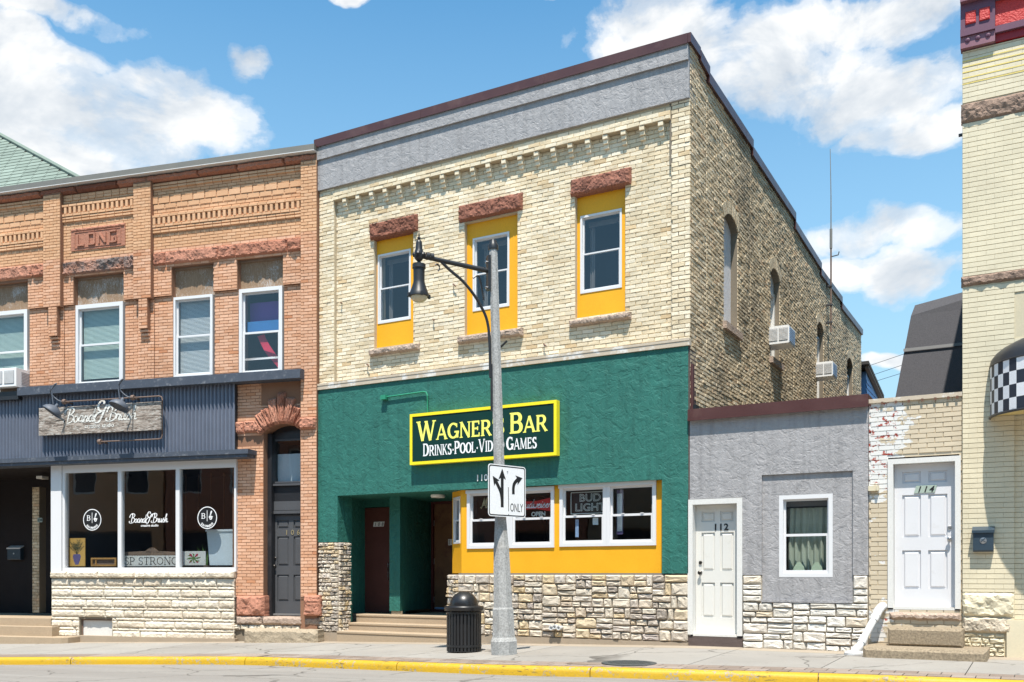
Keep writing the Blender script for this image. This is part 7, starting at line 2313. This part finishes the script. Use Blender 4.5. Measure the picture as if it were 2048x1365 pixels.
for dz in (.16, -.22):
    bm_ = MB(); bm_.lathe([(.02, 0), (.022, .02), (.01, .03)], tuple(ar0 + ad * .105 + Vector((0, 0, dz - .06))), 8, M=Vector((0, 0, 1)).rotation_difference(ad).to_matrix()); part(lp, 'bolt', bm_, 'steel')
m = MB(); m.tube([A0 + Vector((0, 0, -.03)), AE + Vector((0, 0, -.02))], [.036, .032], 10); part(lp, 'arm', m, 'black_iron', smooth=True)
low = S @ Vector((0, 0, 4.15))
brc = spline([low + ad * .10, S @ Vector((0, 0, 4.9)) + ad * .11, S @ Vector((0, 0, 5.25)) + ad * (Ln * .22), S @ Vector((0, 0, 5.53)) + ad * (Ln * .42), S @ Vector((0, 0, 5.70)) + ad * (Ln * .62), AE + ad * (-Ln * .25) + Vector((0, 0, -.06))], 6)
m = MB(); m.tube(brc, .022, 8); part(lp, 'brace', m, 'black_iron', smooth=True)
cur = [S @ Vector((0, 0, 5.62)) + ad * (Ln * .30), S @ Vector((0, 0, 5.66)) + ad * (Ln * .24), S @ Vector((0, 0, 5.60)) + ad * (Ln * .20), S @ Vector((0, 0, 5.3)) + ad * .17]
m = MB(); m.tube(spline(cur, 5), .014, 6); part(lp, 'scroll', m, 'black_iron', smooth=True)
m = MB(); c = AE + ad * (-Ln * .20) + Vector((0, 0, -.10)); m.tube([c + ad * (.04 * math.cos(t)) * -1 + Vector((0, 0, -.06 + .05 * math.sin(t))) for t in [x * .5 - 1.2 for x in range(8)]], .012, 6); part(lp, 'scroll', m, 'black_iron', smooth=True)
for f in (.86, .92):
    c = A0.lerp(AE, f); m = MB(); m.tube([c - ad * .025, c + ad * .025], .055, 12); part(lp, 'collar', m, 'black_iron', smooth=True)
# clips down the shaft and a hanger stub
m = MB(); obox(m, S @ Vector((0, 0, 4.0)) + ad * .085, ad, .012, sd, .02, .35); part(lp, 'cable_guard', m, 'black_iron')
m = MB(); p = S @ Vector((0, 0, 4.55)); m.tube([p - sd * 0.0, p + Vector((.16, .05, .15))], .016, 6); part(lp, 'hanger_stub', m, 'black_iron')
h0 = AE + ad * .05
hp = tuple(h0)
KS = .84
def hl(prof):
    return [(r * KS, z * KS) for r, z in prof]
m = MB(); m.lathe(hl([(.0, .44), (.006, .42), (.012, .31), (.03, .30), (.03, .28), (.014, .265), (.05, .23), (.055, .20), (.062, .10), (.075, .06), (.085, .02), (.085, -.05), (.06, -.09), (.028, -.12), (.05, -.16)]), hp, 16); part(lp, 'finial', m, 'black_iron', smooth=True)
for k in range(4):
    an_ = k * math.pi / 2 + .4
    m = MB(); m.lathe([(.0, -.04), (.03, -.03), (.042, 0), (.03, .03), (0, .04)], (h0.x + .07 * KS * math.cos(an_), h0.y + .07 * KS * math.sin(an_), h0.z), 10); part(lp, 'lug', m, 'black_iron', smooth=True)
m = MB(); m.lathe(hl([(.05, -.15), (.115, -.17), (.118, -.24), (.10, -.25), (.098, -.46), (.105, -.50), (.13, -.58), (.16, -.66), (.175, -.70), (.178, -.73), (.165, -.735)]), hp, 24); hd = part(lp, 'lamp_head', m, 'black_iron', smooth=True)
m = MB(); m.lathe(hl([(.15, -.725), (.145, -.76), (.11, -.80), (.06, -.825), (.0, -.83)]), hp, 20); part(hd, 'lens', m, 'lens_amber', smooth=True)
for k in range(4):
    an_ = k * math.pi / 2 + .9
    m = MB(); c = (h0.x + .185 * KS * math.cos(an_), h0.y + .185 * KS * math.sin(an_), h0.z - .715 * KS); m.lathe([(.02, -.03), (.024, 0), (.02, .03)], c, 8); part(hd, 'latch', m, 'black_iron', smooth=True)
# ------------------------------------------------------------------ lane sign on the post
sdir = Vector((.293, .956, 0)).normalized(); snrm = Vector((-sdir.y, sdir.x, 0))     # faces east, towards oncoming traffic
if snrm.x < 0: snrm = -snrm
q = S @ Vector((0, 0, (1148 - 984) / sc + CZ - PB.z))
ctr = q + snrm * .16
LSF = Matrix(((sdir.x, -snrm.x, 0, ctr.x), (sdir.y, -snrm.y, 0, ctr.y), (0, 0, 1, ctr.z), (0, 0, 0, 1)))   # x along sign, y into it
ls = thing('lane_sign', 'white lane use sign with black arrows and ONLY on the lamp post', 'traffic sign', ctr)
hs_ = .385
def rrect(x0, x1, z0, z1, r, n=5):
    pts = []
    for (cx, cz, a0) in ((x1 - r, z0 + r, -90), (x1 - r, z1 - r, 0), (x0 + r, z1 - r, 90), (x0 + r, z0 + r, 180)):
        for k in range(n + 1):
            a = math.radians(a0 + 90 * k / n); pts.append((cx + r * math.cos(a), cz + r * math.sin(a)))
    return pts
m = MB(); m.prism(rrect(-hs_, hs_, -hs_, hs_, .05), -.002, .002); pn = part(ls, 'panel', m, 'sign_white', W=LSF)
m = MB(); o_, i_ = rrect(-hs_ + .014, hs_ - .014, -hs_ + .014, hs_ - .014, .04), rrect(-hs_ + .030, hs_ - .030, -hs_ + .030, hs_ - .030, .03)
k = len(o_); m.add([(x, -.0032, z) for x, z in o_] + [(x, -.0032, z) for x, z in i_], [(a, (a + 1) % k, k + (a + 1) % k, k + a) for a in range(k)]); part(pn, 'border', m, 'letter_black', W=LSF)
def arrow(pts, w, head, hw, k):
    mm = MB(); sp_ = spline(pts, 6) if len(pts) > 2 else pts
    stroke_quads(mm, sp_, w, -.002, k)
    a, b_ = Vector(sp_[-2]), Vector(sp_[-1]); d = (b_ - a).normalized(); nrm = Vector((-d.y, d.x))
    tip = b_ + d * head
    l, r = b_ - d * .035 + nrm * hw, b_ - d * .035 - nrm * hw
    mm.add([(tip.x, -.002 - k - .0003, tip.y), (l.x, -.002 - k - .0003, l.y), (b_.x, -.002 - k - .0003, b_.y), (r.x, -.002 - k - .0003, r.y)], [(0, 1, 2), (0, 2, 3)])
    part(pn, 'arrow', mm, 'letter_black', W=LSF)
arrow([(-.105, -.245), (-.105, .20)], .058, .13, .075, .0015)
arrow([(-.105, -.20), (-.115, -.10), (-.14, -.01), (-.20, .085), (-.235, .13)], .055, .10, .07, .0022)
arrow([(.125, -.04), (.125, .05), (.145, .12), (.20, .175), (.22, .185)], .055, .10, .075, .0015)
m = MB(); stroke_quads(m, [(.028, -.355), (.028, -.34)], .012, -.002, .0015); stroke_quads(m, [(.028, -.30), (.020, .06)], .012, -.002, .0015); part(pn, 'lane_line', m, 'letter_black', W=LSF)
part(pn, 'lettering', text_mb('ONLY', .125, .058, -.0025, -.30, stretch=.56, ext=.001), 'letter_black', W=LSF)
m = MB(); m.lathe([(.010, 0), (.010, .006)], (.0, -.003, .29), 8, M=Matrix.Rotation(math.radians(90), 3, 'X')); part(pn, 'bolt', m, 'steel', W=LSF)
for dz in (.24, -.24):
    m = MB(); m.box(-.11, .11, .003, .09, dz - .02, dz + .02); part(ls, 'band_clamp', m, 'steel', W=LSF)
# ------------------------------------------------------------------ litter bin
TB = gpt(928, 1304)
tc_ = thing('litter_bin', 'round black slatted litter bin with domed lid on the sidewalk', 'litter bin', TB)
TW = Matrix.Translation(TB)
s_ = FPX / ((TB.y + DIST) / px_dir(928, YV).y * px_dir(928, YV).xy.length if False else 1)
Rb = .272
m = MB(); m.lathe([(Rb - .055, .05), (Rb - .05, .60), (Rb - .055, .62)], (0, 0, 0), 28); part(tc_, 'liner', m, 'black_plastic', W=TW, smooth=True)
ns_ = 30
for k in range(ns_):
    a_ = 2 * math.pi * k / ns_
    m = MB(); m.cbox(-.019, .019, -Rb, -Rb + .008, .015, .635, .003)
    part(tc_, 'slat', m, 'black_iron', W=TW @ Matrix.Rotation(a_, 4, 'Z'))
for z in (.085, .60):
    m = MB(); m.lathe([(Rb - .012, z), (Rb + .006, z), (Rb + .006, z + .03), (Rb - .012, z + .03)], (0, 0, 0), 32); part(tc_, 'hoop', m, 'black_iron', W=TW, smooth=True)
m = MB(); m.lathe([(Rb - .01, .015), (Rb - .01, .03), (0.0, .03)], (0, 0, 0), 24); part(tc_, 'base', m, 'black_iron', W=TW)
m = MB(); m.lathe([(.28, .645), (.306, .65), (.31, .665), (.31, .705), (.295, .722), (.225, .73)], (0, 0, 0), 36); part(tc_, 'lid_rim', m, 'black_plastic', W=TW, smooth=True)
m = MB(); m.lathe([(.222, .728)] + [(.222 * math.cos(t * math.pi / 20), .735 + .215 * math.sin(t * math.pi / 20)) for t in range(0, 10)] + [(.002, .952)], (0, 0, 0), 36); part(tc_, 'dome', m, 'black_plastic', W=TW, smooth=True)
# ------------------------------------------------------------------ utility cover and patch in the paving
CP = gpt(1258, 1327, -2.2)
cv_ = thing('utility_cover', 'oval looking dark iron utility cover set in the sidewalk', 'manhole cover', CP)
m = MB(); m.lathe([(.36, -.02), (.36, .008), (.33, .012), (.0, .012)], tuple(CP), 40); part(cv_, 'lid', m, 'iron_cover')
m = MB()
for i in range(-4, 5):
    for j in range(-4, 5):
        if i * i + j * j < 17: m.box(CP.x + i * .07 - .02, CP.x + i * .07 + .02, CP.y + j * .07 - .02, CP.y + j * .07 + .02, CP.z + .0125, CP.z + .016)
part(cv_, 'tread_studs', m, 'iron_cover', kind='stuff')
# rust-stained patch
PP = gpt(1180, 1328, -2.3)
pt_ = thing('paving_patch', 'rusty stained paving patch beside the iron utility cover', 'paving patch', PP)
m = MB(); m.prism_z([(PP.x - .28, PP.y - .12), (PP.x + .25, PP.y - .14), (PP.x + .28, PP.y + .10), (PP.x - .24, PP.y + .13)], PP.z - .02, PP.z + .005); part(pt_, 'slab', m, 'stained_paving')

# ================================================================== green-roofed house behind the shop row
def OP(px, py, y):
    u, z = OF.at(px, py, y); return Vector((u, y, z))
gh = thing('green_roofed_house', 'house with pale green shingled hip roof behind the shop building', 'house', (-12, 14, BZ(0)), fr=OF)
YG = 13.0
E0 = OP(-260, 500, YG); E1 = OP(262, 400, YG)      # eave line, mostly hidden by the parapet
hip0 = OP(215, 362, YG + 1.2); ap = OP(-200, 175, YG + 8.0)
ez = OP(100, 420, YG).z
c1 = Vector((OP(240, 0, YG).u if False else OP(240, 400, YG).x, YG, ez))
apx = OP(-60, 238, YG + 7.0)
c0 = Vector((c1.x - 26, YG, ez)); ap0 = Vector((apx.x - 12, apx.y, apx.z))
cE = Vector((c1.x, YG + 14, ez))
m = MB(); m.add([c0, c1, apx, ap0, cE, (c0.x, YG + 14, ez)], [(0, 1, 2, 3), (1, 4, 2), (3, 2, 4, 5)])
part(gh, 'roof_deck', m, 'roof_dark', OF)
m = MB(); m.box(c0.x + .4, c1.x - .4, YG + .4, YG + 13.6, -1.2, ez); part(gh, 'wall', m, 'interior_wall', OF)
# shingle courses, laid as separate tabs where they can be seen
nrm = (c1 - c0).cross(apx - c1).normalized()
if nrm.y > 0: nrm = -nrm
up_ = Vector((0, apx.y - c1.y, apx.z - c1.z)); sl = up_.length; up_.normalize()
rg = random.Random(6); cnt = 0; rest = MB()
ce = .30; tw = .62
nrow = int(sl / ce)
hx = (apx.x - c1.x)
for r in range(nrow):
    f0 = r * ce / sl
    xr_ = c1.x + hx * f0
    x = xr_ - ((r % 2) * .5) * tw - .02
    while x > c0.x + .3:
        x0 = x - tw + .018
        base = Vector((0, c1.y, c1.z)) + up_ * (r * ce)
        lift0, lift1 = .032, .010
        q = [Vector((x0, base.y, base.z)) + nrm * lift0, Vector((min(x, xr_), base.y, base.z)) + nrm * lift0,
             Vector((min(x, xr_ + hx * ce / sl), base.y, base.z)) + up_ * (ce + .03) + nrm * lift1, Vector((x0, base.y, base.z)) + up_ * (ce + .03) + nrm * lift1,
             Vector((x0, base.y, base.z)) + nrm * .002, Vector((min(x, xr_), base.y, base.z)) + nrm * .002]
        pxy = proj(OF.M @ q[0])
        vis = -20 < pxy[0] < 230 and pxy[1] < 395 and pxy[1] > 240
        mm = MB() if (vis and cnt < 300) else rest
        mm.add(q, [(0, 1, 2, 3), (4, 5, 1, 0)], rg.random())
        if mm is not rest:
            part(gh, 'shingle', mm, 'shingle_green', OF); cnt += 1
        x -= tw
part(gh, 'shingle_field', rest, 'shingle_green', OF, kind='stuff')
m = MB(); m.tube([c1 + nrm * .05, apx + nrm * .05], .09, 6); part(gh, 'hip_cap', m, 'shingle_green', OF)
# ================================================================== the other side of the street, seen only in the shop glass
def opposite(x0, x1, h, wall, label, seed):
    t = thing('opposite_building', label, 'building', ((x0 + x1) / 2, -18.6, -.3), group='buildings across the street')
    rng = random.Random(seed); yf = -18.6
    holes, n = [], max(2, int((x1 - x0) / 1.9))
    for i in range(n):
        c = x0 + (x1 - x0) * (i + .5) / n
        holes.append((c - .45, c + .45, 4.4, 6.2))
    sh = [(x0 + .5, (x0 + x1) / 2 - .5, .4, 2.9), ((x0 + x1) / 2 + .3, x1 - .5, .4, 2.9)]
    m = MB(); wall_holes(m, x0, x1, -.4, h, yf - .3, yf, holes + sh); part(t, 'wall', m, wall)
    m = MB(); m.box(x0, x1, yf - 9, yf - 8.8, -.4, h - .3); m.box(x0, x1, yf - 8.8, yf - .32, h - .5, h - .3); part(t, 'shell', m, 'interior_dark')
    m = MB(); m.box(x0 - .02, x1 - .02, yf + .001, yf + .25, h - .25, h + .1); part(t, 'cornice', m, 'cornice_plum')
    for k, (a, b, c, d) in enumerate(holes):
        m = MB(); m.frame(a, b, c, d, .07, yf - .16, yf - .08); w = part(t, 'window', m, 'white_paint')
        m = MB(); m.box(a + .07, b - .07, yf - .13, yf - .12, c + .07, d - .07); part(w, 'pane', m, 'awning_navy')
    for (a, b, c, d) in sh:
        m = MB(); m.frame(a, b, c, d, .09, yf - .2, yf - .1); w = part(t, 'shop_window', m, 'old_brown')
        m = MB(); m.box(a + .09, b - .09, yf - .16, yf - .15, c + .09, d - .09); part(w, 'pane', m, 'awning_navy')
opposite(-32, -23.4, 8.2, 'tan_brick', 'tan brick building mirrored at the far end of the shop windows', 1)
opposite(-23.3, -15.2, 7.2, 'red_sandstone', 'red stone building mirrored in the shop window', 2)
opposite(-15.1, -8.3, 8.0, 'step_stone', 'tan stone building mirrored in the shop window beside the red one', 3)
opposite(-8.2, 1.0, 7.0, 'grey_stucco', 'grey stucco building mirrored in the bay window of the bar', 4)
opposite(1.1, 10.5, 8.4, 'orange_brick', 'orange brick building mirrored in the annex window', 5)
